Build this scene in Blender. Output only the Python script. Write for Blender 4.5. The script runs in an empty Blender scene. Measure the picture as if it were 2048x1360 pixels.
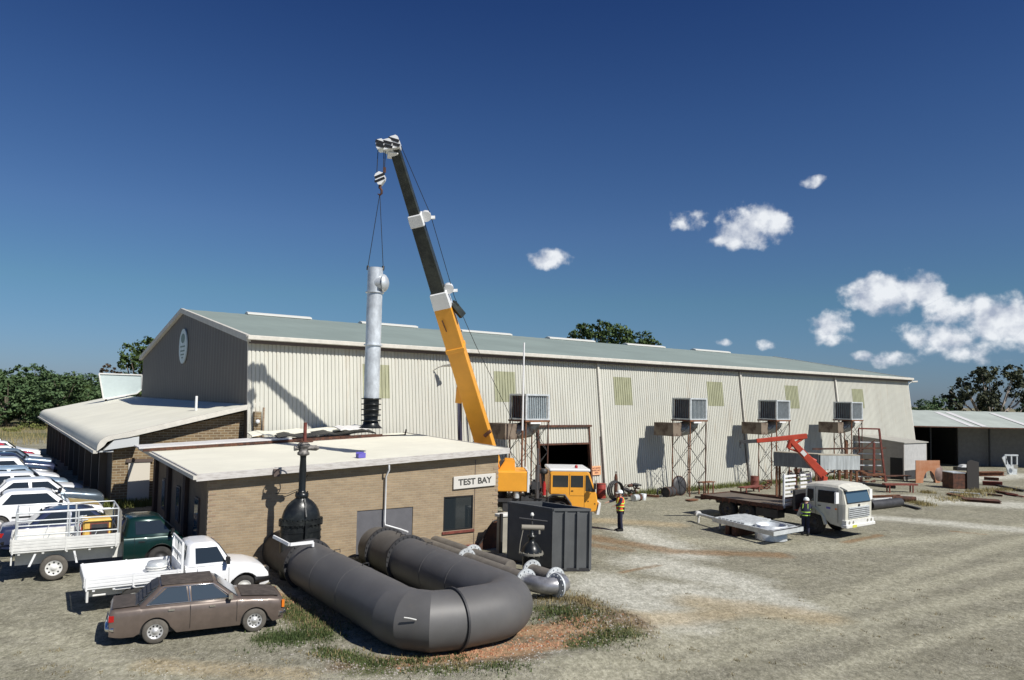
import bpy, bmesh, math, random
from mathutils import Vector, Matrix, noise
from math import radians, sin, cos, pi, sqrt, atan2
random.seed(7)
sc = bpy.context.scene
# ------------------------------------------------------------------ camera
F, CX, CY, H = 1470.0, 1024.0, 718.0, 6.0
PIT, ROLL, ANG = radians(3.0), radians(1.2), radians(35.3)
fw = Vector((0, cos(PIT), sin(PIT))); r0 = Vector((1, 0, 0)); u0 = r0.cross(fw)
rt = r0*cos(ROLL) + u0*sin(ROLL); up = -r0*sin(ROLL) + u0*cos(ROLL)
CAM = Vector((0, 0, H))
cd = bpy.data.cameras.new('camera'); cam = bpy.data.objects.new('camera', cd); sc.collection.objects.link(cam)
cd.sensor_width = 36; cd.lens = F*36/2048; cd.shift_y = (CY-680)/2048; cd.clip_end = 8000; cd.clip_start = .1
M3 = Matrix((rt, up, -fw)).transposed()
cam.matrix_world = Matrix.Translation(CAM) @ M3.to_4x4()
sc.camera = cam
# ------------------------------------------------------------------ sun, sky, exposure
SUN_EL, SUN_AZ = radians(45), radians(-39.5)       # azimuth from +X, counterclockwise
S = Vector((cos(SUN_EL)*cos(SUN_AZ), cos(SUN_EL)*sin(SUN_AZ), sin(SUN_EL)))
sl = bpy.data.lights.new('sun', 'SUN'); sl.energy = 4.6; sl.angle = radians(.5); sl.color = (1, .96, .89)
so = bpy.data.objects.new('sun', sl); sc.collection.objects.link(so)
so.rotation_euler = S.to_track_quat('Z', 'Y').to_euler()
sc.view_settings.view_transform = 'Standard'; sc.view_settings.look = 'None'
sc.view_settings.exposure = 0.28; sc.view_settings.gamma = 1
SKY_STRENGTH = .062

def ray(px, py): return fw + rt*((px-CX)/F) + up*((CY-py)/F)
def at(px, py, z=0.):                            # photograph pixel -> point on the level z
    d = ray(px, py); return CAM + d*((z-H)/d.z)
def ony(px, py, y):
    d = ray(px, py); return CAM + d*(y/d.y)
Uv = Vector((cos(ANG), sin(ANG), 0)); Vv = Vector((-sin(ANG), cos(ANG), 0))
def onv(px, py, v):
    d = ray(px, py); return CAM + d*(v/d.dot(Vv))
def W(u, v, z=0.): return Uv*u + Vv*v + Vector((0, 0, z))
def UV(p): return p.dot(Uv), p.dot(Vv)
def ss(x, a, b):
    t = min(1, max(0, (x-a)/(b-a))); return t*t*(3-2*t)
def gz(x, y):
    p = Vector((x, y, 0)); u, v = p.dot(Uv), p.dot(Vv)
    h = 1.0*ss(v, 27.5, 35)*(1-ss(u, 8.5, 11.5))*(1-.75*ss(v, 55, 80))
    h += .2*ss(v, 20, 24.5)*(1-ss(u, 12, 16))*(1-ss(v, 27, 35))
    h += .38*math.exp(-((u-13.6)/1.5)**2-((v-14.9)/1.6)**2)
    h += .22*math.exp(-((u-9.5)/2.8)**2-((v-12.9)/.9)**2)
    if 6 < y < 90 and abs(x) < 60:
        h += .035*noise.noise(Vector((x*.35, y*.35, 0)))+.012*noise.noise(Vector((x*1.3, y*1.3, 5)))
    return h

# ------------------------------------------------------------------ world with clouds
def clouds():
    w = bpy.data.worlds.new('World'); sc.world = w; w.use_nodes = True
    n = w.node_tree; N = n.nodes; Lk = n.links; N.clear()
    def nd(t, **k):
        a = N.new(t)
        for q, v in k.items(): setattr(a, q, v)
        return a
    def mth(op, a, b=None, c=None, cl=False):
        m = nd('ShaderNodeMath', operation=op); m.use_clamp = cl
        for i, x in enumerate((a, b, c)):
            if x is None: continue
            if isinstance(x, (int, float)): m.inputs[i].default_value = x
            else: Lk.new(x, m.inputs[i])
        return m.outputs[0]
    out = nd('ShaderNodeOutputWorld'); bg = nd('ShaderNodeBackground'); Lk.new(bg.outputs[0], out.inputs[0])
    sky = nd('ShaderNodeTexSky'); sky.sky_type = 'NISHITA'; sky.sun_disc = False
    sky.sun_elevation = SUN_EL; sky.sun_rotation = pi/2-SUN_AZ; sky.air_density = 1.0; sky.dust_density = .35; sky.ozone_density = 2.2; sky.altitude = 200
    tc = nd('ShaderNodeTexCoord'); sep = nd('ShaderNodeSeparateXYZ'); Lk.new(tc.outputs['Generated'], sep.inputs[0])
    az = mth('ARCTAN2', sep.outputs[0], sep.outputs[1]); el = mth('ARCSINE', sep.outputs[2])
    comb = nd('ShaderNodeCombineXYZ'); Lk.new(az, comb.inputs[0]); Lk.new(el, comb.inputs[1])
    def nz(scale, det, off, rough=.6):
        mp = nd('ShaderNodeMapping'); mp.inputs['Location'].default_value = off; Lk.new(comb.outputs[0], mp.inputs[0])
        t = nd('ShaderNodeTexNoise'); t.inputs['Scale'].default_value = scale; t.inputs['Detail'].default_value = det
        t.inputs['Roughness'].default_value = rough; Lk.new(mp.outputs[0], t.inputs['Vector']); return t.outputs[0]
    n1 = nz(27, 6, (0, 0, 3), .52); n1b = nz(27, 6, (.006, -.013, 3), .52); n2 = nz(11, 4, (0, 0, 9))
    # (centre px, py, half width px, half height px, strength)
    CL = [(1094, 518, 42, 20, 1), (1505, 450, 66, 38, 1.1), (1478, 462, 34, 30, .9), (1382, 438, 38, 30, .65), (1634, 360, 32, 13, .45),
          (1795, 585, 85, 36, 1.15), (1838, 556, 42, 22, 1), (1742, 575, 45, 26, .9), (1662, 648, 42, 30, .85), (1665, 680, 50, 16, .7), (1920, 620, 70, 34, 1),
          (1995, 640, 75, 46, 1.1), (1900, 675, 80, 38, .8), (1985, 700, 110, 36, .65), (1528, 690, 22, 14, .6), (1440, 685, 28, 9, .4),
          (1795, 718, 44, 18, .7), (1720, 712, 26, 12, .5), (2110, 660, 90, 60, 1), (2300, 600, 120, 60, 1), (-300, 640, 140, 40, 1)]
    dens = None; hi = None
    for px, py, hw, hh, st in CL:
        d = ray(px, py).normalized(); a0 = atan2(d.x, d.y); e0 = math.asin(d.z)
        ca = cos(a0)
        wa, we = hw*1.22/F*ca, hh*1.22/F*ca
        x = mth('DIVIDE', mth('SUBTRACT', az, a0), wa); y = mth('DIVIDE', mth('SUBTRACT', el, e0), we)
        q = mth('SUBTRACT', st, mth('ADD', mth('MULTIPLY', x, x), mth('MULTIPLY', y, y)))
        q = mth('MAXIMUM', q, -3)
        hgt = mth('ADD', mth('MULTIPLY', y, .5), 0)
        if dens is None: dens = q; hi = mth('MULTIPLY', hgt, mth('GREATER_THAN', q, 0))
        else:
            g = mth('GREATER_THAN', q, dens)
            hi = mth('ADD', mth('MULTIPLY', hgt, g), mth('MULTIPLY', hi, mth('SUBTRACT', 1, g)))
            dens = mth('SMOOTH_MAX', q, dens, .25)
    nn = mth('MULTIPLY', mth('SUBTRACT', n1, .5), 4.0); nn2 = mth('MULTIPLY', mth('SUBTRACT', n2, .5), 1.0)
    dd = mth('ADD', mth('ADD', mth('MULTIPLY', dens, 1.0), nn), nn2)
    mr = nd('ShaderNodeMapRange'); mr.interpolation_type = 'SMOOTHSTEP'; Lk.new(dd, mr.inputs[0])
    mr.inputs[1].default_value = 0.02; mr.inputs[2].default_value = 0.95; alpha = mr.outputs[0]
    lit = mth('ADD', mth('ADD', mth('MULTIPLY', mth('SUBTRACT', n1, n1b), 4.0), mth('MULTIPLY', hi, .62)), .60, cl=True)
    mix = nd('ShaderNodeMix'); mix.data_type = 'RGBA'; Lk.new(lit, mix.inputs[0])
    k = .062/SKY_STRENGTH
    mix.inputs[6].default_value = (5.4*k, 6.1*k, 7.6*k, 1); mix.inputs[7].default_value = (11.5*k, 11.9*k, 12.4*k, 1)
    mix2 = nd('ShaderNodeMix'); mix2.data_type = 'RGBA'; Lk.new(mth('MULTIPLY', alpha, .96), mix2.inputs[0])
    hs = nd('ShaderNodeHueSaturation'); hs.inputs['Saturation'].default_value = 1.12; Lk.new(sky.outputs[0], hs.inputs['Color'])
    gr = nd('ShaderNodeMix'); gr.data_type = 'RGBA'; gr.blend_type = 'MULTIPLY'; gr.inputs[0].default_value = 1
    tint = nd('ShaderNodeValToRGB'); cr = tint.color_ramp; cr.elements[0].position = 0; cr.elements[0].color = (.40, .54, .95, 1); cr.elements[1].position = .5; cr.elements[1].color = (.30, .44, .74, 1)
    for q, c_ in ((.06, (.44, .60, .88, 1)), (.13, (.50, .69, .82, 1)), (.22, (.56, .68, .88, 1)), (.36, (.44, .58, .84, 1))): e_ = cr.elements.new(q); e_.color = c_
    Lk.new(el, tint.inputs[0]); Lk.new(tint.outputs[0], gr.inputs[7])
    Lk.new(hs.outputs[0], gr.inputs[6])
    Lk.new(gr.outputs[2], mix2.inputs[6]); Lk.new(mix.outputs[2], mix2.inputs[7])
    Lk.new(mix2.outputs[2], bg.inputs[0]); bg.inputs[1].default_value = SKY_STRENGTH
clouds()

# ------------------------------------------------------------------ materials
MATS = {}
def lin(c): return tuple((x/12.92 if x <= .04045 else ((x+.055)/1.055)**2.4) for x in c)
def mat(name, col, rough=.6, metal=0., var=.0, vscale=3., vcol=None, bump=0., bscale=30., vlow=.4, vhigh=.65, spec=None, stretch=(1, 1, 1), coat=0):
    if name in MATS: return MATS[name]
    m = bpy.data.materials.new(name); m.use_nodes = True; n = m.node_tree; b = n.nodes['Principled BSDF']
    b.inputs['Roughness'].default_value = rough; b.inputs['Metallic'].default_value = metal
    if spec is not None: b.inputs['Specular IOR Level'].default_value = spec
    if coat: b.inputs['Coat Weight'].default_value = coat; b.inputs['Coat Roughness'].default_value = .08
    c = (*col, 1); b.inputs['Base Color'].default_value = c
    tc = n.nodes.new('ShaderNodeTexCoord'); mp = n.nodes.new('ShaderNodeMapping'); n.links.new(tc.outputs['Object'], mp.inputs[0])
    mp.inputs['Scale'].default_value = stretch
    if var or vcol:
        t = n.nodes.new('ShaderNodeTexNoise'); t.inputs['Scale'].default_value = vscale; t.inputs['Detail'].default_value = 8; t.inputs['Roughness'].default_value = .65
        n.links.new(mp.outputs[0], t.inputs['Vector'])
        r = n.nodes.new('ShaderNodeValToRGB'); r.color_ramp.elements[0].position = vlow; r.color_ramp.elements[1].position = vhigh
        if vcol is None: r.color_ramp.elements[0].color = tuple(x*(1-var) for x in col)+(1,); r.color_ramp.elements[1].color = tuple(min(1, x*(1+var)) for x in col)+(1,)
        else: r.color_ramp.elements[0].color = c; r.color_ramp.elements[1].color = (*vcol, 1)
        n.links.new(t.outputs[0], r.inputs[0]); n.links.new(r.outputs[0], b.inputs['Base Color'])
    if bump:
        t2 = n.nodes.new('ShaderNodeTexNoise'); t2.inputs['Scale'].default_value = bscale; t2.inputs['Detail'].default_value = 4
        n.links.new(mp.outputs[0], t2.inputs['Vector'])
        bp = n.nodes.new('ShaderNodeBump'); bp.inputs['Strength'].default_value = bump; bp.inputs['Distance'].default_value = .03
        n.links.new(t2.outputs[0], bp.inputs['Height']); n.links.new(bp.outputs[0], b.inputs['Normal'])
    MATS[name] = m; return m
def brick_mat(name, c1, c2, mort, sc_=1.0, var=.2):
    m = bpy.data.materials.new(name); m.use_nodes = True; n = m.node_tree; b = n.nodes['Principled BSDF']; b.inputs['Roughness'].default_value = .9
    tc = n.nodes.new('ShaderNodeTexCoord'); sp = n.nodes.new('ShaderNodeSeparateXYZ'); n.links.new(tc.outputs['Object'], sp.inputs[0])
    ad = n.nodes.new('ShaderNodeMath'); ad.operation = 'ADD'; n.links.new(sp.outputs[0], ad.inputs[0]); n.links.new(sp.outputs[1], ad.inputs[1])
    cb = n.nodes.new('ShaderNodeCombineXYZ'); n.links.new(ad.outputs[0], cb.inputs[0]); n.links.new(sp.outputs[2], cb.inputs[1])
    t = n.nodes.new('ShaderNodeTexBrick'); n.links.new(cb.outputs[0], t.inputs['Vector']); t.inputs['Scale'].default_value = 1
    t.inputs['Brick Width'].default_value = .24*sc_; t.inputs['Row Height'].default_value = .086*sc_; t.inputs['Mortar Size'].default_value = .011*sc_
    t.inputs['Color1'].default_value = (*c1, 1); t.inputs['Color2'].default_value = (*c2, 1); t.inputs['Mortar'].default_value = (*mort, 1); t.inputs['Bias'].default_value = -.1
    nz = n.nodes.new('ShaderNodeTexNoise'); nz.inputs['Scale'].default_value = 1.3; nz.inputs['Detail'].default_value = 9; nz.inputs['Roughness'].default_value = .7
    mp = n.nodes.new('ShaderNodeMapping'); mp.inputs['Scale'].default_value = (1, 1, 3.5); n.links.new(tc.outputs['Object'], mp.inputs[0]); n.links.new(mp.outputs[0], nz.inputs['Vector'])
    rp = n.nodes.new('ShaderNodeMapRange'); rp.inputs[1].default_value = .3; rp.inputs[2].default_value = .7; rp.inputs[3].default_value = 1-var; rp.inputs[4].default_value = 1+var*.6
    n.links.new(nz.outputs[0], rp.inputs[0])
    mx = n.nodes.new('ShaderNodeVectorMath'); mx.operation = 'SCALE'; n.links.new(t.outputs[0], mx.inputs[0]); n.links.new(rp.outputs[0], mx.inputs['Scale'])
    n.links.new(mx.outputs[0], b.inputs['Base Color'])
    bp = n.nodes.new('ShaderNodeBump'); bp.inputs['Strength'].default_value = .5; bp.inputs['Distance'].default_value = .01; bp.invert = True
    n.links.new(t.outputs['Fac'], bp.inputs['Height']); n.links.new(bp.outputs[0], b.inputs['Normal']); return m
M = {}
def streaky(m, col, rust, amt):
    n = m.node_tree; b = n.nodes['Principled BSDF']; tc = n.nodes.new('ShaderNodeTexCoord'); mp = n.nodes.new('ShaderNodeMapping'); mp.inputs['Scale'].default_value = (2.2, 2.2, .16); n.links.new(tc.outputs['Object'], mp.inputs[0])
    t = n.nodes.new('ShaderNodeTexNoise'); t.inputs['Scale'].default_value = 1.1; t.inputs['Detail'].default_value = 7; t.inputs['Roughness'].default_value = .7; n.links.new(mp.outputs[0], t.inputs['Vector'])
    r = n.nodes.new('ShaderNodeMapRange'); r.inputs[1].default_value = .56; r.inputs[2].default_value = .78; r.inputs[4].default_value = amt; n.links.new(t.outputs[0], r.inputs[0])
    x = n.nodes.new('ShaderNodeMix'); x.data_type = 'RGBA'; src = b.inputs['Base Color'].links[0].from_socket; n.links.new(r.outputs[0], x.inputs[0]); n.links.new(src, x.inputs[6]); x.inputs[7].default_value = (*rust, 1); n.links.new(x.outputs[2], b.inputs['Base Color']); return m
M['cream'] = mat('cream_sheet', (.515, .512, .452), .55, var=.05, vscale=.35, stretch=(3, 3, .5))
streaky(M['cream'], None, (.36, .27, .17), .55)
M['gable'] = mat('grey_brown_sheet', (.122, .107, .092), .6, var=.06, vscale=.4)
M['roof'] = mat('grey_green_roof', (.225, .275, .25), .7, var=.07, vscale=.25)
M['trim'] = mat('pale_trim', (.56, .54, .48), .6, var=.08)
M['gutter'] = mat('dark_gutter', (.10, .075, .065), .6)
M['yellowp'] = mat('yellowed_sheet', (.33, .335, .215), .5, var=.15, vscale=1.5, stretch=(6, 6, .4))
M['vent'] = mat('ridge_vent', (.62, .62, .58), .5)
M['black'] = mat('black', (.012, .012, .013), .5)
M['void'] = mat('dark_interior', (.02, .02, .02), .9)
M['rust'] = mat('rust', (.11, .045, .025), .85, var=.3, vscale=5, vcol=(.25, .11, .05), bump=.3)
M['rustdark'] = mat('dark_rust', (.05, .025, .018), .85, vscale=4, vcol=(.14, .055, .03), bump=.3)
M['rustred'] = mat('red_oxide', (.17, .045, .032), .8, var=.25, vscale=6)
M['galv'] = mat('galvanised', (.66, .70, .73), .38, .35, var=.22, vscale=2.6, stretch=(1, 1, .6), bump=.08, bscale=8)
M['galvdark'] = mat('dull_steel_elbow', (.40, .40, .41), .35, .6, var=.25, vscale=3)
M['galvpaint'] = mat('galvanised_dull', (.60, .63, .64), .5, .35, var=.15, vscale=4)
M['steel'] = mat('dark_steel', (.055, .055, .058), .55, .3, var=.2, vscale=3)
M['pipe'] = mat('grey_pipe', (.102, .10, .099), .52, .0, var=.10, vscale=.9, bump=.05, bscale=5)
streaky(M['pipe'], None, (.15, .13, .105), .35)
M['pipedust'] = mat('dusty_pipe', (.105, .097, .087), .6, .0, var=.15, vscale=1.2, bump=.05, bscale=5)
M['pipesmall'] = mat('grey_brown_pipe', (.15, .135, .115), .7, var=.15)
M['valve'] = mat('black_valve', (.012, .014, .015), .32, .2, vscale=3, vcol=(.05, .055, .05), bump=.12, bscale=12, vlow=.5, vhigh=.8)
M['skip'] = mat('skip_grey', (.095, .10, .103), .6, var=.12, vscale=1.3)
M['skipdark'] = mat('skip_dark', (.03, .03, .032), .7, var=.15)
M['white'] = mat('white_paint', (.78, .79, .79), .35, var=.03, vscale=2, coat=.3)
M['whitedull'] = mat('dull_white', (.66, .66, .63), .5, var=.08, vscale=3)
M['creamtruck'] = mat('cream_truck_paint', (.56, .55, .48), .5, var=.10, vscale=2.5)
M['orange'] = mat('crane_orange_yellow', (.80, .36, .035), .45, var=.05, vscale=1.5)
M['crane_black'] = mat('crane_black', (.022, .028, .027), .4, .1, vscale=2.5, vcol=(.05, .058, .05), stretch=(1, 1, 1))
M['glass'] = mat('dark_glass', (.018, .024, .028), .06, 0, spec=.8)
M['glassb'] = mat('blue_glass', (.05, .09, .13), .05, 0, spec=1.)
M['tyre'] = mat('tyre', (.035, .033, .031), .9, var=.25, vscale=8)
M['tyredust'] = mat('dusty_tyre', (.11, .10, .085), .95, var=.2, vscale=6)
M['rim'] = mat('rim_silver', (.55, .55, .54), .4, .4)
M['chrome'] = mat('chrome', (.75, .75, .75), .15, .95)
M['concrete'] = mat('concrete', (.33, .31, .26), .9, var=.12, vscale=1.5)
M['brickT'] = brick_mat('test_bay_brick', (.345, .262, .165), (.29, .215, .137), (.33, .275, .195), 1.0, .22)
M['brickQ'] = brick_mat('quoin_brick', (.34, .25, .17), (.25, .17, .11), (.32, .27, .2), 1.0, .1)
M['brickW'] = brick_mat('wing_brick', (.24, .165, .085), (.15, .10, .055), (.34, .29, .2), 1.35, .2)
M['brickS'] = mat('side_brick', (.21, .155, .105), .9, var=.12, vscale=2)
M['fascia'] = mat('weathered_fascia', (.55, .53, .50), .7, vscale=5, vcol=(.30, .27, .24), stretch=(.6, .6, 4), vlow=.45, vhigh=.75)
M['flatroof'] = mat('flat_roof', (.76, .74, .62), .6, var=.05, vscale=.5)
M['flatroof2'] = mat('pale_roof_sheet', (.66, .65, .64), .5, var=.05)
M['door'] = mat('grey_door', (.115, .115, .125), .6, var=.08)
M['orangepaint'] = mat('loader_red_orange', (.42, .05, .022), .45, var=.12, vscale=3)
M['wood'] = mat('dusty_deck', (.13, .105, .08), .9, var=.25, vscale=3, stretch=(1, 6, 1))
M['skin'] = mat('skin', (.42, .24, .17), .6)
M['navy'] = mat('navy_cloth', (.018, .02, .045), .9)
M['hivis'] = mat('hivis_orange', (.75, .09, .03), .8)
M['hiband'] = mat('hivis_band', (.55, .85, .12), .6)
M['helmet'] = mat('white_helmet', (.8, .85, .84), .4)
M['red'] = mat('red_plastic', (.42, .02, .02), .45)
M['barrel'] = mat('red_drum', (.30, .035, .025), .6, var=.2, vscale=6)
M['amber'] = mat('amber_lens', (.75, .2, .02), .2)
M['redlens'] = mat('red_lens', (.35, .01, .01), .2)
M['yellowgen'] = mat('generator_yellow', (.68, .44, .10), .5, var=.1)
M['signw'] = mat('sign_white', (.60, .58, .53), .5)
M['signk'] = mat('sign_lettering', (.05, .05, .045), .6)
M['purple'] = mat('blue_plastic', (.12, .1, .42), .5)
M['trunk'] = mat('bark', (.16, .13, .10), .95, var=.3, vscale=6)
M['gumbark'] = mat('gum_bark', (.38, .33, .28), .9, var=.3, vscale=2)
def leafmat(name, a, b):
    m = bpy.data.materials.new(name); m.use_nodes = True; n = m.node_tree; p = n.nodes['Principled BSDF']; p.inputs['Roughness'].default_value = .75
    p.inputs['Specular IOR Level'].default_value = .25
    g = n.nodes.new('ShaderNodeNewGeometry'); r = n.nodes.new('ShaderNodeValToRGB'); r.color_ramp.elements[0].color = (*a, 1); r.color_ramp.elements[1].color = (*b, 1)
    tc = n.nodes.new('ShaderNodeTexCoord'); t = n.nodes.new('ShaderNodeTexNoise'); t.inputs['Scale'].default_value = .45; t.inputs['Detail'].default_value = 3; n.links.new(tc.outputs['Object'], t.inputs['Vector'])
    ad = n.nodes.new('ShaderNodeMath'); ad.operation = 'MULTIPLY_ADD'; n.links.new(g.outputs['Random Per Island'], ad.inputs[0]); ad.inputs[1].default_value = .5
    sb = n.nodes.new('ShaderNodeMath'); sb.operation = 'MULTIPLY_ADD'; n.links.new(t.outputs[0], sb.inputs[0]); sb.inputs[1].default_value = 1.6; sb.inputs[2].default_value = -.6
    n.links.new(sb.outputs[0], ad.inputs[2]); n.links.new(ad.outputs[0], r.inputs[0]); n.links.new(r.outputs[0], p.inputs['Base Color'])
    return m
M['leafA'] = leafmat('bush_leaves', (.040, .080, .032), (.11, .165, .07))
M['leafB'] = leafmat('tree_leaves', (.03, .06, .018), (.105, .15, .045))
M['leafC'] = leafmat('gum_leaves', (.03, .038, .022), (.095, .105, .055))
M['leafR'] = leafmat('reddish_leaves', (.06, .045, .03), (.14, .10, .06))
M['grass'] = leafmat('grass_blades', (.085, .12, .03), (.22, .22, .07))
M['drygrass'] = leafmat('dry_grass_blades', (.20, .17, .07), (.38, .31, .14))
M['clod'] = mat('red_clay', (.28, .12, .06), .95, vcol=(.42, .25, .15), vscale=5)
M['stone'] = mat('stones', (.25, .22, .19), .95, vscale=.9, vcol=(.5, .48, .44))
def paint(name, col, **k): return mat('paint_'+name, col, k.get('rough', .3), k.get('metal', 0), var=.05, vscale=2, coat=k.get('coat', .5))

# ------------------------------------------------------------------ mesh builder
class MB:
    def __init__(s, T=None): s.v = []; s.f = []; s.mi = []; s.sm = []; s.T = T or Matrix.Identity(4); s.m = 0; s.s = False
    def add(s, vs, fs):
        o = len(s.v); s.v += [tuple(s.T @ Vector(p)) for p in vs]
        for f in fs: s.f.append([i+o for i in f]); s.mi.append(s.m); s.sm.append(s.s)
        return s
    def box(s, x0, x1, y0, y1, z0, z1):
        return s.add([(x0, y0, z0), (x1, y0, z0), (x1, y1, z0), (x0, y1, z0), (x0, y0, z1), (x1, y0, z1), (x1, y1, z1), (x0, y1, z1)],
                     [(0, 3, 2, 1), (4, 5, 6, 7), (0, 1, 5, 4), (1, 2, 6, 5), (2, 3, 7, 6), (3, 0, 4, 7)])
    def hexa(s, b, t):           # 4 bottom points, 4 top points
        return s.add(list(b)+list(t), [(0, 3, 2, 1), (4, 5, 6, 7), (0, 1, 5, 4), (1, 2, 6, 5), (2, 3, 7, 6), (3, 0, 4, 7)])
    def cyl(s, p0, p1, r, r2=None, n=12, caps=True):
        p0, p1 = Vector(p0), Vector(p1); r2 = r if r2 is None else r2; d = (p1-p0).normalized()
        a = d.orthogonal().normalized(); b = d.cross(a); vs = []
        for p, q in ((p0, r), (p1, r2)): vs += [p+(a*cos(2*pi*i/n)+b*sin(2*pi*i/n))*q for i in range(n)]
        k = s.s; s.s = True; s.add(vs, [(i, (i+1) % n, n+(i+1) % n, n+i) for i in range(n)]); s.s = False
        if caps: s.add(vs[:n], [list(range(n))]); s.add(vs[n:], [list(range(n))])
        s.s = k; return s
    def tube(s, pts, r, n=8, caps=True):
        pts = [Vector(p) for p in pts]; rs = r if isinstance(r, (list, tuple)) else [r]*len(pts); vs = []; prev = None
        for i, p in enumerate(pts):
            d = (pts[min(i+1, len(pts)-1)]-pts[max(i-1, 0)]).normalized()
            a = d.orthogonal().normalized() if prev is None else (prev-d*prev.dot(d)).normalized(); prev = a; b = d.cross(a)
            vs += [p+(a*cos(2*pi*j/n)+b*sin(2*pi*j/n))*rs[i] for j in range(n)]
        fs = [(i*n+j, i*n+(j+1) % n, (i+1)*n+(j+1) % n, (i+1)*n+j) for i in range(len(pts)-1) for j in range(n)]
        k = s.s; s.s = True; s.add(vs, fs); s.s = False
        if caps: s.add(vs[:n], [list(range(n))]); s.add(vs[-n:], [list(range(n))])
        s.s = k; return s
    def bar(s, p0, p1, w, h=None, upv=(0, 0, 1)):
        h = w if h is None else h; p0, p1 = Vector(p0), Vector(p1); d = (p1-p0).normalized(); U_ = Vector(upv)
        if abs(d.dot(U_)) > .98: U_ = Vector((1, 0, 0))
        a = d.cross(U_).normalized(); b = a.cross(d)
        q = [(-1, -1), (1, -1), (1, 1), (-1, 1)]
        return s.hexa([p0+a*(x*w/2)+b*(y*h/2) for x, y in q], [p1+a*(x*w/2)+b*(y*h/2) for x, y in q])
    def taper(s, p0, p1, w0, h0, w1, h1, upv=(0, 0, 1)):
        p0, p1 = Vector(p0), Vector(p1); d = (p1-p0).normalized(); a = d.cross(Vector(upv)).normalized(); b = a.cross(d)
        q = [(-1, -1), (1, -1), (1, 1), (-1, 1)]
        return s.hexa([p0+a*(x*w0/2)+b*(y*h0/2) for x, y in q], [p1+a*(x*w1/2)+b*(y*h1/2) for x, y in q])
    def prism(s, poly, a, b, ax='y'):
        def P(p, t): return {'y': (p[0], t, p[1]), 'x': (t, p[0], p[1]), 'z': (p[0], p[1], t)}[ax]
        n = len(poly); return s.add([P(p, a) for p in poly]+[P(p, b) for p in poly],
                                    [list(range(n)), list(reversed(range(n, 2*n)))]+[(i, n+i, n+(i+1) % n, (i+1) % n) for i in range(n)])
    def poly(s, pts): return s.add(pts, [list(range(len(pts)))])
    def lathe(s, prof, c=(0, 0, 0), n=20, axis='z', caps=True):
        vs = []
        for r, z in prof:
            for j in range(n):
                a = 2*pi*j/n; p = {'z': (r*cos(a), r*sin(a), z), 'y': (r*cos(a), z, r*sin(a)), 'x': (z, r*cos(a), r*sin(a))}[axis]
                vs.append((p[0]+c[0], p[1]+c[1], p[2]+c[2]))
        m = len(prof); fs = [(i*n+j, i*n+(j+1) % n, (i+1)*n+(j+1) % n, (i+1)*n+j) for i in range(m-1) for j in range(n)]
        k = s.s; s.s = True; s.add(vs, fs); s.s = False
        if caps: s.add(vs[:n], [list(range(n))]); s.add(vs[-n:], [list(range(n))])
        s.s = k; return s
    def build(s, name, mats, parent=None, bevel=0, fix=True, seg=1):
        me = bpy.data.meshes.new(name); me.from_pydata(s.v, [], s.f)
        if not isinstance(mats, (list, tuple)): mats = [mats]
        for m in mats: me.materials.append(M[m] if isinstance(m, str) else m)
        me.polygons.foreach_set('material_index', s.mi); me.polygons.foreach_set('use_smooth', s.sm)
        if fix and len(s.f) < 20000:
            bm = bmesh.new(); bm.from_mesh(me); bmesh.ops.recalc_face_normals(bm, faces=bm.faces); bm.to_mesh(me); bm.free()
        me.update(); o = bpy.data.objects.new(name, me); sc.collection.objects.link(o)
        if parent: o.parent = parent
        if bevel:
            b = o.modifiers.new('b', 'BEVEL'); b.width = bevel; b.segments = seg; b.limit_method = 'ANGLE'; b.angle_limit = radians(40)
        return o
def thing(name, label, cat, loc=(0, 0, 0), rz=0, group=None):
    o = bpy.data.objects.new(name, None); sc.collection.objects.link(o); o.location = loc; o.rotation_euler = (0, 0, rz)
    o.empty_display_size = .2
    o['label'] = label; o['category'] = cat
    if group: o['group'] = group
    return o
def tag(o, label, cat, group=None, kind=None):
    if kind: o['kind'] = kind
    if label: o['label'] = label
    if cat: o['category'] = cat
    if group: o['group'] = group
    return o
def dup(root, loc, rz, label=None, group=None, scale=None):
    r = root.copy(); sc.collection.objects.link(r); r.location = loc; r.rotation_euler = (0, 0, rz)
    if scale: r.scale = scale
    if label: r['label'] = label
    if group: r['group'] = group
    for ch in list(root.children):
        c = ch.copy(); sc.collection.objects.link(c); c.parent = r
        for g in list(ch.children):
            d = g.copy(); sc.collection.objects.link(d); d.parent = c
    return r
def shift(u, v, z=0): return Matrix.Translation((-u, -v, -z))
def bld(name, label, cat, u, v, z=0, group=None): # a thing on the building grid; its parts are given in grid coordinates through T
    t = thing(name, label, cat, W(u, v, z), ANG, group); return t, shift(u, v, z)
def gp(px, py):  # point on the real ground under a photograph pixel
    z = 0
    for _ in range(6): p = at(px, py, z); z = gz(p.x, p.y)
    return Vector((p.x, p.y, z))

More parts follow.
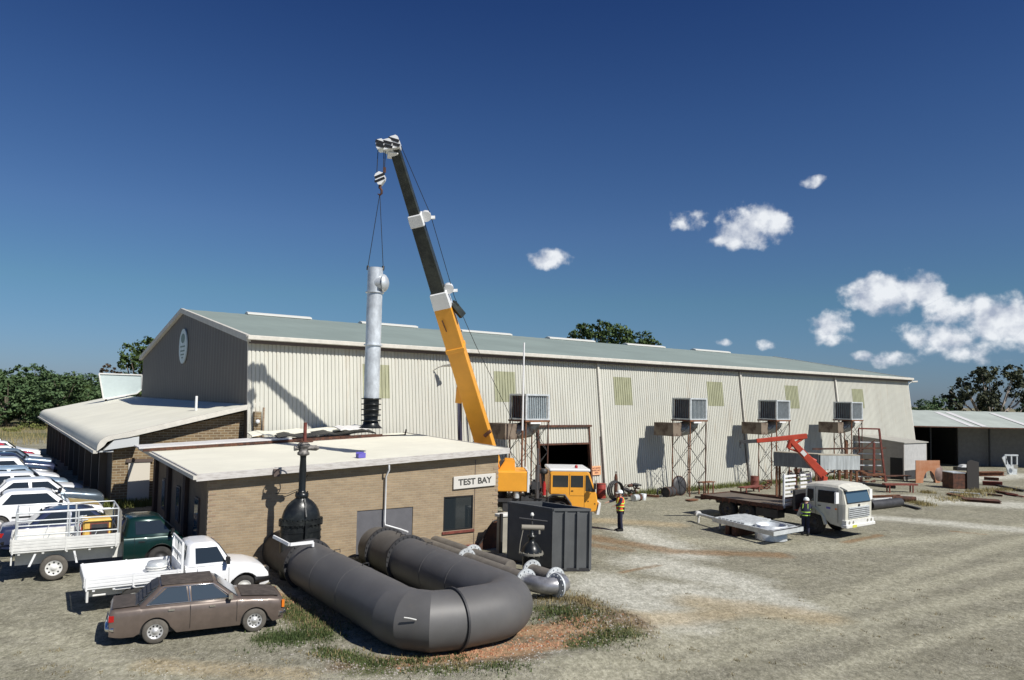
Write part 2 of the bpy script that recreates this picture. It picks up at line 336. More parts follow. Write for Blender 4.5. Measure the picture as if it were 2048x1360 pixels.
# ------------------------------------------------------------------ ground
def axis(lo, hi, step, far):
    a = []; x = lo; d = step
    while x > -far: d *= 1.35; x -= d; a.append(x)
    a = a[::-1]; n = int((hi-lo)/step); a += [lo+step*i for i in range(n+1)]; x = a[-1]; d = step
    while x < far: d *= 1.35; x += d; a.append(x)
    return a
def gauss(u, v, cu, cv, su, sv, rot=0):
    du, dv = u-cu, v-cv
    if rot: du, dv = du*cos(rot)+dv*sin(rot), -du*sin(rot)+dv*cos(rot)
    return math.exp(-(du/su)**2-(dv/sv)**2)
def seg_dist(p, a, b):
    ab = b-a; t = max(0, min(1, (p-a).dot(ab)/ab.dot(ab))); return (p-a-ab*t).length
def ground():
    xs = axis(-26, 46, .3, 3500); ys = axis(7, 62, .3, 3500); nx = len(xs)
    vs = [(x, y, gz(x, y)) for y in ys for x in xs]
    fs = [(j*nx+i, j*nx+i+1, (j+1)*nx+i+1, (j+1)*nx+i) for j in range(len(ys)-1) for i in range(nx-1)]
    me = bpy.data.meshes.new('ground'); me.from_pydata(vs, [], fs)
    o = bpy.data.objects.new('ground', me); sc.collection.objects.link(o); o['kind'] = 'structure'
    A = me.color_attributes.new('kinds', 'FLOAT_COLOR', 'POINT'); Bc = me.color_attributes.new('kinds_b', 'FLOAT_COLOR', 'POINT')
    P = lambda x, y: gp(x, y).xy
    dust = [(P(1300, 1125), P(1460, 1160), 1.7), (P(1200, 1165), P(1340, 1235), 1.6), (P(1330, 1180), P(1480, 1200), 1.5), (P(1480, 1165), P(1600, 1215), 1.0), (P(1700, 990), P(2040, 1010), 2.4), (P(1260, 1060), P(1380, 1110), 1.3), (P(1750, 1035), P(2048, 1060), 1.3), (P(1900, 962), P(2048, 950), 2.0)]
    clay = [(P(800, 1322), P(950, 1312), .40), (P(950, 1310), P(1140, 1285), .50), (P(1040, 1262), P(1170, 1250), .45), (P(1130, 1220), P(1200, 1260), .4), (P(545, 1185), P(580, 1215), .3), (P(1155, 1195), P(1190, 1215), .25)]
    grass = [(P(540, 1275), P(640, 1270), .55), (P(640, 1300), P(760, 1335), .22), (P(560, 1195), P(600, 1240), .35), (P(740, 1130), P(720, 1145), .5), (P(1080, 1215), P(1180, 1225), .5), (P(1150, 1290), P(1260, 1262), .5), (P(700, 1345), P(1000, 1325), .3)]
    tan = [(P(1400, 1205), P(1640, 1235), 1.0), (P(1300, 1235), P(1450, 1225), .8), (P(1185, 1040), P(1350, 1050), .9), (P(300, 1330), P(600, 1350), .5)]
    rusty = [(P(1185, 1075), P(1340, 1102), .8), (P(1340, 1102), P(1560, 1110), .7), (P(1185, 1090), P(1250, 1100), .5), (P(1240, 1145), P(1320, 1130), .2), (P(1900, 1062), P(1965, 1068), .25), (P(1690, 1085), P(1760, 1070), .3)]
    dirt = [(P(1050, 1280), P(1250, 1240), .9), (P(700, 1330), P(1050, 1315), .6), (P(560, 1200), P(640, 1250), .6)]
    tracks = []
    for arc, w_ in (([(560, 1360), (900, 1348), (1250, 1318), (1500, 1262), (1750, 1195), (2060, 1120)], .55), ([(1150, 1362), (1400, 1325), (1650, 1265), (1850, 1215), (2060, 1165)], .5), ([(1240, 1270), (1450, 1262), (1700, 1190), (1900, 1120), (2060, 1075)], .6), ([(1600, 1362), (1800, 1300), (2060, 1225)], .35),
                    ([(0, 1300), (130, 1312), (300, 1345), (420, 1362)], .5), ([(0, 1262), (90, 1268), (180, 1300)], .4), ([(1380, 1080), (1600, 1100), (1900, 1075), (2060, 1050)], .8)):
        for a_, b_ in zip(arc, arc[1:]): tracks.append((P(*a_), P(*b_), w_))
    def acc(p, L_):
        m = 0
        for a, b, w in L_:
            d = seg_dist(p, a, b)
            if d < 3*w: m = max(m, math.exp(-(d/w)**2))
        return m
    ca = []; cb = []
    for x, y, z in vs:
        if -30 < x < 60 and 6 < y < 75:
            p = Vector((x, y)); ca.append((acc(p, dust), acc(p, clay), acc(p, grass), acc(p, tan))); cb.append((acc(p, rusty), acc(p, dirt), acc(p, tracks), 1))
        else: ca.append((0, 0, 0, 0)); cb.append((0, 0, 0, 1))
    A.data.foreach_set('color', [c for q in ca for c in q]); Bc.data.foreach_set('color', [c for q in cb for c in q])
    m = bpy.data.materials.new('ground'); m.use_nodes = True; n = m.node_tree; N = n.nodes; Lk = n.links; b = N['Principled BSDF']; b.inputs['Roughness'].default_value = .95; b.inputs['Specular IOR Level'].default_value = .15
    tc = N.new('ShaderNodeTexCoord')
    def nz(scale, det=8, st=(1, 1, 1), rough=.6):
        mp = N.new('ShaderNodeMapping'); mp.inputs['Scale'].default_value = st; mp.inputs['Rotation'].default_value = (0, 0, -.45); Lk.new(tc.outputs['Object'], mp.inputs[0])
        t = N.new('ShaderNodeTexNoise'); t.inputs['Scale'].default_value = scale; t.inputs['Detail'].default_value = det; t.inputs['Roughness'].default_value = rough; Lk.new(mp.outputs[0], t.inputs['Vector']); return t.outputs[0]
    def ramp(s_, a, b_, ca_, cb_):
        r = N.new('ShaderNodeValToRGB'); r.color_ramp.elements[0].position = a; r.color_ramp.elements[1].position = b_; r.color_ramp.elements[0].color = (*ca_, 1); r.color_ramp.elements[1].color = (*cb_, 1); Lk.new(s_, r.inputs[0]); return r.outputs[0]
    def mix(f, a, b_):
        x = N.new('ShaderNodeMix'); x.data_type = 'RGBA'; Lk.new(f, x.inputs[0]); Lk.new(a, x.inputs[6]); Lk.new(b_, x.inputs[7]); return x.outputs[2]
    def mt(op, a, b_, cl=False):
        x = N.new('ShaderNodeMath'); x.operation = op; x.use_clamp = cl
        for i, q in enumerate((a, b_)):
            if isinstance(q, (int, float)): x.inputs[i].default_value = q
            else: Lk.new(q, x.inputs[i])
        return x.outputs[0]
    base = ramp(nz(.22), .35, .68, (.235, .222, .165), (.345, .33, .25))
    streak = nz(.8, 9, (.6, 1.1, 1)); base = mix(mt('MULTIPLY', ramp(streak, .45, .68, (0, 0, 0), (1, 1, 1)), .55), base, ramp(nz(3), .3, .7, (.36, .34, .265), (.43, .41, .32)))
    grav = nz(26, 3, (1, 1, 1), .8); gcol = ramp(grav, .38, .64, (.09, .085, .066), (.38, .365, .30))
    base = mix(mt('MULTIPLY', ramp(nz(.5), .35, .62, (.2, .2, .2), (1, 1, 1)), .5), base, gcol)
    dk = nz(3.2, 9, (1.1, .9, 1), .82); base = mix(mt('MULTIPLY', ramp(dk, .52, .66, (0, 0, 0), (1, 1, 1)), .7), base, ramp(nz(9), .3, .7, (.10, .088, .066), (.14, .125, .10)))
    k = N.new('ShaderNodeVertexColor'); k.layer_name = 'kinds'; s1 = N.new('ShaderNodeSeparateColor'); Lk.new(k.outputs[0], s1.inputs[0])
    k2 = N.new('ShaderNodeVertexColor'); k2.layer_name = 'kinds_b'; s2 = N.new('ShaderNodeSeparateColor'); Lk.new(k2.outputs[0], s2.inputs[0])
    gnz = nz(7, 8, rough=.8); e1 = nz(1.1, 9, rough=.7); e2 = nz(3.2, 9, rough=.75)
    def mask(s_, e, lo, hi, amt):
        e = mt('ADD', mt('MULTIPLY', e, .6), mt('MULTIPLY', gnz, .4))
        q = mt('ADD', s_, mt('MULTIPLY', mt('SUBTRACT', e, .5), amt)); r = N.new('ShaderNodeMapRange'); Lk.new(q, r.inputs[0]); r.inputs[1].default_value = lo; r.inputs[2].default_value = hi; return r.outputs[0]
    c = mix(mt('MULTIPLY', mask(s2.outputs[2], e1, .25, .9, 1.3), .8), base, ramp(nz(6), .3, .7, (.34, .325, .245), (.42, .40, .31)))
    c = mix(mask(s1.outputs[0], e1, .3, .9, 1.8), c, ramp(nz(2.5), .3, .7, (.43, .42, .36), (.56, .55, .48)))
    c = mix(mt('MULTIPLY', mask(k.outputs['Alpha'], e1, .3, .9, 1.6), .7), c, ramp(nz(3), .3, .7, (.36, .29, .18), (.46, .38, .25)))
    c = mix(mt('MULTIPLY', mask(s2.outputs[0], e1, .35, .9, 1.9), .75), c, ramp(nz(4), .3, .7, (.20, .12, .06), (.30, .20, .11)))
    c = mix(mt('MULTIPLY', mask(s2.outputs[1], e2, .3, .8, 1.6), .9), c, ramp(nz(5), .3, .7, (.12, .085, .055), (.27, .20, .13)))
    c = mix(mask(s1.outputs[1], e2, .35, .75, 1.6), c, ramp(nz(4), .3, .7, (.27, .16, .09), (.46, .32, .20)))
    c = mix(mt('MULTIPLY', mask(s1.outputs[2], e2, .35, .8, 1.7), .85), c, ramp(nz(9), .3, .7, (.055, .075, .025), (.13, .14, .055)))
    # far field: dry grass beyond the yard
    sp = N.new('ShaderNodeSeparateXYZ'); Lk.new(tc.outputs['Object'], sp.inputs[0])
    fy = N.new('ShaderNodeMapRange'); Lk.new(mt('ADD', sp.outputs[1], mt('MULTIPLY', nz(.05), 8)), fy.inputs[0]); fy.inputs[1].default_value = 84; fy.inputs[2].default_value = 88
    fc = mix(ramp(nz(.05, 6, (.3, 2, 1)), .42, .58, (0, 0, 0), (1, 1, 1)), ramp(nz(.6), .35, .65, (.10, .12, .055), (.20, .19, .10)), ramp(nz(.3), .3, .7, (.24, .205, .15), (.32, .275, .20)))
    c = mix(fy.outputs[0], c, fc)
    for sc_, st, lo, hi, a_, b_ in ((1.3, (.9, 1.0, 1), .38, .62, .90, 1.08), (4.5, (1.15, .8, 1), .42, .58, .82, 1.13), (11, (1.3, .7, 1), .42, .58, .80, 1.15)):
        v_ = ramp(nz(sc_, 5, st, .75), lo, hi, (a_, a_, a_*.98), (b_, b_, b_)); q_ = N.new('ShaderNodeMix'); q_.data_type = 'RGBA'; q_.blend_type = 'MULTIPLY'; q_.inputs[0].default_value = 1; Lk.new(c, q_.inputs[6]); Lk.new(v_, q_.inputs[7]); c = q_.outputs[2]
    sp_ = ramp(nz(75, 2, (1, 1, 1), .9), .3, .7, (.8, .8, .8), (1.18, 1.18, 1.18))
    mul = N.new('ShaderNodeMix'); mul.data_type = 'RGBA'; mul.blend_type = 'MULTIPLY'; mul.inputs[0].default_value = 1; Lk.new(c, mul.inputs[6]); Lk.new(sp_, mul.inputs[7])
    Lk.new(mul.outputs[2], b.inputs['Base Color'])
    bp = N.new('ShaderNodeBump'); bp.inputs['Strength'].default_value = .8; bp.inputs['Distance'].default_value = .05
    hh = mt('ADD', mt('MULTIPLY', grav, .6), mt('MULTIPLY', nz(4, 8, (1, 1, 1)), 1.2)); Lk.new(hh, bp.inputs['Height']); Lk.new(bp.outputs[0], b.inputs['Normal'])
    me.materials.append(m)
ground()

# ------------------------------------------------------------------ warehouse
LEAN = .116
def wv(z): return 34.3 + LEAN*z
def corr_wall(m, ua, ub, za, zb, off=0., pitch=.195, dep=.042, phase=0.):
    """vertical trapezoidal sheet on the leaning wall, ribs every pitch metres"""
    us = []; k = math.floor(ua/pitch)
    prof = [(0, 1), (.62, 1), (.70, 0), (.90, 0)]
    u = k*pitch
    pts = []
    while u < ub+pitch:
        for a, h in prof: pts.append((u+a*pitch, h*dep))
        u += pitch
    def hh(u):
        for i in range(len(pts)-1):
            if pts[i][0] <= u <= pts[i+1][0]:
                t = (u-pts[i][0])/(pts[i+1][0]-pts[i][0]+1e-9); return pts[i][1]*(1-t)+pts[i+1][1]*t
        return 0
    q = [(ua, hh(ua))]+[p for p in pts if ua < p[0] < ub]+[(ub, hh(ub))]
    vs = []
    za_ = za if callable(za) else (lambda u: za); zb_ = zb if callable(zb) else (lambda u: zb)
    for u, h in q: vs += [(u, wv(za_(u))-h-off, za_(u)), (u, wv(zb_(u))-h-off, zb_(u))]
    m.add(vs, [(2*i, 2*i+2, 2*i+3, 2*i+1) for i in range(len(q)-1)])
WT, T = bld('warehouse', 'long cream corrugated steel warehouse with grey green roof and sloping side wall', 'warehouse', 9.8, 34.3)
U0, U1 = 9.8, 71.0; ZE = 8.62; VN, VR, VF = 35.3, 49.9, 64.5; ZR = 11.15
m = MB(T); corr_wall(m, U0, 26.6, -.1, ZE-.06); corr_wall(m, 30.5, U1, -.1, ZE-.06); corr_wall(m, 26.6, 30.5, 4.35, ZE-.06)
m.build('side_wall', 'cream', WT, fix=False)
m = MB(T); corr_wall(m, 26.62, 30.48, 3.32, 4.28, .10); rd = m.build('roller_door', 'cream', WT, fix=False)
m = MB(T); m.box(26.45, 30.65, wv(4.3)-.28, wv(4.3)+.1, 4.28, 4.40); m.box(26.55, 30.55, wv(3.3)-.2, wv(3.3)+.1, 3.22, 3.32)
for uu in (26.5, 30.5): m.hexa([(uu-.06, wv(0)-.16, -.1), (uu+.06, wv(0)-.16, -.1), (uu+.06, wv(0)+.06, -.1), (uu-.06, wv(0)+.06, -.1)], [(uu-.06, wv(4.3)-.2, 4.28), (uu+.06, wv(4.3)-.2, 4.28), (uu+.06, wv(4.3)+.02, 4.28), (uu-.06, wv(4.3)+.02, 4.28)])
m.build('door_frame', 'rustdark', rd)
# gable walls (vertical ribs), far wall, inside lining
m = MB(T)
def gable_wall(m, u, s):
    n = 96; pr = []
    for i in range(n+1):
        v = VN-.02+(VF-VN)*i/n; zt = ZE+(ZR-ZE)*(1-abs(v-VR)/(VR-VN))-.05; pr.append((v, zt, .02 if i % 2 else 0))
    vs = [(u-s*0, wv(-.1), -.1), (u, VN, ZE-.05)]
    for v, zt, h in pr: vs += [(u-s*h, v, -.1), (u-s*h, v, zt)]
    m.add(vs, [(2*i+2, 2*i+4, 2*i+5, 2*i+3) for i in range(n)]+[(0, 2, 3, 1)])
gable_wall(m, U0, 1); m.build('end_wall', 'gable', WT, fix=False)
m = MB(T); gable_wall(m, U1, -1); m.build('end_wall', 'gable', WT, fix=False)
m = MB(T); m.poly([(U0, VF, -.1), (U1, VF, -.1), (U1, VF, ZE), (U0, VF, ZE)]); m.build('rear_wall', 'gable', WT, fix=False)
m = MB(T)
ov = .45
for a, b, za, zb in ((VN-ov, VR, ZE-.02, ZR), (VF+ov, VR, ZE-.02, ZR)):
    n = 122; vs = []
    for i in range(n+1):
        u = U0-.18+(U1+.36-U0)*i/n; h = .012 if i % 2 else 0; vs += [(u, a, za+h), (u, b, zb+h)]
    m.add(vs, [(2*i, 2*i+2, 2*i+3, 2*i+1) for i in range(n)])
m.build('roof', 'roof', WT, fix=False)
m = MB(T)   # barge boards and eave fascia
for u in (U0-.22, U1+.04):
    m = MB(T)
    for a, za in ((VN-ov, ZE-.02), (VF+ov, ZE-.02)):
        m.hexa([(u, a, za-.26), (u+.2, a, za-.26), (u+.2, VR, ZR-.24), (u, VR, ZR-.24)], [(u, a, za+.05), (u+.2, a, za+.05), (u+.2, VR, ZR+.05), (u, VR, ZR+.05)])
    m.build('barge_board', 'trim', WT)
m = MB(T); m.box(U0-.2, U1+.2, VN-ov-.16, VN-ov-.01, ZE-.20, ZE+.02); m.build('gutter', 'trim', WT, bevel=.03)
m = MB(T); m.box(U0, U1, VN-.4, VN-.05, ZE-.34, ZE-.2); m.build('eave_flashing', 'gutter', WT)
for u0_, u1_ in ((16.5, 22.6), (28.2, 33.9), (38.5, 43.5), (48.0, 53.0), (57.5, 62.2), (67.2, 71.0)):
    pass
for px0, px1 in ((492, 620), (720, 832), (920, 1020), (1095, 1186), (1250, 1326), (1386, 1456)):
    a = UV(onv(px0, 640, VR))[0]; b = UV(onv(px1, 640, VR))[0]
    m = MB(T); m.prism([(VR-.38, ZR-.02), (VR-.38, ZR+.08), (VR, ZR+.18), (VR+.38, ZR+.08), (VR+.38, ZR-.02)], a, b, 'x'); m.build('ridge_vent', 'vent', WT)
for u in (31.6, 45.9, 58.6):
    m = MB(T); m.hexa([(u-.07, wv(0)-.2, 0), (u+.07, wv(0)-.2, 0), (u+.07, wv(0)-.05, 0), (u-.07, wv(0)-.05, 0)], [(u-.07, wv(ZE)-.2, ZE-.25), (u+.07, wv(ZE)-.2, ZE-.25), (u+.07, wv(ZE)-.05, ZE-.25), (u-.07, wv(ZE)-.05, ZE-.25)]); m.build('downpipe', 'trim', WT)
    m = MB(T); m.hexa([(u-.17, wv(0)-.06, 0), (u-.08, wv(0)-.06, 0), (u-.08, wv(0)-.03, 0), (u-.17, wv(0)-.03, 0)], [(u-.17, wv(ZE)-.06, ZE-.35), (u-.08, wv(ZE)-.06, ZE-.35), (u-.08, wv(ZE)-.03, ZE-.35), (u-.17, wv(ZE)-.03, ZE-.35)]); m.build('expansion_joint', 'gutter', WT)
for a, b, z0, z1 in ((15.5, 17.0, 5.82, 7.56), (23.6, 25.1, 5.74, 7.5), (32.95, 34.55, 5.66, 7.48), (42.1, 43.8, 5.7, 7.45), (51.4, 53.2, 5.6, 7.42), (61.1, 62.9, 5.7, 7.38)):
    m = MB(T); corr_wall(m, a, b, z0, z1, .006); m.build('translucent_panel', 'yellowp', WT, fix=False)
# corner post at far end, wall lamps
m = MB(T); m.hexa([(U1-.02, wv(0)-.06, -.1), (U1+.12, wv(0)-.06, -.1), (U1+.12, wv(0)+.1, -.1), (U1-.02, wv(0)+.1, -.1)], [(U1-.02, wv(ZE)-.06, ZE-.2), (U1+.12, wv(ZE)-.06, ZE-.2), (U1+.12, wv(ZE)+.1, ZE-.2), (U1-.02, wv(ZE)+.1, ZE-.2)])
m.build('corner_flashing', 'trim', WT); m = MB(T)
m.hexa([(U0-.04, wv(0)-.05, -.1), (U0+.10, wv(0)-.05, -.1), (U0+.10, wv(0)+.08, -.1), (U0-.04, wv(0)+.08, -.1)], [(U0-.04, wv(ZE)-.05, ZE-.2), (U0+.10, wv(ZE)-.05, ZE-.2), (U0+.10, wv(ZE)+.08, ZE-.2), (U0-.04, wv(ZE)+.08, ZE-.2)])
m.build('corner_flashing', 'trim', WT)
def wall_lamp(u, z, lab, dirn=(0, -1)):
    v = wv(z); t, T2 = bld('wall_lamp', lab, 'lamp', u, v, z)
    m = MB(); m.tube([(0, 0, 0), (dirn[0]*.4, dirn[1]*.4, .22), (dirn[0]*.75, dirn[1]*.75, .28)], .03, 8); m.build('arm', 'trim', t)
    m = MB(); e = Vector((dirn[0], dirn[1], 0)); m.taper(e*.6+Vector((0, 0, .28)), e*1.35+Vector((0, 0, .34)), .16, .1, .3, .16); m.build('lamp_head', 'trim', t, bevel=.03)
wall_lamp(19.6, 7.35, 'small floodlight on a bent arm high on the warehouse wall', (.5, -.85))
wall_lamp(71.1, 8.0, 'lamp arm sticking out past the far corner of the warehouse', (1, -.1))
# oval sign on gable
t, T2 = bld('oval_sign', 'tall oval pale sign with dark lettering high on the shaded gable wall', 'sign', 9.7, 49.3, 8.6)
ce = onu_ = None
def onu(px, py, u):
    d = ray(px, py); return CAM+d*((u-CAM.dot(Uv))/d.dot(Uv))
a = onu(367, 658, 9.72); b = onu(367, 727, 9.72); cz = (a.z+b.z)/2; rz_ = (a.z-b.z)/2; v1 = UV(onu(359, 693, 9.72))[1]; v2 = UV(onu(374, 692, 9.72))[1]
cv = (v1+v2)/2; rv = abs(v1-v2)/2; t.location = W(9.74, cv, cz)
m = MB(); m.prism([(rv*cos(2*pi*i/32), rz_*sin(2*pi*i/32)) for i in range(32)], -.05, .02, 'x'); m.build('sign_board', mat('oval_sign_board', (.58, .68, .70), .5, var=.1), t)
m = MB()
for i, (zz, w_) in enumerate(((.25, .0), (-.02, .62), (-.27, .55), (-.48, .45), (-.66, .2))):
    if w_: m.box(-.058, -.05, -rv*w_, rv*w_, rz_*zz-.045, rz_*zz+.045)
m.prism([(rv*.5*cos(2*pi*i/16), rz_*.45+rz_*.28*sin(2*pi*i/16)) for i in range(16)], -.057, -.051, 'x')
m.build('lettering', mat('oval_sign_marks', (.16, .24, .22), .6), t)
# white mast in front of the eave
pm = onv(1046, 685, 34.0)

# ------------------------------------------------------------------ brick office wing
t, T = bld('office_wing', 'low brick office wing with curved cream roof joined to the warehouse end', 'building', 4.4, 35.5, 1.0)
T = shift(4.4, 35.5, 1.0)
def wr(u): return 3.95+(u-4.65)*.262
WB = 76.0
m = MB(T)
m.hexa([(4.4, 35.5, .2), (10.35, 35.5, .2), (10.35, 35.75, .2), (4.4, 35.75, .2)], [(4.4, 35.5, 3.75), (10.35, 35.5, 5.2), (10.35, 35.75, 5.2), (4.4, 35.75, 3.75)])
m.hexa([(10.0, 34.55, .2), (10.3, 34.55, .2), (10.3, 35.5, .2), (10.0, 35.5, .2)], [(10.0, 34.55, 5.1), (10.3, 34.55, 5.1), (10.3, 35.5, 5.1), (10.0, 35.5, 5.1)])
m.build('front_wall', 'brickW', t)
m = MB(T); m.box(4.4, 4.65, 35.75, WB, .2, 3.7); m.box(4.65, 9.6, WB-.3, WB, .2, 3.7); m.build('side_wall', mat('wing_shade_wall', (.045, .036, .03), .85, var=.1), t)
for i in range(13):
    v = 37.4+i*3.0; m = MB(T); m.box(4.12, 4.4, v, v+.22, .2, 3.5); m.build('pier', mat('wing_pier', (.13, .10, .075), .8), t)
for i in range(12):
    v = 37.95+i*3.0; m = MB(T); m.box(4.36, 4.398, v+.1, v+2.2, 1.6, 3.2); m.build('window', 'glass', t)
# roof: flat sheet rising to the warehouse with a rounded left edge
prof = [(3.72, 3.62), (3.74, 3.86), (3.82, 4.05), (3.98, 4.2), (4.2, 4.29), (4.5, 4.33)]
prof = [(u, z-.22) for u, z in prof]+[(9.78, 5.42)]
m = MB(T); vs = []
for u, z in prof: vs += [(u, 35.0, z), (u, 78.5, z)]
m.s = True; m.add(vs, [(2*i, 2*i+2, 2*i+3, 2*i+1) for i in range(len(prof)-1)]); m.s = False
roof = m.build('roof', 'flatroof', t, fix=False)
m = MB(T)   # front fascia following the profile; rolled end
f = [(u, z) for u, z in prof]+[(10.45, 5.58)]
lo = [(10.45, 5.36), (4.9, 3.98), (4.35, 3.9), (4.1, 3.8), (3.98, 3.62)]
m.prism(f+lo, 34.9, 35.05, 'y'); m.build('fascia', 'trim', t)
m = MB(T); m.box(3.6, 3.76, 34.95, 78.5, 3.32, 3.44); m.build('gutter', 'trim', t)
m = MB(T); m.box(3.76, 4.36, 35.05, 78.4, 3.36, 3.42); m.prism([(3.98, 3.44), (4.4, 3.9), (5.3, 4.0), (5.3, 3.62), (3.98, 3.44)][:4], 34.96, 35.5, 'y'); m.build('soffit', mat('soffit', (.5, .52, .52), .6), t)
m = MB(T); a = UV(onv(257, 926, 35.48))[0]; m.box(a, a+.85, 35.44, 35.5, .95, 2.86); m.build('door', mat('pale_door', (.60, .56, .48), .5), t)
m = MB(T); m.box(a-.1, a+.95, 35.40, 35.5, 2.87, 3.0); m.build('door_lintel', 'gutter', t)
m = MB(T); p = onv(1, 1, 40); m.cyl((8.3, 38.5, 4.9), (8.3, 38.5, 5.75), .06); m.build('vent_pipe', 'white', t)
m = MB(T); m.lathe([(.02, 0), (.09, .05), (.1, .14), (.03, .2)], (10.12, 34.45, 4.55), 10); m.build('security_light', 'white', t)
m = MB(T); m.cyl((10.42, 34.6, .8), (10.42, 34.6, 5.3), .05); m.build('downpipe', 'brickQ', t)
# billboard-like plenum box beyond the gable
u_a, v_a = 7.25, 70.0
t, T = bld('sign_board', 'blank pale grey trapezoid board standing beyond the curved wing roof', 'sign', 8.5, 70, 3.8)
c = [onv(198, 747, 70), onv(284, 750, 70), onv(284, 778, 70), onv(273, 787, 70), onv(207, 798, 70)]
T = shift(8.5, 70, 3.8)
pl = [(UV(p)[0], p.z) for p in c]
m = MB(T); m.prism(pl, 70, 70.25, 'y'); m.build('board', mat('board_grey', (.46, .54, .54), .6, var=.03), t)
m = MB(T)
for i in range(5):
    a, b = pl[i], pl[(i+1) % 5]; m.bar((a[0], 69.98, a[1]), (b[0], 69.98, b[1]), .1, .14, (0, 1, 0))
m.build('frame', 'whitedull', t)
m = MB(T)
for u in (8.0, 9.9): m.bar((u, 70.4, 0.3), (u, 70.4, 6.8), .15)
m.build('post', 'steel', t)

# ------------------------------------------------------------------ test bay
TU0, TU1, TV0, TV1 = 5.84, 17.02, 24.85, 33.6
def tr(u, v): return 3.38+(u-5.4)*.0463+(v-24.5)*.02
t, T = bld('test_bay', 'flat roofed brown brick test bay building with TEST BAY on its front wall', 'building', TU0, TV0)
TB = t
def wseg(m, u0_, u1_, za, zb, v0=TV0, v1=TV0+.22):
    A = lambda u: (za if za is not None else -.5); Bf = lambda u: (zb if zb is not None else tr(u, v0)-.18)
    m.hexa([(u0_, v0, A(u0_)), (u1_, v0, A(u1_)), (u1_, v1, A(u1_)), (u0_, v1, A(u0_))], [(u0_, v0, Bf(u0_)), (u1_, v0, Bf(u1_)), (u1_, v1, Bf(u1_)), (u0_, v1, Bf(u0_))])
ud0, ud1 = UV(onv(713, 1060, TV0))[0], UV(onv(825, 1060, TV0))[0]
zd = onv(713, 1022, TV0).z; uw0, uw1 = UV(onv(887, 1020, TV0))[0], UV(onv(946, 1020, TV0))[0]; zw1 = onv(915, 992, TV0).z; zw0 = onv(915, 1060, TV0).z
us0, us1 = UV(onv(888, 1095, TV0))[0], UV(onv(962, 1092, TV0))[0]; zs = onv(920, 1094, TV0).z
m = MB(T); wseg(m, TU0, ud0, None, None); wseg(m, ud0, ud1, zd, None); wseg(m, ud1, uw0, None, None)
wseg(m, uw0, uw1, zw1, None); wseg(m, uw0, uw1, zs, zw0); wseg(m, uw1, TU1, zs, None); wseg(m, us1, TU1, None, zs)
m.box(TU1-.22, TU1, TV0+.22, TV1, -.5, 3.7)
m.box(TU0+.25, TU1-.22, TV1-.22, TV1, -.5, 3.4); m.build('brick_wall', 'brickT', t)
m = MB(T)
for i in range(18): m.box(TU0-.012, TU0+(.24 if i % 2 else .12), TV0-.012, TV0+.1, .1+i*.172, .1+i*.172+.08)
m.build('quoin', 'brickQ', t); m = MB(T)
for i in range(20): m.box(TU1-(.24 if i % 2 else .12), TU1+.012, TV0-.012, TV0+.1, -.2+i*.172, -.2+i*.172+.08)
m.build('quoin', 'brickQ', t)
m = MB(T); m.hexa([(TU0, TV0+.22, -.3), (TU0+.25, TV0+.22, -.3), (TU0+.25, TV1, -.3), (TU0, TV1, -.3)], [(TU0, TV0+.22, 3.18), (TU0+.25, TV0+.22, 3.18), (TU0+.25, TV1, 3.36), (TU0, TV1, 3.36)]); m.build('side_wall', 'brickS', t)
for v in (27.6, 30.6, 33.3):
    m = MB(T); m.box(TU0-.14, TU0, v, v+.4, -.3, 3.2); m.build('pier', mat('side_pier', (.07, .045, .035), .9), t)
for v, z0, z1 in ((25.9, 1.1, 2.45), (28.9, 1.2, 2.5), (31.6, 1.25, 2.5)):
    m = MB(T); m.box(TU0-.05, TU0-.004, v, v+.6, z0, z1); fr = m.build('side_window', 'gutter', t)
    m = MB(T); m.box(TU0-.06, TU0-.052, v+.06, v+.54, z0+.06, z1-.06); m.build('pane', 'glassb', fr)
# roof slab
ru0, ru1, rv0, rv1 = 5.38, 17.32, 24.48, 32.4
def slab(m, a, b, c, d, up_, th):
    q = [(a, c), (b, c), (b, d), (a, d)]; m.hexa([(u, v, tr(u, v)+up_-th) for u, v in q], [(u, v, tr(u, v)+up_) for u, v in q])
m = MB(T); slab(m, ru0+.05, ru1-.05, rv0+.05, rv1, 0, .10); slab(m, 12.2, ru1-.05, rv1, 33.9, -.02, .1); m.build('roof', 'flatroof', t)
m = MB(T); slab(m, ru0, ru1, rv0, rv0+.05, .02, .22); slab(m, ru1-.05, ru1, rv0+.05, 33.9, .02, .22); slab(m, ru0, ru0+.05, rv0+.05, rv1, .02, .2); m.build('fascia', 'fascia', t)
m = MB(T); slab(m, ru0-.1, ru0, rv0-.02, 35, -.02, .12); m.build('gutter', 'trim', t)
m = MB(T); slab(m, 4.95, 11.1, 32.55, 33.8, .18, .05); m.build('raised_roof_sheet', 'flatroof2', t)
m = MB(T); slab(m, ru0-.3, 11.1, 32.45, 32.52, .12, .10); slab(m, 11.1, 16.7, 32.42, 32.46, .04, .04); m.bar((16.66, 32.46, tr(16.66, 32.4)), (16.72, 32.46, tr(16.66, 32.4)+.28), .05); m.build('rusty_flashing', 'rustdark', t)
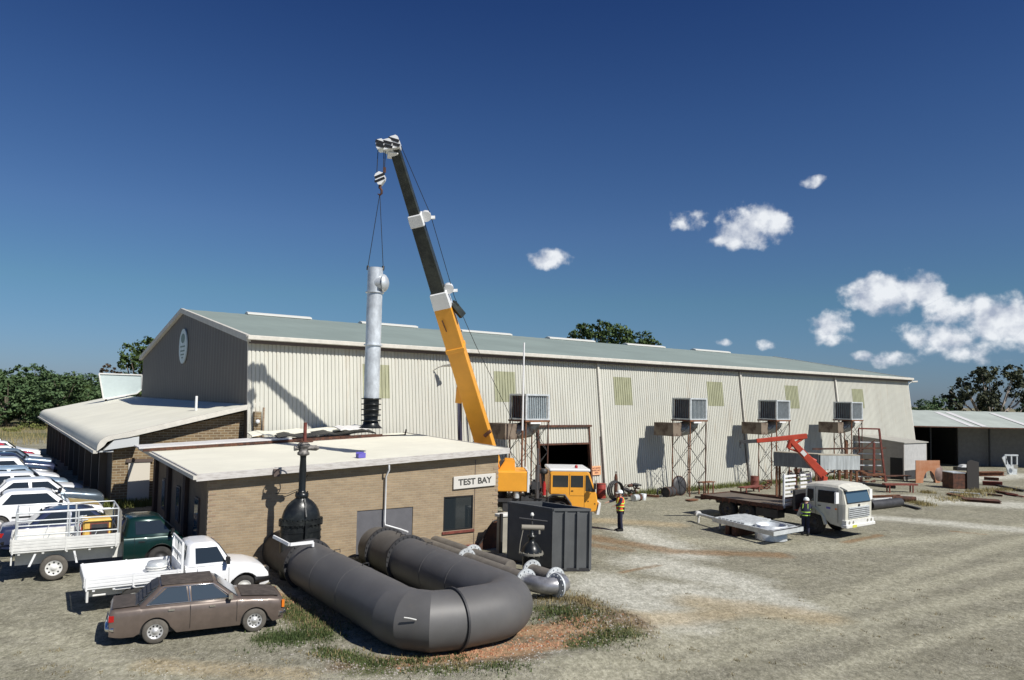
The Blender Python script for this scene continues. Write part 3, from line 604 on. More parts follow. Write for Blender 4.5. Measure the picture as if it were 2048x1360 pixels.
# buckled dark sheets and timbers behind the roof edge
for k, (a, b, v, up_, tilt, mt_, lab) in enumerate(((10.6, 15.3, 33.2, .20, .05, 'black', 'dark buckled roofing sheet lying behind the flat roof edge'),
        (13.4, 15.5, 32.95, .42, .02, 'flatroof2', 'loose pale roofing sheet under the hanging duct'), (9.6, 14.2, 33.8, .30, .03, 'flatroof', 'cream roofing strip against the warehouse wall'))):
    q, T3 = bld('roofing_sheet', lab, 'roofing sheet', (a+b)/2, v, tr((a+b)/2, v)); T3 = shift((a+b)/2, v, tr((a+b)/2, v))
    m = MB(T3); n = 10; vs = []
    for i in range(n+1):
        u = a+(b-a)*i/n; z = tr(u, v)+up_+tilt*sin(i*1.7)+.03*(i % 2); vs += [(u, v-.35, z), (u, v+.45, z+.12), (u, v+.45, z+.08), (u, v-.35, z-.05)]
    m.add(vs, [(4*i+a_, 4*i+(a_+1) % 4, 4*i+4+(a_+1) % 4, 4*i+4+a_) for i in range(n) for a_ in range(4)]+[(0, 1, 2, 3), (4*n, 4*n+3, 4*n+2, 4*n+1)])
    m.build('sheet', mt_, q); m = MB(T3); m.bar((a, v-.38, tr(a, v)+.05), (b, v-.38, tr(b, v)+.05), .08, .1); m.build('batten', 'rustdark' if k != 2 else 'gutter', q)
# front wall furniture
m = MB(T); m.box(ud0+.01, (ud0+ud1)/2-.01, TV0+.03, TV0+.09, -.2, zd-.01); dr = m.build('door', 'door', t)
m = MB(T); m.box((ud0+ud1)/2+.01, ud1-.01, TV0+.03, TV0+.09, -.2, zd-.01); dr = m.build('door', 'door', t)
m = MB(T); m.box(uw0, uw1, TV0+.03, TV0+.07, zw0, zw1); wn = m.build('window', 'glass', t)
m = MB(T)
for q in ((uw0, uw0+.05, zw0, zw1), (uw1-.05, uw1, zw0, zw1), (uw0+.05, uw1-.05, zw1-.05, zw1), (uw0+.05, uw1-.05, zw0, zw0+.05)): m.box(q[0], q[1], TV0+.0, TV0+.08, q[2], q[3])
m.build('frame', 'black', wn)
m = MB(T); m.box(uw0-.05, uw1+.05, TV0-.06, TV0+.03, zw0-.11, zw0-.02); m.build('sill', 'rustred', wn)
m = MB(T); m.bar((us0-.1, TV0-.03, zs+.02), (us1+.05, TV0-.03, zs+.02), .1, .07); m.build('slot_lintel', 'rustred', t)
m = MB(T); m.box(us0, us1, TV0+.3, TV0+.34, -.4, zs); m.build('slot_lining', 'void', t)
up_ = UV(onv(769, 980, TV0))[0]; ztp = onv(769, 938, TV0).z; zlo = onv(772, 1050, TV0-.2).z
m = MB(T); m.tube([(up_, TV0-.30, ztp+.3), (up_, TV0-.34, ztp), (up_, TV0-.1, ztp-.25), (up_, TV0-.1, 1.4), (up_+.02, TV0-.1, 1.25), (up_+.45, TV0-.5, 1.12), (up_+.62, TV0-.75, 1.05)], .035, 8); m.build('downpipe', 'white', t)
m = MB(T); a = UV(onv(949, 1000, TV0))[0]; m.box(a-.012, a+.012, TV0-.012, TV0, zs, 3.5); m.build('expansion_joint', 'gutter', t)
m = MB(T); a = UV(onv(552, 940, TV0-.35))[0]; m.box(a-.1, a+.1, TV0-.47, TV0-.35, tr(a, 24.5)-.26, tr(a, 24.5)-.02); m.build('rainwater_head', 'gutter', t)
m = MB(T); m.tube([(a+1.2, TV0-.05, 3.2), (a+.9, TV0-.1, 2.75), (a+.5, TV0-.1, 2.6), (a+.1, TV0-.06, 2.62)], .012, 5); m.build('cable', 'black', t)
# TEST BAY sign: fixed to the wall
s0, s1 = onv(907, 967, TV0-.06), onv(991, 959, TV0-.06); uu0, uu1 = UV(s0)[0], UV(s1)[0]
st, T3 = bld('test_bay_sign', 'pale sign board reading TEST BAY on the brown brick wall', 'sign', (uu0+uu1)/2, TV0-.05, 2.7)
zc = (onv(948, 950, TV0-.06).z+onv(948, 975, TV0-.06).z)/2; hz = (onv(948, 950, TV0-.06).z-onv(948, 975, TV0-.06).z)/2; st.location.z = zc
m = MB(); m.hexa([(uu0-(uu0+uu1)/2, -.03, -hz-.03), (uu1-(uu0+uu1)/2, -.03, -hz+.03), (uu1-(uu0+uu1)/2, .03, -hz+.03), (uu0-(uu0+uu1)/2, .03, -hz-.03)],
                 [(uu0-(uu0+uu1)/2, -.03, hz-.03), (uu1-(uu0+uu1)/2, -.03, hz+.03), (uu1-(uu0+uu1)/2, .03, hz+.03), (uu0-(uu0+uu1)/2, .03, hz-.03)]); m.build('board', 'signw', st, bevel=.01)
def text(name, body, size, mat_, parent, loc, rot, off=.004, ext=.002, xs=1.):
    cu = bpy.data.curves.new(name, 'FONT'); cu.body = body; cu.size = size; cu.align_x = 'CENTER'; cu.align_y = 'CENTER'; cu.extrude = ext; cu.offset = off
    tmp = bpy.data.objects.new('tmp', cu); sc.collection.objects.link(tmp); dg = bpy.context.evaluated_depsgraph_get(); me = bpy.data.meshes.new_from_object(tmp.evaluated_get(dg)); bpy.data.objects.remove(tmp)
    me.materials.clear(); me.materials.append(M[mat_] if isinstance(mat_, str) else mat_); o = bpy.data.objects.new(name, me); sc.collection.objects.link(o); o.parent = parent; o.location = loc; o.rotation_euler = rot; o.scale = (xs, 1, 1); return o
text('lettering', 'TEST BAY', hz*1.35, 'signk', st, (0, -.036, -.0), (pi/2, -.03, 0), .008, .003, (uu1-uu0)*.8/(hz*1.35*4.35))
# small blue box on roof
t, T3 = bld('box', 'small blue plastic box on the flat test bay roof', 'box', 0, 0); p = Vector(at(722, 913, 3.72)); t.location = p; t.rotation_euler = (0, 0, ANG)
MB().hexa([(-.14, -.1, -.04), (.14, -.1, -.04), (.14, .1, -.04), (-.14, .1, -.04)], [(-.14, -.1, .1), (.14, -.1, .14), (.14, .1, .14), (-.14, .1, .1)]).build('body', 'purple', t)
MB().box(-.15, .15, .1, .12, -.04, .16).build('lid', 'purple', t)

# ------------------------------------------------------------------ far shed and small shed
b0 = ony(1819, 855, 73); b1 = ony(2200, 861, 73)
t = thing('open_shed', 'long low shed with pale roof and dark open bay beyond the yard', 'shed', (b0.x, 74, 0), 0); o = Vector((b0.x, 74, 0))
T = Matrix.Translation(-o); X0, X1 = b0.x-3, 85
ze = ony(1950, 855, 72).z; zr_ = ony(1950, 823, 80).z; xb = ony(1900, 890, 77).x
m = MB(T); n = 60; vs = []
for i in range(n+1):
    x = X0+(X1-X0)*i/n; h = .03 if i % 2 else 0; vs += [(x, 72, ze+h), (x, 80.5, zr_+h), (x, 92, ze-.3+h)]
m.add(vs, [(3*i+k, 3*i+3+k, 3*i+4+k, 3*i+1+k) for i in range(n) for k in (0, 1)]); m.build('roof', mat('shed_roof', (.43, .47, .42), .5, var=.07, vscale=.5), t, fix=False)
m = MB(T); m.box(X0, X1, 71.95, 72, ze-.06, ze+.05); m.build('gutter', 'rustdark', t)
m = MB(T); m.box(xb, X1, 75.6, 75.75, -.1, ze+.6); m.build('front_wall', mat('shed_wall', (.16, .155, .15), .8, var=.1), t)
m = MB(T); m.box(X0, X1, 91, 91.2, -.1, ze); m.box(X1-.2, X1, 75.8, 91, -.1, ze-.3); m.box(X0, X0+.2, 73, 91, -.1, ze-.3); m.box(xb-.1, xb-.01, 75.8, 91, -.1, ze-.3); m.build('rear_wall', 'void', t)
for i in range(8):
    m = MB(T); m.box(X0+.3+i*6, X0+.42+i*6, 75.2, 75.32, -.1, ze-.1); m.build('post', 'black', t)
for i, px in enumerate((1895, 1918, 2010)):
    x = ony(px, 840, 76).x; m = MB(T); k = (zr_-ze)/8.5; m.add([(x, 72.3, ze+.3*k+.05), (x+.6, 72.3, ze+.3*k+.05), (x+1.2, 79.5, ze+7.5*k+.05), (x+.6, 79.5, ze+7.5*k+.05)], [(0, 1, 2, 3)]); m.build('roof_patch', 'flatroof2', t, fix=False)
su, sv = 60.6, 30.4
t, T = bld('small_shed', 'small grey box shed with dark doorway leaning on the warehouse wall', 'shed', su, sv)
h1 = 2.95; h2 = 3.35
m = MB(T); m.hexa([(su, sv, -.05), (su+.08, sv, -.05), (su+.08, 34.3, -.05), (su, 34.3, -.05)], [(su, sv, h1), (su+.08, sv, h1), (su+.08, 34.7, h2), (su, 34.7, h2)])
m.hexa([(su+3.7, sv, -.05), (su+3.8, sv, -.05), (su+3.8, 34.3, -.05), (su+3.7, 34.3, -.05)], [(su+3.7, sv, h1), (su+3.8, sv, h1), (su+3.8, 34.7, h2), (su+3.7, 34.7, h2)]); m.build('side_wall', mat('small_shed_side', (.30, .28, .25), .7, var=.08), t)
m = MB(T); m.box(su+.08, su+3.7, sv, sv+.06, .75, h1); m.build('front_wall', mat('small_shed_wall', (.42, .42, .41), .6, var=.08), t)
m = MB(T); m.box(su+.08, su+3.7, sv+.02, sv+.06, 0, .75); m.build('plinth', 'steel', t)
m = MB(T); m.hexa([(su-.08, sv-.1, h1), (su+3.9, sv-.1, h1), (su+3.9, 34.7, h2), (su-.08, 34.7, h2)], [(su-.08, sv-.1, h1+.07), (su+3.9, sv-.1, h1+.07), (su+3.9, 34.7, h2+.07), (su-.08, 34.7, h2+.07)]); m.build('roof', mat('small_shed_roof', (.36, .35, .31), .7, var=.1), t)
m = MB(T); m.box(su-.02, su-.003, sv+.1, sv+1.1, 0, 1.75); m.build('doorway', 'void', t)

# ------------------------------------------------------------------ trees
def crown(m, blobs, n, size, seed, flat=.5):
    R = random.Random(seed); tot = sum(b[3]**2 for b in blobs)
    for cx, cy, cz, r, sq in blobs:
        k = int(n*r*r/tot)
        nsub = max(3, int(k/22)); subs = []
        for _ in range(nsub):
            d = Vector((R.gauss(0, 1), R.gauss(0, 1), R.gauss(0, 1))).normalized(); rr = r*(.62+.42*R.random())
            subs.append((Vector((cx+d.x*rr, cy+d.y*rr, cz+d.z*rr*sq)), r*R.uniform(.16, .34)))
        for _ in range(k):
            c, sr = R.choice(subs); d = Vector((R.gauss(0, 1), R.gauss(0, 1), R.gauss(0, 1)))*.55
            p = c+Vector((d.x*sr, d.y*sr, d.z*sr*.75)); s = size*R.uniform(.6, 1.3)
            nrm = (Vector((R.gauss(0, 1), R.gauss(0, 1), R.gauss(0, 1)+.5))+(p-Vector((cx, cy, cz))).normalized()*.9).normalized()
            a = nrm.orthogonal().normalized(); a = Matrix.Rotation(R.random()*6.3, 3, nrm) @ a; b = nrm.cross(a)
            m.add([p-a*s*.5, p+b*s*.3, p+a*s*.5, p-b*s*.3], [(0, 1, 2, 3)])
def tree_parts(t, h, w, blobs, n, size, leaf, bark, seed, trunk_r=.3, limbs=7, base=0):
    R = random.Random(seed+50); m = MB()
    top = Vector((R.uniform(-.3, .3), R.uniform(-.3, .3), h*.55)); m.tube([(0, 0, -.3), (top.x*.4, top.y*.4, h*.2), tuple(top)], [trunk_r, trunk_r*.8, trunk_r*.5], 8)
    for i in range(limbs):
        b = blobs[i % len(blobs)]; s = Vector((top.x*.5, top.y*.5, h*R.uniform(.15, .5))); e = Vector(b[:3]); mid = s.lerp(e, .5)+Vector((R.uniform(-.3, .3), R.uniform(-.3, .3), -.3))
        m.tube([s, mid, e+Vector((0, 0, b[3]*.3))], [trunk_r*.45, trunk_r*.3, trunk_r*.1], 6)
    m.build('trunk', bark, t, fix=False)
    m = MB(); crown(m, blobs, n, size, seed); m.build('crown', leaf, t, fix=False)
def blobs_round(h, w, seed, k=9, low=.3):
    R = random.Random(seed); bl = [(0, 0, h*.68, w*.30, .9)]
    for i in range(k):
        a = i*2.4+R.random(); rr = w*.5*R.uniform(.35, .68); bl.append((cos(a)*rr, sin(a)*rr, h*R.uniform(low, .86), w*R.uniform(.15, .25), .85))
    return bl
BL = []
for i in range(5):
    t = thing('bushy_tree', 'x', 'tree', (0, 0, -50)); hh = [8.5, 9.5, 7.5, 10.5, 8][i]; ww = [8, 9, 8.5, 8, 10][i]
    tree_parts(t, hh, ww, blobs_round(hh, ww, 30+i, 11, .18), 3600, .50, ['leafA', 'leafA', 'leafA', 'leafA', 'leafB'][i], 'trunk', 100+i, .22, 6); BL.append(t)
rows = []
R = random.Random(5)
TL = [(15, 836, 108, 1.22), (52, 834, 118, 1.0), (88, 836, 112, 1.05), (118, 834, 106, 1.0), (150, 834, 116, 1.05), (182, 834, 110, 1.0), (213, 833, 120, 1.05), (245, 832, 112, 1.0), (-25, 836, 112, 1.1), (-70, 838, 116, 1.2), (-115, 838, 112, 1.1),
      (2, 0, 134, 1.30), (40, 0, 140, 1.15), (75, 0, 132, 1.2), (105, 0, 142, 1.3), (140, 0, 130, 1.25), (172, 0, 144, 1.3), (205, 0, 134, 1.15), (236, 0, 140, 1.2), (262, 0, 136, 1.1), (290, 0, 128, 1.0), (-40, 0, 136, 1.3), (-90, 0, 140, 1.2), (-150, 0, 130, 1.4)]
first = [True]*5
ORD = ['first', 'second', 'third', 'fourth', 'fifth', 'sixth', 'seventh', 'eighth', 'ninth', 'tenth', 'eleventh', 'twelfth', 'thirteenth']
TLAB = {}
for flag, txt in ((1, '%s bushy tree from the left in the front row behind the dry field'), (0, '%s tree from the left in the back row of the dark tree belt')):
    ks = sorted([k for k, q in enumerate(TL) if bool(q[1]) == bool(flag)], key=lambda k: TL[k][0])
    for o_, k in enumerate(ks): TLAB[k] = txt % ORD[o_]
adj = ['leftmost', 'tall', 'rounded', 'dense', 'spreading', 'bushy', 'broad', 'dark', 'small']
for k, (px, py, d, s) in enumerate(TL):
    d0 = ray(px, 790); p = CAM+d0*(d/d0.y); loc = (p.x, p.y, -.2); i = k % 5
    lab = TLAB[k]
    if first[i]: o = BL[i]; o.location = loc; first[i] = False; o.rotation_euler = (0, 0, R.random()*6); o['label'] = lab; o['group'] = 'trees in front row' if py else 'trees in back row'; o.scale = (s, s, s*.84)
    else: o = dup(BL[i], loc, R.random()*6, lab, 'trees in front row' if py else 'trees in back row', (s, s, s*R.uniform(.74, .90)))
# right hand low tree line beyond the shed
for k, (px, d, s) in enumerate(((1832, 150, .9), (1850, 156, 1.0), (1872, 150, .95), (1893, 158, 1.0), (1918, 152, .85), (1945, 150, .8), (1990, 150, .8), (2035, 152, .85), (2070, 150, .9), (1805, 160, .9))):
    d0 = ray(px, 810); p = CAM+d0*(d/d0.y); dup(BL[k % 5], (p.x, p.y, -1.2), R.random()*6, '%s low dark tree from the left showing above the long pale shed roof' % ORD[sorted([1832, 1850, 1872, 1893, 1918, 1945, 1990, 2035, 2070, 1805]).index(px)], 'trees beyond the shed', (s, s, s*.95))
def place(px, y): d0 = ray(px, 790); return CAM+d0*(y/d0.y)
# big spreading gum
p = place(1982, 104); t = thing('gum_tree', 'large spreading gum tree with pale branches behind the shed at right', 'tree', (p.x, p.y, -.2))
Hh = ony(1990, 735, 104).z; sc1 = 104/1470
def bl(px, py, r, y=104, dy=0): q = ony(px, py, y); return (q.x-p.x, dy, q.z+.2, r*sc1, .8)
bb = [bl(1930, 782, 22), bl(1915, 798, 15, dy=2), bl(1955, 755, 20, dy=-1), bl(1975, 745, 18), bl(1990, 770, 24, dy=2), bl(2010, 745, 20, dy=-2), bl(2030, 752, 14), bl(2045, 780, 26), bl(1955, 800, 20, dy=-2), bl(1910, 812, 16), bl(2005, 800, 22, dy=3), bl(2065, 800, 26), bl(1925, 765, 12), bl(1900, 785, 8), bl(2075, 770, 20), bl(1980, 815, 22)]
tree_parts(t, Hh*.75, 12, bb, 8500, .42, 'leafC', 'gumbark', 411, .42, 16)
# tree behind warehouse
p = place(1222, 118); t = thing('round_tree', 'dark green round tree rising behind the warehouse roof ridge', 'tree', (p.x, p.y, -.2)); sc1 = 118/1470
def bl(px, py, r, y=118, dy=0): q = ony(px, py, y); return (q.x-p.x, dy, q.z+.2, r*sc1, .8)
bb = [bl(1160, 668, 24), bl(1150, 682, 18), bl(1185, 662, 24, dy=1), bl(1215, 665, 26, dy=-1), bl(1240, 672, 26), bl(1265, 682, 22, dy=1), bl(1290, 680, 22), bl(1305, 690, 16), bl(1200, 700, 40, dy=2), bl(1250, 705, 40), bl(1170, 655, 12), bl(1195, 650, 12), bl(1225, 652, 12)]
tree_parts(t, ony(1222, 640, 118).z*.8, 14, bb, 6000, .5, 'leafB', 'trunk', 511, .4, 12)
# tree behind gable at left
p = place(285, 104); t = thing('round_tree', 'tall green tree rising behind the shaded gable at left', 'tree', (p.x, p.y, -.2)); sc1 = 104/1470
def bl(px, py, r, y=104, dy=0): q = ony(px, py, y); return (q.x-p.x, dy, q.z+.2, r*sc1, .85)
bb = [bl(262, 705, 20), bl(280, 692, 20, dy=1), bl(300, 690, 20), bl(250, 728, 14), bl(268, 725, 22, dy=-1), bl(290, 720, 25), bl(305, 745, 25), bl(265, 748, 20), bl(325, 710, 22), bl(248, 716, 9), bl(280, 770, 25), bl(310, 685, 12)]
tree_parts(t, ony(285, 680, 104).z*.8, 9, bb, 4200, .42, 'leafB', 'trunk', 611, .35, 11)
p = place(213, 100); t = thing('small_tree', 'small thin topped tree showing above the blank pale board', 'tree', (p.x, p.y, -.2)); sc1 = 100/1470
def bl(px, py, r, y=100, dy=0): q = ony(px, py, y); return (q.x-p.x, dy, q.z+.2, r*sc1, .7)
tree_parts(t, 7, 4, [bl(213, 735, 9), bl(226, 740, 7), bl(205, 742, 6), bl(232, 750, 7), bl(240, 748, 6)], 420, .38, 'leafR', 'trunk', 711, .12, 5)
# bushes in the field
for k, (px, py, w_) in enumerate(((60, 862, 1.6), (82, 858, 1.1), (20, 866, .9))):
    q = at(px, py, 0); t = thing('bush', ['pale green low bush in the dry field', 'small pale bush right of the low field bush', 'tiny green bush at the left edge of the field'][k], 'bush', q)
    m = MB(); crown(m, [(0, 0, .35, w_, .4), (w_*.8, .2, .3, w_*.6, .4)], 900, .22, 800+k); m.build('crown', 'drygrass' if k == 1 else 'grass', t, fix=False)
    m = MB(); m.tube([(0, 0, -.1), (.1, 0, .4)], .05, 5); m.build('stem', 'trunk', t)

# ------------------------------------------------------------------ vehicles
def interp(tab, x):
    if x <= tab[0][0]: return tab[0][1]
    for (a, b), (c, d) in zip(tab, tab[1:]):
        if x <= c: return b+(d-b)*(x-a)/(c-a+1e-9)
    return tab[-1][1]
def body_loft(m, L, Wd, top, zb, wheels, R, arch=1.16, taper=.1, rear=.06, bow=.97):
    """lower body along x from -L/2 to L/2; top = [(x, z)], wheels = x of the wheel centres"""
    xs = set(-L/2+L*i/30 for i in range(31)); Ra = R*arch
    for wx in wheels:
        for i in range(13): xs.add(wx-Ra*cos(pi*i/12))
    for x, z in top: xs.add(x)
    xs = sorted(x for x in xs if -L/2 <= x <= L/2); out = [xs[0]]
    for x in xs:
        if x-out[-1] > .012: out.append(x)
    xs = out; rings = []
    for x in xs:
        b = zb
        for wx in wheels:
            d = abs(x-wx)
            if d <= Ra+1e-6: b = max(b, R+sqrt(max(0, Ra*Ra-d*d)))
        s = x/(L/2); zt = interp(top, x); b = min(b, zt-.06)
        if s > .9: b = max(b, zb+(s-.9)*.6)
        if s < -.9: b = max(b, zb+(-s-.9)*.6)
        pf = 1-taper*max(0, s)**5-rear*max(0, -s)**5; r = []
        lo = zb
        for t, k in ((0, .955), (.12, .985), (.45, 1), (.72, .992), (.88, bow), (.97, bow-.05), (1, bow-.12)):
            z = b+(zt-b)*t; zz = (z-lo)/(zt-lo); kk = interp([(0, .955), (.12, .985), (.45, 1), (.72, .992), (.88, bow), (.97, bow-.05), (1, bow-.12)], zz)
            r.append((Wd/2*pf*kk, z))
        r.append((Wd/2*pf*.45, zt+.025)); r.append((0, zt+.03))
        rings.append([(x, -y, z) for y, z in r]+[(x, y, z) for y, z in reversed(r[:-1])])
    k = len(rings[0]); vs = [p for r in rings for p in r]
    fs = [(i*k+j, i*k+j+1, (i+1)*k+j+1, (i+1)*k+j) for i in range(len(rings)-1) for j in range(k-1)]
    m.s = True; m.add(vs, fs); m.s = False
    m.add(rings[0], [list(range(k))]); m.add(rings[-1], [list(range(k))])
def cabin(prof, Wd, zb, zr, ki=.93, kr=.74):
    """prof (xr0 rear belt, xr1 rear roof, xf1 front roof, xf0 front belt)"""
    a0, a1, b1, b0 = prof
    def ring(t):
        z = zb+(zr-zb)*t; y = Wd/2*(ki+(kr-ki)*t); return z, y, a0+(a1-a0)*t, b0+(b1-b0)*t
    def P(side, fx, t, o=0.):          # fx 0 rear .. 1 front
        z, y, xa, xb = ring(t); return (xa+(xb-xa)*fx, side*(y+o), z)
    return ring, P
def cabin_mesh(m, prof, Wd, zb, zr, ki=.93, kr=.74, crown_=.05):
    ring, P = cabin(prof, Wd, zb, zr, ki, kr); vs = []; ts = (0, .5, .88, 1); k = 12
    for q, t in enumerate(ts+(1.0,)):
        z, y, xa, xb = ring(t); ins = 0
        if q == 3: z -= .01; ins = .03
        if q == 4: z = zr+crown_*.5; ins = .14
        xa += ins; xb -= ins; y -= ins*.9; c = .07
        for (x, yy) in ((xa, -y+c), (xa+c, -y), (xa+(xb-xa)*.5, -y), (xb-c, -y), (xb, -y+c), (xb+.02, 0), (xb, y-c), (xb-c, y), (xa+(xb-xa)*.5, y), (xa+c, y), (xa, y-c), (xa-.02, 0)): vs.append((x, yy, z))
    n = len(ts)+1; m.s = True; m.add(vs, [(i*k+j, i*k+(j+1) % k, (i+1)*k+(j+1) % k, (i+1)*k+j) for i in range(n-1) for j in range(k)])
    m.add(vs[-k:]+[((ring(1)[2]+ring(1)[3])/2, 0, zr+crown_)], [(i, (i+1) % k, k) for i in range(k)]); m.s = False
    return ring, P
def rpoly(m, pts, o):   # polygon with thickness
    a = Vector(pts[0]); nrm = (Vector(pts[1])-a).cross(Vector(pts[-1])-a).normalized()*o; n = len(pts)
    m.add([Vector(p)+nrm for p in pts]+[Vector(p)-nrm for p in pts], [list(range(n)), list(reversed(range(n, 2*n)))]+[(i, (i+1) % n, n+(i+1) % n, n+i) for i in range(n)])
def wheel(t, x, y, R, w, rimmat='rim', rim_k=.62, tyre='tyre', steer=0, spokes=0, dual=False):
    s = -1 if y < 0 else 1; m = MB()
    m.lathe([(R*rim_k, -w/2), (R*.9, -w/2), (R*.985, -w*.38), (R, -w*.2), (R, w*.2), (R*.985, w*.38), (R*.9, w/2), (R*rim_k, w/2), (R*rim_k, -w/2)], (x, y, R), 26, 'y', False)
    o = m.build('wheel', tyre, t)
    m = MB(); m.lathe([(R*rim_k, w*.44*s), (R*rim_k*.93, w*.46*s), (R*rim_k*.85, w*.36*s), (R*rim_k*.55, w*.30*s), (R*.2, w*.40*s), (R*.16, w*.5*s), (.005, w*.52*s)], (x, y, R), 26, 'y', False)
    m.lathe([(R*rim_k, -w*.4*s), (.005, -w*.4*s)], (x, y, R), 20, 'y', False)
    rm = m.build('rim', rimmat, o)
    if spokes:
        m = MB()
        for i in range(spokes):
            a = 2*pi*i/spokes; r_ = R*rim_k*.72; m.cyl((x+r_*cos(a), y+w*.31*s, R+r_*sin(a)), (x+r_*cos(a), y+w*.36*s, R+r_*sin(a)), R*.075, n=8)
        m.build('rim_hole', 'black', o)
    return o
def car(label, group, loc, rz, col, L=4.2, Wd=1.62, zbelt=.92, zroof=1.38, top=None, cab=(-1.5, -1.0, .35, .95), R=.29, wb=2.42, style='sedan', glassm='glass', bonnet=None, roofm=None, trim='black', clad=None, rim='rim', kr=.74, name='parked_car', cat='car', woff=.05):
    t = thing(name, label, cat, loc, rz, group)
    top = top or [(-L/2, .80), (-L/2+.05, .90), (cab[0], zbelt+.01), (cab[3], zbelt), (L/2-.15, .76), (L/2, .66)]
    fx, rx = wb/2+woff, -wb/2+woff
    m = MB(); body_loft(m, L, Wd, top, .22, (rx, fx), R); m.build('body', col, t)
    m = MB(); m.box(rx-.45, fx+.45, -Wd*.44, Wd*.44, .24, .62); m.box(-L/2+.2, L/2-.2, -Wd*.3, Wd*.3, .24, .5); m.build('underbody', 'black', t)
    m = MB(); ring, P = cabin_mesh(m, cab, Wd, zbelt-.03, zroof, kr=kr); m.build('cabin', roofm or col, t)
    # glass
    for s in (-1, 1):
        div = .5 if style != 'cab' else None
        spans = [(.07, .485), (.525, .925)] if style in ('sedan', 'wagon') else [(.14, .90)]
        if style == 'wagon': spans = [(.03, .30), (.33, .61), (.64, .93)]
        for i, (a, b) in enumerate(spans):
            m = MB(); lo_, hi_ = .16, .86; a2 = a+(.06 if i == 0 and style == 'sedan' else 0); b2 = b
            pts = [P(s, a, lo_, .006), P(s, b, lo_, .006), P(s, b2-.02, hi_, .006), P(s, a2+.02, hi_, .006)]
            rpoly(m, pts, .006); m.build('side_window', glassm, t)
    def slope_glass(fx_, n_, o):
        m = MB(); z0, y0, xa, xb = ring(.10); z1, y1, xc, xd = ring(.90); x0, x1 = (xb, xd) if fx_ else (xa, xc)
        rpoly(m, [(x0+o, -y0+.12, z0), (x0+o, y0-.12, z0), (x1+o, y1-.10, z1), (x1+o, -y1+.10, z1)], .008); return m.build(n_, glassm, t)
    slope_glass(1, 'windscreen', .024); slope_glass(0, 'rear_window', -.024)
    # bumpers, lamps
    zb_ = .40
    m = MB(); m.tube([(L/2-.12, -Wd*.47, zb_), (L/2+.03, -Wd*.40, zb_), (L/2+.06, 0, zb_), (L/2+.03, Wd*.40, zb_), (L/2-.12, Wd*.47, zb_)], .06, 8); m.build('bumper', trim, t)
    m = MB(); m.tube([(-L/2+.12, -Wd*.47, zb_+.04), (-L/2-.03, -Wd*.42, zb_+.04), (-L/2-.05, 0, zb_+.04), (-L/2-.03, Wd*.42, zb_+.04), (-L/2+.12, Wd*.47, zb_+.04)], .06, 8); m.build('bumper', trim, t)
    for s in (-1, 1):
        m = MB(); y = s*Wd*.36; m.box(L/2-.06, L/2+.012, y-.14, y+.14, .54, .66); m.build('headlight', 'chrome', t)
        m = MB(); m.box(-L/2-.012, -L/2+.1, s*Wd*.40-.12, s*Wd*.40+.12, .62, .76); m.build('tail_light', 'redlens', t)
        m = MB(); q = Vector(P(s, .93, .12, .0)); m.box(q.x-.06, q.x+.04, min(q.y, q.y+s*.17), max(q.y, q.y+s*.17), q.z, q.z+.11); m.build('mirror', trim, t)
        for k, x in enumerate((rx, fx)): wheel(t, x, s*(Wd/2-.10), R, .19, rim, spokes=10 if name == 'sedan' else 0, tyre='tyredust' if name == 'sedan' else 'tyre')
        m = MB()
        for fx_ in ((.505, .96) if style != 'wagon' else (.32, .62, .95)): xx = P(s, fx_, 0)[0]; m.box(xx-.005, xx+.005, s*Wd/2-.004, s*Wd/2+.003, .30, zbelt-.04)
        m.bar((rx+R*1.3, s*(Wd/2+.004), .52), (fx-R*1.3, s*(Wd/2+.004), .52), .02, .05)
        if name != 'sedan': m.build('side_trim', trim, t)
    m = MB(); m.box(-L/2-.06, -L/2-.045, -.22, .22, .52, .64); m.build('number_plate', 'whitedull', t)
    if bonnet:
        m = MB(); zf = lambda x: interp(top, x); vs = []
        for i in range(8):
            x = cab[3]+.05+(L/2-.12-cab[3]-.05)*i/7
            vs += [(x, -Wd*.38, zf(x)+.012+.02), (x, 0, zf(x)+.042), (x, Wd*.38, zf(x)+.012+.02)]
        m.s = True; m.add(vs, [(3*i+j, 3*i+3+j, 3*i+4+j, 3*i+1+j) for i in range(7) for j in (0, 1)]); m.build('bonnet', bonnet, t, fix=False)
    return t, P, ring

# --- brown sedan in the foreground
rearw, frontw = gp(306, 1287), gp(509, 1262); dv = (frontw-rearw); dv.z = 0; hd = atan2(dv.y, dv.x)
wbs = 2.40; side = Vector((-sin(hd), cos(hd), 0)); scl = min(1.0, dv.length/wbs)
Wd = 1.58; mid = (rearw+frontw)/2+side*(Wd/2-.10)*scl-(frontw-rearw).normalized()*.13; mid.z = (rearw.z+frontw.z)/2
brown = mat('sedan_brown', (.140, .110, .092), .38, .25, var=.10, vscale=4, coat=.35); dust = mat('sedan_dusty_roof', (.075, .062, .052), .75, var=.3, vscale=6)
L = 4.02
t, P, ring = car('dusty brown four door sedan with black roof parked in front of the white utility', None, mid, hd, brown, L=L, Wd=Wd, zbelt=.90, zroof=1.35, R=.295, wb=2.30,
    top=[(-L/2, .80), (-L/2+.04, .88), (-1.35, .90), (.9, .90), (1.75, .83), (L/2-.03, .78), (L/2, .70)], cab=(-1.42, -.92, .30, .92), glassm=mat('dusty_glass', (.045, .06, .075), .12, spec=.8), roofm=brown, trim='chrome', kr=.76, bonnet=dust, name='sedan', woff=.14)
t.scale = (scl*1.02, scl*1.0, scl*1.02)
m = MB(); z, y, xa, xb = ring(.985); vs = []
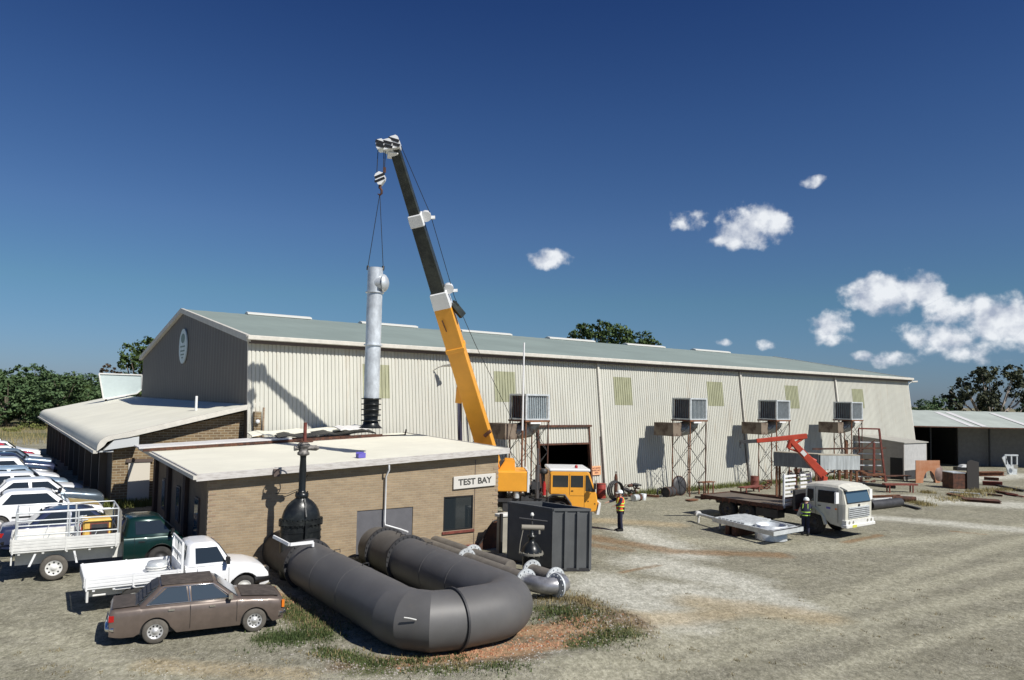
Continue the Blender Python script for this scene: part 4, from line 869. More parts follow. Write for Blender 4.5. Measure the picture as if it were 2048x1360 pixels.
for i in range(9):
    x = xa+.02+(xb-xa-.04)*i/8; e_ = 1-abs(i-4)**6/4096*.9; yy = y-.02; vs += [(x, -yy, z+.012), (x, -yy*.85, z+.012+.022*e_), (x, 0, z+.014+.048*e_), (x, yy*.85, z+.012+.022*e_), (x, yy, z+.012)]
m.s = True; m.add(vs, [(5*i+j, 5*i+5+j, 5*i+6+j, 5*i+1+j) for i in range(8) for j in range(4)]); m.build('vinyl_roof', dust, t, fix=False)
m = MB(); vs = []
for i in range(6):
    x = -L/2+.05+(.60)*i/5; zz = interp([(-L/2, .80), (-L/2+.04, .88), (-1.35, .90)], x); vs += [(x, -Wd*.40, zz+.03), (x, 0, zz+.042), (x, Wd*.40, zz+.03)]
m.s = True; m.add(vs, [(3*i+j, 3*i+3+j, 3*i+4+j, 3*i+1+j) for i in range(5) for j in (0, 1)]); m.build('boot_lid', dust, t, fix=False)
for k in range(5):      # rear window louvres
    tt = .12+.17*k; z, y, xa, xb = ring(tt); z2, y2, xa2, xb2 = ring(tt+.12)
    m = MB(); m.hexa([(xa-.11, -y+.14, z), (xa-.11, y-.14, z), (xa-.09, y-.14, z), (xa-.09, -y+.14, z)], [(xa2-.015, -y2+.14, z2+.02), (xa2-.015, y2-.14, z2+.02), (xa2+.005, y2-.14, z2+.02), (xa2+.005, -y2+.14, z2+.02)]); m.build('louvre', 'steel', t)
for s in (-1, 1):
    for fx in (.30, .70): q = Vector(P(s, fx, 0, .0)); m = MB(); m.box(q.x-.02, q.x+.12, s*Wd/2-.01 if s < 0 else s*Wd/2-.01, s*Wd/2+.01*s+.01, .76, .80); m.build('door_handle', 'chrome', t)
    m = MB(); m.box(L/2-.05, L/2+.015, s*.70-.05, s*.70+.05, .56, .74); m.build('indicator_light', 'amber', t)
    m = MB(); q0, q1, q2, q3 = P(s, .06, .13, .013), P(s, .95, .13, .013), P(s, .93, .9, .013), P(s, .09, .9, .013); m.tube([q0, q1, q2, q3, q0], .010, 5, False); m.tube([P(s, .505, .13, .012), P(s, .505, .88, .012)], .012, 5); m.build('window_trim', 'chrome', t)
    m = MB(); xx = (P(s, .505, 0)[0]); m.box(xx-.004, xx+.004, s*Wd/2-.004, s*Wd/2+.003, .30, .88); m.box(P(s, .97, 0)[0]-.004, P(s, .97, 0)[0]+.004, s*Wd/2-.004, s*Wd/2+.003, .34, .86); m.build('door_gap', 'black', t)

# --- parked cars in the row on the left
def row(nose_u, v_near, L_, W_=1.62):      # centre of a car whose nose points at the wing wall
    u = nose_u-L_/2; v = v_near+W_/2; p = W(u, v); p.z = gz(p.x, p.y); return p
ground_z = lambda u, v: gz(*W(u, v).xy)
white = paint('white', (.80, .81, .82)); lblue = paint('light_blue', (.30, .40, .50), metal=.3); navy = paint('navy', (.028, .038, .085), metal=.2)
silver = paint('blue_grey', (.17, .22, .28), metal=.4); dgrey = paint('dark_grey', (.045, .05, .06), metal=.3); redp = paint('red', (.5, .02, .03)); creamp = paint('cream', (.62, .45, .16)); slate = paint('slate', (.10, .13, .16), metal=.4)
CARS = [
 ('dark blue sedan with black bonnet parked just behind the green tray truck', 5.0, 29.4, navy, dict(L=4.5, Wd=1.7)),
 ('white hatchback with slatted rear window and cream bonnet behind the caged tray', 3.75, 31.9, white, dict(L=4.2, Wd=1.62, bonnet=creamp, style='hatch')),
 ('slate blue sedan with white roof parked second beyond the caged tray', 4.0, 34.3, slate, dict(L=4.5, Wd=1.7, roofm=white)),
 ('white sedan with sloping rear and bright bonnet, largest white roof of the row', 3.55, 36.9, white, dict(L=4.6, Wd=1.72)),
 ('pale blue small car squeezed between two white cars', 3.2, 39.5, lblue, dict(L=4.1, Wd=1.6, zroof=1.42)),
 ('white high roofed wagon parked beside the wing wall', 3.0, 42.2, white, dict(L=4.6, Wd=1.7, style='wagon', zroof=1.62, zbelt=1.0, cab=(-2.2, -2.0, .55, 1.1))),
 ('dark grey wagon with low dark roof in the middle of the row', 2.9, 45.2, dgrey, dict(L=4.6, Wd=1.7, style='wagon', cab=(-2.1, -1.8, .4, 1.0))),
 ('deep navy sedan with shiny curved roof in the shade of the wing', 3.2, 48.2, navy, dict(L=4.6, Wd=1.72)),
 ('blue grey sedan with pale bonnet edge beyond the navy sedan', 3.4, 51.2, silver, dict(L=4.5, Wd=1.7)),
 ('white coupe roof between the dark sedans and the red car', 2.9, 54.2, white, dict(L=4.2, Wd=1.65)),
 ('bright red car near the far end of the row', 2.6, 57.4, redp, dict(L=4.2, Wd=1.65)),
 ('long white car second from the far end of the row', 3.1, 60.8, white, dict(L=4.7, Wd=1.75)),
 ('white four wheel drive with orange beacon at the far end of the row', 2.4, 64.6, white, dict(L=4.6, Wd=1.75, style='wagon', zroof=1.8, zbelt=1.1, R=.36, cab=(-2.1, -1.95, .5, .95), name='four_wheel_drive', cat='car')),
]
for lab, nu, vn, col, kw in CARS:
    p = row(nu, vn, kw['L'], kw['Wd']); kw = dict(kw); a = W(nu, vn); bq = W(nu-3.5, vn)
    t, P, ring = car(lab, 'cars parked along the wing', p, ANG+random.uniform(-.03, .03), col, rim='rim', **kw)
    if 'beacon' in lab:
        z, y, xa, xb = ring(1); m = MB(); m.box(.05, .25, -.6, .6, z+.05, z+.17); m.build('beacon', 'amber', t)
    if 'slatted' in lab:
        for k in range(6):
            tt = .1+.14*k; z, y, xa, xb = ring(tt); m = MB(); m.box(xa-.06, xa-.02, -y+.15, y-.15, z, z+.035); m.build('louvre', 'steel', t)

# --- white utility with drop-side tray
def ute_cab(t, col, L, Wd, x0, zroof=1.62, zbelt=1.06, zh=.98, R=.33, fx=1.35, glassm='glass', cabk=(.02, .12, 1.05, 1.62)):
    m = MB(); xc = (x0+L/2)/2; Lb = L/2-x0
    mm = MB(Matrix.Translation((xc, 0, 0))); body_loft(mm, Lb, Wd, [(-Lb/2, zbelt), (-Lb/2+cabk[3]-.15, zbelt), (Lb/2-.85, zh), (Lb/2-.45, zh-.05), (Lb/2-.15, zh-.15), (Lb/2-.03, zh-.28), (Lb/2, zh-.42)], .32, (fx-xc,), R, arch=1.22, rear=.0); mm.build('body', col, t)
    cab = tuple(x0+q for q in cabk); m = MB(); ring, P = cabin_mesh(m, cab, Wd, zbelt-.03, zroof, kr=.78, ki=.955, crown_=.06); m.build('cabin', col, t)
    for s in (-1, 1):
        m = MB(); rpoly(m, [P(s, .20, .14, .006), P(s, .88, .14, .006), P(s, .90, .84, .006), P(s, .20, .84, .006)], .006); m.build('side_window', glassm, t)
        q = Vector(P(s, .86, .12, 0)); m = MB(); m.tube([q, q+Vector((.05, s*.12, .05))], .015, 5); m.box(q.x-.0, q.x+.09, min(q.y+s*.1, q.y+s*.26), max(q.y+s*.1, q.y+s*.26), q.z-.02, q.z+.16); m.build('mirror', 'black', t)
        m = MB(); m.box(x0+.42, x0+.60, s*Wd/2-.012, s*Wd/2+.012, zbelt-.2, zbelt-.16); m.build('door_handle', 'black', t)
        m = MB(); m.box(L/2-.16, L/2-.01, s*Wd*.36-.14, s*Wd*.36+.14, .68, .82); m.build('headlight', 'chrome', t)
        m = MB(); m.box(x0+cabk[3]-.1, x0+cabk[3]-.094, s*Wd/2-.004, s*Wd/2+.004, .4, zbelt-.05); m.box(x0+.30, x0+.306, s*Wd/2-.004, s*Wd/2+.004, .4, zbelt-.02); m.build('door_gap', 'black', t)
    z0, y0, xa, xb = ring(.10); z1, y1, xc_, xd = ring(.90)
    m = MB(); rpoly(m, [(xb+.02, -y0+.1, z0), (xb+.02, y0-.1, z0), (xd+.02, y1-.08, z1), (xd+.02, -y1+.08, z1)], .008); m.build('windscreen', glassm, t)
    m = MB(); rpoly(m, [(xa-.02, -y0+.3, z0+.1), (xa-.02, y0-.3, z0+.1), (xc_-.02, y1-.25, z1), (xc_-.02, -y1+.25, z1)], .008); m.build('rear_window', glassm, t)
    m = MB(); m.tube([(L/2-.45, -Wd*.5, .5), (L/2-.02, -Wd*.42, .5), (L/2+.06, 0, .5), (L/2-.02, Wd*.42, .5), (L/2-.45, Wd*.5, .5)], .10, 8); m.build('bumper', 'black', t)
    m = MB(); m.box(x0+.1, L/2-.3, -Wd*.42, Wd*.42, .34, .66); m.build('underbody', 'black', t)
    for s in (-1, 1):   # dark arch lips
        m = MB(); m.tube([(fx+R*1.24*cos(a), s*Wd*.485, R+R*1.24*sin(a)) for a in [pi*i/12 for i in range(13)]], .025, 6); m.build('wheel_arch', 'black', t)
    return ring, P
def tray(t, x0, x1, Wd, z, hs, matn, parent_name='tray', rails=3):
    m = MB(); m.box(x0, x1, -Wd/2, Wd/2, z-.05, z); m.box(x0+.1, x1+.9, -.45, -.35, .45, z-.05); m.box(x0+.1, x1+.9, .35, .45, .45, z-.05)
    for i in range(5): x = x0+.2+(x1-x0-.4)*i/4; m.box(x-.03, x+.03, -Wd/2+.03, Wd/2-.03, z-.12, z-.05)
    tr_ = m.build('tray', matn, t)
    for a in ('side', 'side2', 'rear'):
        m = MB()
        for k in range(rails):
            za = z+.01+hs*k/rails; zb2 = za+hs/rails-.025
            if a == 'side': m.box(x0, x1, -Wd/2-.02, -Wd/2+.01, za, zb2)
            elif a == 'side2': m.box(x0, x1, Wd/2-.01, Wd/2+.02, za, zb2)
            else: m.box(x0-.03, x0, -Wd/2, Wd/2, za, zb2)
        if a == 'side': m.box(x0, x1, -Wd/2-.012, -Wd/2+.004, z, z+hs-.03)
        if a == 'side2': m.box(x0, x1, Wd/2-.004, Wd/2+.012, z, z+hs-.03)
        if a == 'rear': m.box(x0-.02, x0-.006, -Wd/2, Wd/2, z, z+hs-.03)
        if a.startswith('side'):
            s = -1 if a == 'side' else 1
            for k in range(3): x = x0+(x1-x0)*(k+.03)/2.1; m.box(x-.02, x+.02, min(s*Wd/2, s*(Wd/2+.03)), max(s*Wd/2, s*(Wd/2+.03)), z-.08, z+hs)
        m.build('drop_side' if a != 'rear' else 'tailgate', matn, tr_)
    return tr_
pf = gp(486, 1196); L, Wd = 4.62, 1.70
hdU = ANG-.04; dx = Vector((cos(hdU), sin(hdU), 0)); sy = Vector((-sin(hdU), cos(hdU), 0))
c = pf-dx*1.60+sy*(Wd/2-.1); t = thing('utility_truck', 'clean white tray utility truck parked between the brown sedan and the test bay', 'ute', c, hdU)
ring, P = ute_cab(t, white, L, Wd, .02, fx=1.60, R=.33, zroof=1.62, cabk=(.02, .10, .84, 1.24), zh=1.0)
tray(t, -L/2-.08, -.12, 1.86, .80, .26, 'white')
m = MB()   # headboard with bars
for s in (-1, 1): m.bar((-.07, s*.80, .78), (-.07, s*.80, 1.72), .06)
for z in (1.72, 1.35, 1.08): m.bar((-.07, -.8, z), (-.07, .8, z), .045)
for y in (-.55, -.35, -.15, .15, .35, .55): m.bar((-.07, y, 1.08), (-.07, y, 1.72), .02)
m.box(-.09, -.05, -.8, .8, .78, 1.06); m.build('headboard', 'white', t)
for s in (-1, 1):
    wheel(t, 1.60, s*(Wd/2-.10), .33, .2, 'whitedull'); wheel(t, -1.25, s*(Wd/2-.08), .33, .2, 'whitedull', spokes=6)
    m = MB(); m.box(-1.75, -.65, min(s*.68, s*.86), max(s*.68, s*.86), .66, .72); m.build('mudguard', 'white', t)
m = MB(); m.box(-2.35, -2.30, -.9, -.5, .42, .70); m.box(-2.35, -2.30, .5, .9, .42, .70); m.box(-2.34, -2.31, -.5, .5, .60, .66); m.build('rear_lamp_bar', 'whitedull', t)
m = MB(); m.cyl((-2.2, -.75, .55), (-1.9, -.75, .55), .03); m.box(-.55, -.1, -.85, -.45, .42, .66); m.build('tool_box', 'whitedull', t)
# roll of hose in the tray
hw = c+dx*(-.55)+sy*(.25); q = thing('cable_drum', 'grey white round drum lying in the white utility tray behind the headboard', 'drum', (hw.x, hw.y, c.z+.79), hdU)
m = MB(); m.lathe([(.14, 0), (.26, 0), (.28, .06), (.28, .22), (.25, .28), (.1, .30)], (0, 0, 0), 18); m.build('body', 'galvpaint', q)
m = MB(); m.tube([(.3*cos(a), .3*sin(a), .05+.01*a) for a in [i*.4 for i in range(32)]], .022, 6); m.build('hose', 'whitedull', q)

# --- dark green tray truck with cage and generator
pr = gp(106, 1161); hdG = ANG-.05; dx = Vector((cos(hdG), sin(hdG), 0)); sy = Vector((-sin(hdG), cos(hdG), 0)); L, Wd = 5.0, 1.76
c = pr+dx*1.30+sy*(Wd/2-.08); c.z = pr.z+.02; t = thing('utility_truck', 'dark green tray truck with white tray and pipe cage at the left edge', 'ute', c, hdG)
green = paint('dark_green', (.004, .028, .025), metal=.3)
ring, P = ute_cab(t, green, L, Wd, .55, fx=1.62, R=.37, zroof=1.66, zbelt=1.12, zh=1.06)
tray(t, -L/2+.1, .42, 1.9, .95, .36, 'whitedull', rails=4)
m = MB(); g = 'galvpaint'
xs = [-2.3, -.95, -.72, .36]
for x in xs:
    for s in (-1, 1): m.cyl((x, s*.9, .95), (x, s*.9, 2.05), .026, n=6)
for s in (-1, 1):
    for z in (2.05, 1.82, 1.40): m.cyl((-2.3, s*.9, z), (.36, s*.9, z), .022, n=6)
    m.cyl((-1.6, s*.9, .98), (-1.45, s*.9, 1.40), .012, n=5); m.cyl((-.4, s*.9, .98), (-.2, s*.9, 1.40), .012, n=5)
for x in (-2.3, .36):
    for z in (2.05, 1.4): m.cyl((x, -.9, z), (x, .9, z), .022, n=6)
m.build('cage', g, t)
m = MB(); m.box(.40, .46, -.88, .88, .95, 1.95); m.build('mesh_headboard', mat('mesh_board', (.2, .19, .17), .8), t)
for s in (-1, 1):
    wheel(t, 1.62, s*(Wd/2-.1), .37, .23, 'steel'); wheel(t, -1.30, s*(Wd/2-.08), .37, .23, 'whitedull', spokes=8, tyre='tyredust')
    for k, x in enumerate((-1.82, -.82)):
        m = MB(); m.hexa([(x-.14*(1 if k == 0 else -1), s*.92-.02, .48), (x-.08*(1 if k == 0 else -1), s*.92-.02, .48), (x-.08*(1 if k == 0 else -1), s*.92+.02, .48), (x-.14*(1 if k == 0 else -1), s*.92+.02, .48)],
          [(x, s*.92-.02, .84), (x+.06, s*.92-.02, .84), (x+.06, s*.92+.02, .84), (x, s*.92+.02, .84)]); m.build('mud_flap_stay', 'white', t)
m = MB(); m.box(-2.4, -2.36, -.9, .9, .55, .8); m.build('rear_lamp_bar', 'whitedull', t)
gq = c+dx*(-.12)+sy*(-.05); q = thing('generator', 'yellow framed welding generator standing in the caged white tray', 'generator', (gq.x, gq.y, c.z+.955), hdG)
m = MB(); m.box(-.45, .35, -.42, .42, .06, .72); m.build('housing', 'yellowgen', q, bevel=.05)
m = MB(); m.box(-.22, .22, -.435, -.42, .16, .58); m.build('panel', 'steel', q)
m = MB(); m.box(-.26, .26, -.43, -.42, .12, .62); m.build('panel_frame', 'rustred', q)
m = MB()
for x in (-.62, -.52):
    m.tube([(x, -.4, 0), (x, -.4, .62), (x+.08, -.4, .72), (x+.2, -.4, .74)], .022, 6); m.tube([(x, .4, 0), (x, .4, .62), (x+.08, .4, .72), (x+.2, .4, .74)], .022, 6)
m.build('frame_tube', 'galvpaint', q)
m = MB(); m.box(-.6, -.46, -.3, .3, .05, .5); m.build('engine', 'red', q)

# ------------------------------------------------------------------ big U pipe
RP = .69; uA, uB = 8.28, 11.22; vE = 16.12; zc = .72
PT, T = bld('steel_pipe', 'huge dark grey U shaped steel pipe lying in front of the test bay', 'pipe', uA, 20)
def seg_ring(pts, r, n=40): m = MB(T); m.tube(pts, r, n, True); return m
def flange(m, c, d, r0_, r1_, th=.05, bolts=24, n=40, bm=None):
    c = Vector(c); d = Vector(d).normalized(); m.cyl(c-d*th, c+d*th, r1_, n=n)
    a = d.orthogonal().normalized(); b = d.cross(a)
    for i in range(bolts):
        w = 2*pi*i/bolts; p = c+(a*cos(w)+b*sin(w))*((r0_+r1_)/2+.01); (bm or m).cyl(p-d*(th+.035), p+d*(th+.035), .022, n=6)
rb = 1.28
def bend(cu, cv_, a0, a1, n=4):   # mitred bend about a centre, angles from +u
    return [(cu+rb*cos(a0+(a1-a0)*i/n), cv_+rb*sin(a0+(a1-a0)*i/n), zc) for i in range(n+1)]
cA = (uA+rb, vE+.02+rb*0); 
seg_ring([(uA, 22.25, zc), (uA, vE+.65, zc)], RP).build('straight_section', 'pipe', PT)
# left bend: mitre segments
bA = [(uA, vE+.65, zc), (uA-.02, vE+.1, zc), (uA+.10, vE-.40, zc), (uA+.42, vE-.78, zc), (uA+.92, vE-.92, zc)]
def mitre(pts, r, n=40):
    m = MB(T); m.s = True; vs = []; P_ = [Vector(p) for p in pts]
    for i, p in enumerate(P_):
        if i == 0: d = Vector((0, -1, 0)) if pts is bA else (P_[1]-P_[0]).normalized()
        elif i == len(P_)-1: d = Vector((1, 0, 0)) if pts is bA else (P_[-1]-P_[-2]).normalized()
        else: d = ((P_[i]-P_[i-1]).normalized()+(P_[i+1]-P_[i]).normalized()).normalized()
        a = Vector((0, 0, 1)); b = d.cross(a).normalized(); k = 1.0
        if 0 < i < len(P_)-1: k = 1/max(.7, d.dot((P_[i+1]-P_[i]).normalized()))
        vs.append([p+a*r*cos(2*pi*j/n)+b*r*k*sin(2*pi*j/n) for j in range(n)])
    for q in range(len(vs)-1):   # separate rings keep the weld edge crisp
        m.add(vs[q]+vs[q+1], [(j, (j+1) % n, n+(j+1) % n, n+j) for j in range(n)])
    return m
m = mitre(bA, RP); m.build('mitred_bend', 'pipe', PT)
ce_ = (uA+1.42, vE-.92, zc)
bB = [(uA+1.5, vE-.92, zc), (uB-.85, vE-.90, zc), (uB-.30, vE-.72, zc), (uB+.06, vE-.30, zc), (uB+.12, vE+.35, zc), (uB, vE+1.1, zc)]
def arc_pts(c, r, a0, a1, n): return [(c[0]+r*cos(a0+(a1-a0)*i/n), c[1]+r*sin(a0+(a1-a0)*i/n), zc) for i in range(n+1)]
sm = [(uA+.96, vE-.92, zc), (uB-1.15, vE-.92, zc)]+[(uB-1.0+cos(a)*1.0, vE+.08+sin(a)*1.0, zc) for a in [-pi/2+(pi/2)*i/11 for i in range(12)]]+[(uB, vE+.2, zc), (uB, vE+1.1, zc)]
m = MB(T); m.tube(sm, RP, 40); m.build('right_bend', 'pipe', PT)
seg_ring([(uB, vE+1.1, zc), (uB, 21.35, zc)], RP).build('straight_section', 'pipe', PT)
seg_ring([(uB, 21.45, zc), (uB, 23.0, zc)], RP).build('straight_section', 'pipedust', PT)
m = MB(T); m.tube([(uB, 23.05, zc), (uB, 23.8, zc)], RP*.98, 40); m.build('straight_section', 'pipedust', PT)
m = MB(T); m.tube([(uA, 22.35, zc), (uA, 24.9, zc)], RP*.98, 40); m.build('straight_section', 'steel', PT)
for c, d in (((uA, 22.3, zc), (0, 1, 0)), ((uB, 21.4, zc), (0, 1, 0)), ((uB, 23.02, zc), (0, 1, 0)), ((uA+.94, vE-.92, zc), (1, 0, 0))):
    m = MB(T); flange(m, c, d, RP, RP+(.10 if d[0] == 0 else .055), .04 if d[0] == 0 else .025, 30 if d[0] == 0 else 0); m.build('flange', 'steel', PT)
for u, v in ((uA+.2, 20.6), (uA+.2, 18.6), (uB+.1, 20.2), (uB+.05, 22.2), (uB, 21.8)):
    m = MB(T); m.tube([(u-.09, v, zc+RP-.04), (u-.09, v, zc+RP+.05), (u+.09, v, zc+RP+.05), (u+.09, v, zc+RP-.04)], .014, 5); m.build('lifting_lug', 'black', PT)
m = MB(T); m.tube([(uA-.40, vE-.98, .98), (uA-.30, vE-1.07, .97), (uA-.18, vE-1.16, .94)], .018, 5); m.build('lifting_lug', 'whitedull', PT)
for u, v in ((uA, 20.4), (uA, 18.5), (uB, 19.4), (uB, 17.9)):
    m = MB(T); m.cyl((u, v-.012, zc), (u, v+.012, zc), RP+.008, n=40); m.build('weld_seam', 'pipe', PT)
# --- gate valve stack
VT, T = bld('gate_valve', 'tall black gate valve with domed bonnet and rising stem on the big pipe', 'valve', uA+.02, 23.25); vu, vv = uA+.02, 23.2
m = MB(T); Rb = .80
# body: flattened casing, wide in u, thinner in v
def oval(z, ru, rv, n=32): return [(vu+.88*ru*cos(2*pi*i/n), vv+.9*rv*sin(2*pi*i/n), z*(.955 if z < 2.9 else 1)) for i in range(n)]
def loft_rings(m, rings):
    n = len(rings[0]); m.s = True; m.add([p for r in rings for p in r], [(i*n+j, i*n+(j+1) % n, (i+1)*n+(j+1) % n, (i+1)*n+j) for i in range(len(rings)-1) for j in range(n)]); m.s = False
    m.add(rings[-1], [list(range(n))]); m.add(rings[0], [list(range(n))])
loft_rings(m, [oval(.1, .70, .45), oval(.6, .74, .48), oval(1.25, .74, .48), oval(1.98, .73, .47)]); 
for z in (1.45, 1.70): loft_rings(m, [oval(z-.02, .76, .5), oval(z+.02, .76, .5)])
m.bar((vu, vv-.5, .9), (vu, vv-.5, 2.0), .05, .08); m.build('body', 'valve', VT)
m = MB(T); loft_rings(m, [oval(1.93, .80, .55), oval(2.07, .80, .55)])
for i in range(26):
    a = 2*pi*i/26; m.cyl((vu+.67*cos(a), vv+.46*sin(a), 1.80), (vu+.67*cos(a), vv+.46*sin(a), 2.02), .028, n=6)
m.build('bonnet_flange', 'valve', VT)
m = MB(T); loft_rings(m, [oval(2.07, .70, .46), oval(2.2, .69, .45), oval(2.38, .63, .42), oval(2.55, .52, .36), oval(2.68, .38, .28), oval(2.78, .22, .19), oval(2.84, .17, .17)]); m.bar((vu, vv-.46, 2.1), (vu, vv-.24, 2.66), .04, .06); m.build('bonnet', 'valve', VT)
m = MB(T); m.lathe([(.19, 2.66), (.21, 2.70), (.21, 2.80), (.13, 2.84), (.11, 2.90), (.115, 3.5), (.095, 3.9), (.10, 4.02)], (vu, vv, 0), 16)
for i in range(8): a = 2*pi*i/8; m.cyl((vu+.18*cos(a), vv+.18*sin(a), 2.64), (vu+.18*cos(a), vv+.18*sin(a), 2.86), .02, n=6)
m.build('yoke', 'valve', VT)
m = MB(T); m.lathe([(.12, 4.0), (.19, 4.03), (.19, 4.10), (.15, 4.13), (.15, 4.26), (.20, 4.30), (.20, 4.36), (.12, 4.42)], (vu, vv, 0), 16)
m.cyl((vu-.15, vv, 4.24), (vu-.30, vv+.02, 4.24), .06, .09, 12); m.cyl((vu+.1, vv-.05, 4.24), (vu+.38, vv-.1, 4.24), .07, .09, 14); m.cyl((vu+.38, vv-.1, 4.24), (vu+.47, vv-.12, 4.24), .09, .04, 14)
m.build('gearbox', mat('worn_casting', (.10, .095, .085), .6, .3, vscale=8, vcol=(.3, .28, .26)), VT)
m = MB(T); m.tube([(vu+.28*cos(a), vv+.28*sin(a), 4.45) for a in [2*pi*i/20 for i in range(21)]], .018, 5, False)
for a in (0, 2.1, 4.2): m.tube([(vu, vv, 4.45), (vu+.28*cos(a), vv+.28*sin(a), 4.45)], .014, 5)
m.build('handwheel', 'rustdark', VT)
m = MB(T); m.cyl((vu+.03, vv, 4.42), (vu+.03, vv, 5.06), .055, n=12); m.build('stem_cover', 'rustred', VT)
# white angle bracket
q, T3 = bld('angle_bracket', 'white painted V shaped steel bracket resting on the big pipe under the valve', 'bracket', uA, 22.6, 1.5)
a, b, c = [at(547, 1073, 1.72), at(578, 1089, 1.58), at(626, 1084, 1.55)]
T3 = (Matrix.Translation(W(uA, 22.6, 1.5)) @ Matrix.Rotation(ANG, 4, 'Z')).inverted()
m = MB(T3); m.bar(a, b, .05, .09); m.bar(b+Vector((.03, 0, 0)), c, .05, .09); m.build('rail', 'white', q); m = MB(T3); m.cyl(c, c-Vector((0, 0, .14)), .04); m.build('foot', 'white', q)

# ------------------------------------------------------------------ small pipes with flanged elbows
rs = .24; zs_ = .42; u1, u2 = 13.62, 14.42; vE2 = 17.35
Q, T = bld('flanged_pipe', 'pair of slim brown grey flanged pipes ending in a shiny galvanised return bend', 'pipe', 14, 21)
m = MB(T); m.tube([(u1, 25.0, zs_), (u1, 21.75, zs_)], rs, 20); m.build('pipe_section', 'pipesmall', Q)
m = MB(T); m.tube([(u1, 21.65, zs_), (u1, 18.3, zs_)], rs, 20); m.build('pipe_section', 'pipesmall', Q)
m = MB(T); m.tube([(u1+.55, 25.0, zs_), (u1+.55, 22.2, zs_)], rs, 20); m.build('pipe_section', 'pipesmall', Q)
m = MB(T); m.tube([(u1+.55, 22.1, zs_), (u1+.62, 19.95, zs_)], rs, 20); m.build('pipe_section', 'pipesmall', Q)
m = MB(T); m.tube([(u2+.1, 19.15, zs_), (u2+.1, 18.0, zs_)], rs, 20); m.build('pipe_section', 'pipesmall', Q)
fl = []
for c, d in (((u1, 21.7, zs_), (0, 1, 0)), ((u1+.55, 22.15, zs_), (0, 1, 0)), ((u1, 18.25, zs_), (0, 1, 0)), ((u2+.1, 19.15, zs_), (0, 1, 0)), ((u2+.1, 17.95, zs_), (0, 1, 0))):
    m = MB(T); flange(m, c, d, rs, rs+.13, .028, 12, 24); m.build('flange', 'galvpaint', Q)
for nm, a, b in (('elbow', 0, 5), ):
    pts = [(u1, 18.2, zs_), (u1, 17.85, zs_), (u1+.08, 17.58, zs_), (u1+.25, 17.38, zs_), (u1+.42, 17.32, zs_)]
    m = MB(T); m.tube(pts, [rs*1.02]*5, 24)
    m.build('elbow', 'galvdark', Q)
m = MB(T); flange(m, (u1+.45, 17.32, zs_), (1, .05, 0), rs, rs+.13, .03, 12, 24); m.build('flange', 'galvpaint', Q)
m = MB(T); m.tube([(u1+.49, 17.32, zs_), (u1+.72, 17.38, zs_), (u2+.06, 17.6, zs_), (u2+.1, 17.92, zs_)], [rs*1.02]*4, 24); m.build('elbow', 'galvdark', Q)

# ------------------------------------------------------------------ skip bin
s_nr = at(1105, 1142, 0); s_r = at(1179, 1142, 0); HT = 2.12
ex = (s_r-s_nr); ex.z = 0; Wk = ex.length; ex.normalize(); ey = Vector((-ex.y, ex.x, 0))
q2 = at(1023, 1006, HT); dl = (q2-s_nr); Lk = max(2.2, math.hypot(dl.x, dl.y)); el_ = Vector((dl.x, dl.y, 0)).normalized()
sk = thing('waste_bin', 'tall dark grey open topped ribbed steel bin beside the small pipes', 'bin', s_nr); T = Matrix.Translation(-s_nr)
A_, B_, C_, D_ = s_nr, s_r, s_r+el_*Lk, s_nr+el_*Lk
def wallp(m, p, q, z0, z1, th):
    d = (q-p).normalized(); n = Vector((d.y, -d.x, 0))*th; m.hexa([p+Vector((0, 0, z0)), q+Vector((0, 0, z0)), q-n+Vector((0, 0, z0)), p-n+Vector((0, 0, z0))], [p+Vector((0, 0, z1)), q+Vector((0, 0, z1)), q-n+Vector((0, 0, z1)), p-n+Vector((0, 0, z1))])
m = MB(T); wallp(m, A_, B_, .05, HT-.04, .04); wallp(m, B_, C_, .05, HT-.04, .04); wallp(m, C_, D_, .05, HT-.04, .04); wallp(m, D_, A_, .05, HT-.04, .04)
m.hexa([A_+Vector((0, 0, .06)), B_+Vector((0, 0, .06)), C_+Vector((0, 0, .06)), D_+Vector((0, 0, .06))], [A_+Vector((0, 0, .1)), B_+Vector((0, 0, .1)), C_+Vector((0, 0, .1)), D_+Vector((0, 0, .1))]); m.build('tub', 'skip', sk)
n_ = Vector((ex.y, -ex.x, 0))
for k in range(4):
    p = s_nr+ex*(Wk*k/3)+n_*.04; m = MB(T); m.bar(p+Vector((0, 0, .06)), p+Vector((0, 0, HT-.06)), .085, .08, tuple(n_)); m.build('rib', 'skip', sk)
m = MB(T)
for p, q in ((A_, B_), (B_, C_), (C_, D_), (D_, A_)): m.bar(p+Vector((0, 0, HT)), q+Vector((0, 0, HT)), .09, .08)
m.build('rim', 'skip', sk)
m = MB(T); m.bar(A_+n_*.03+Vector((0, 0, .06)), B_+n_*.03+Vector((0, 0, .06)), .08, .1); m.build('base_rail', 'skipdark', sk)
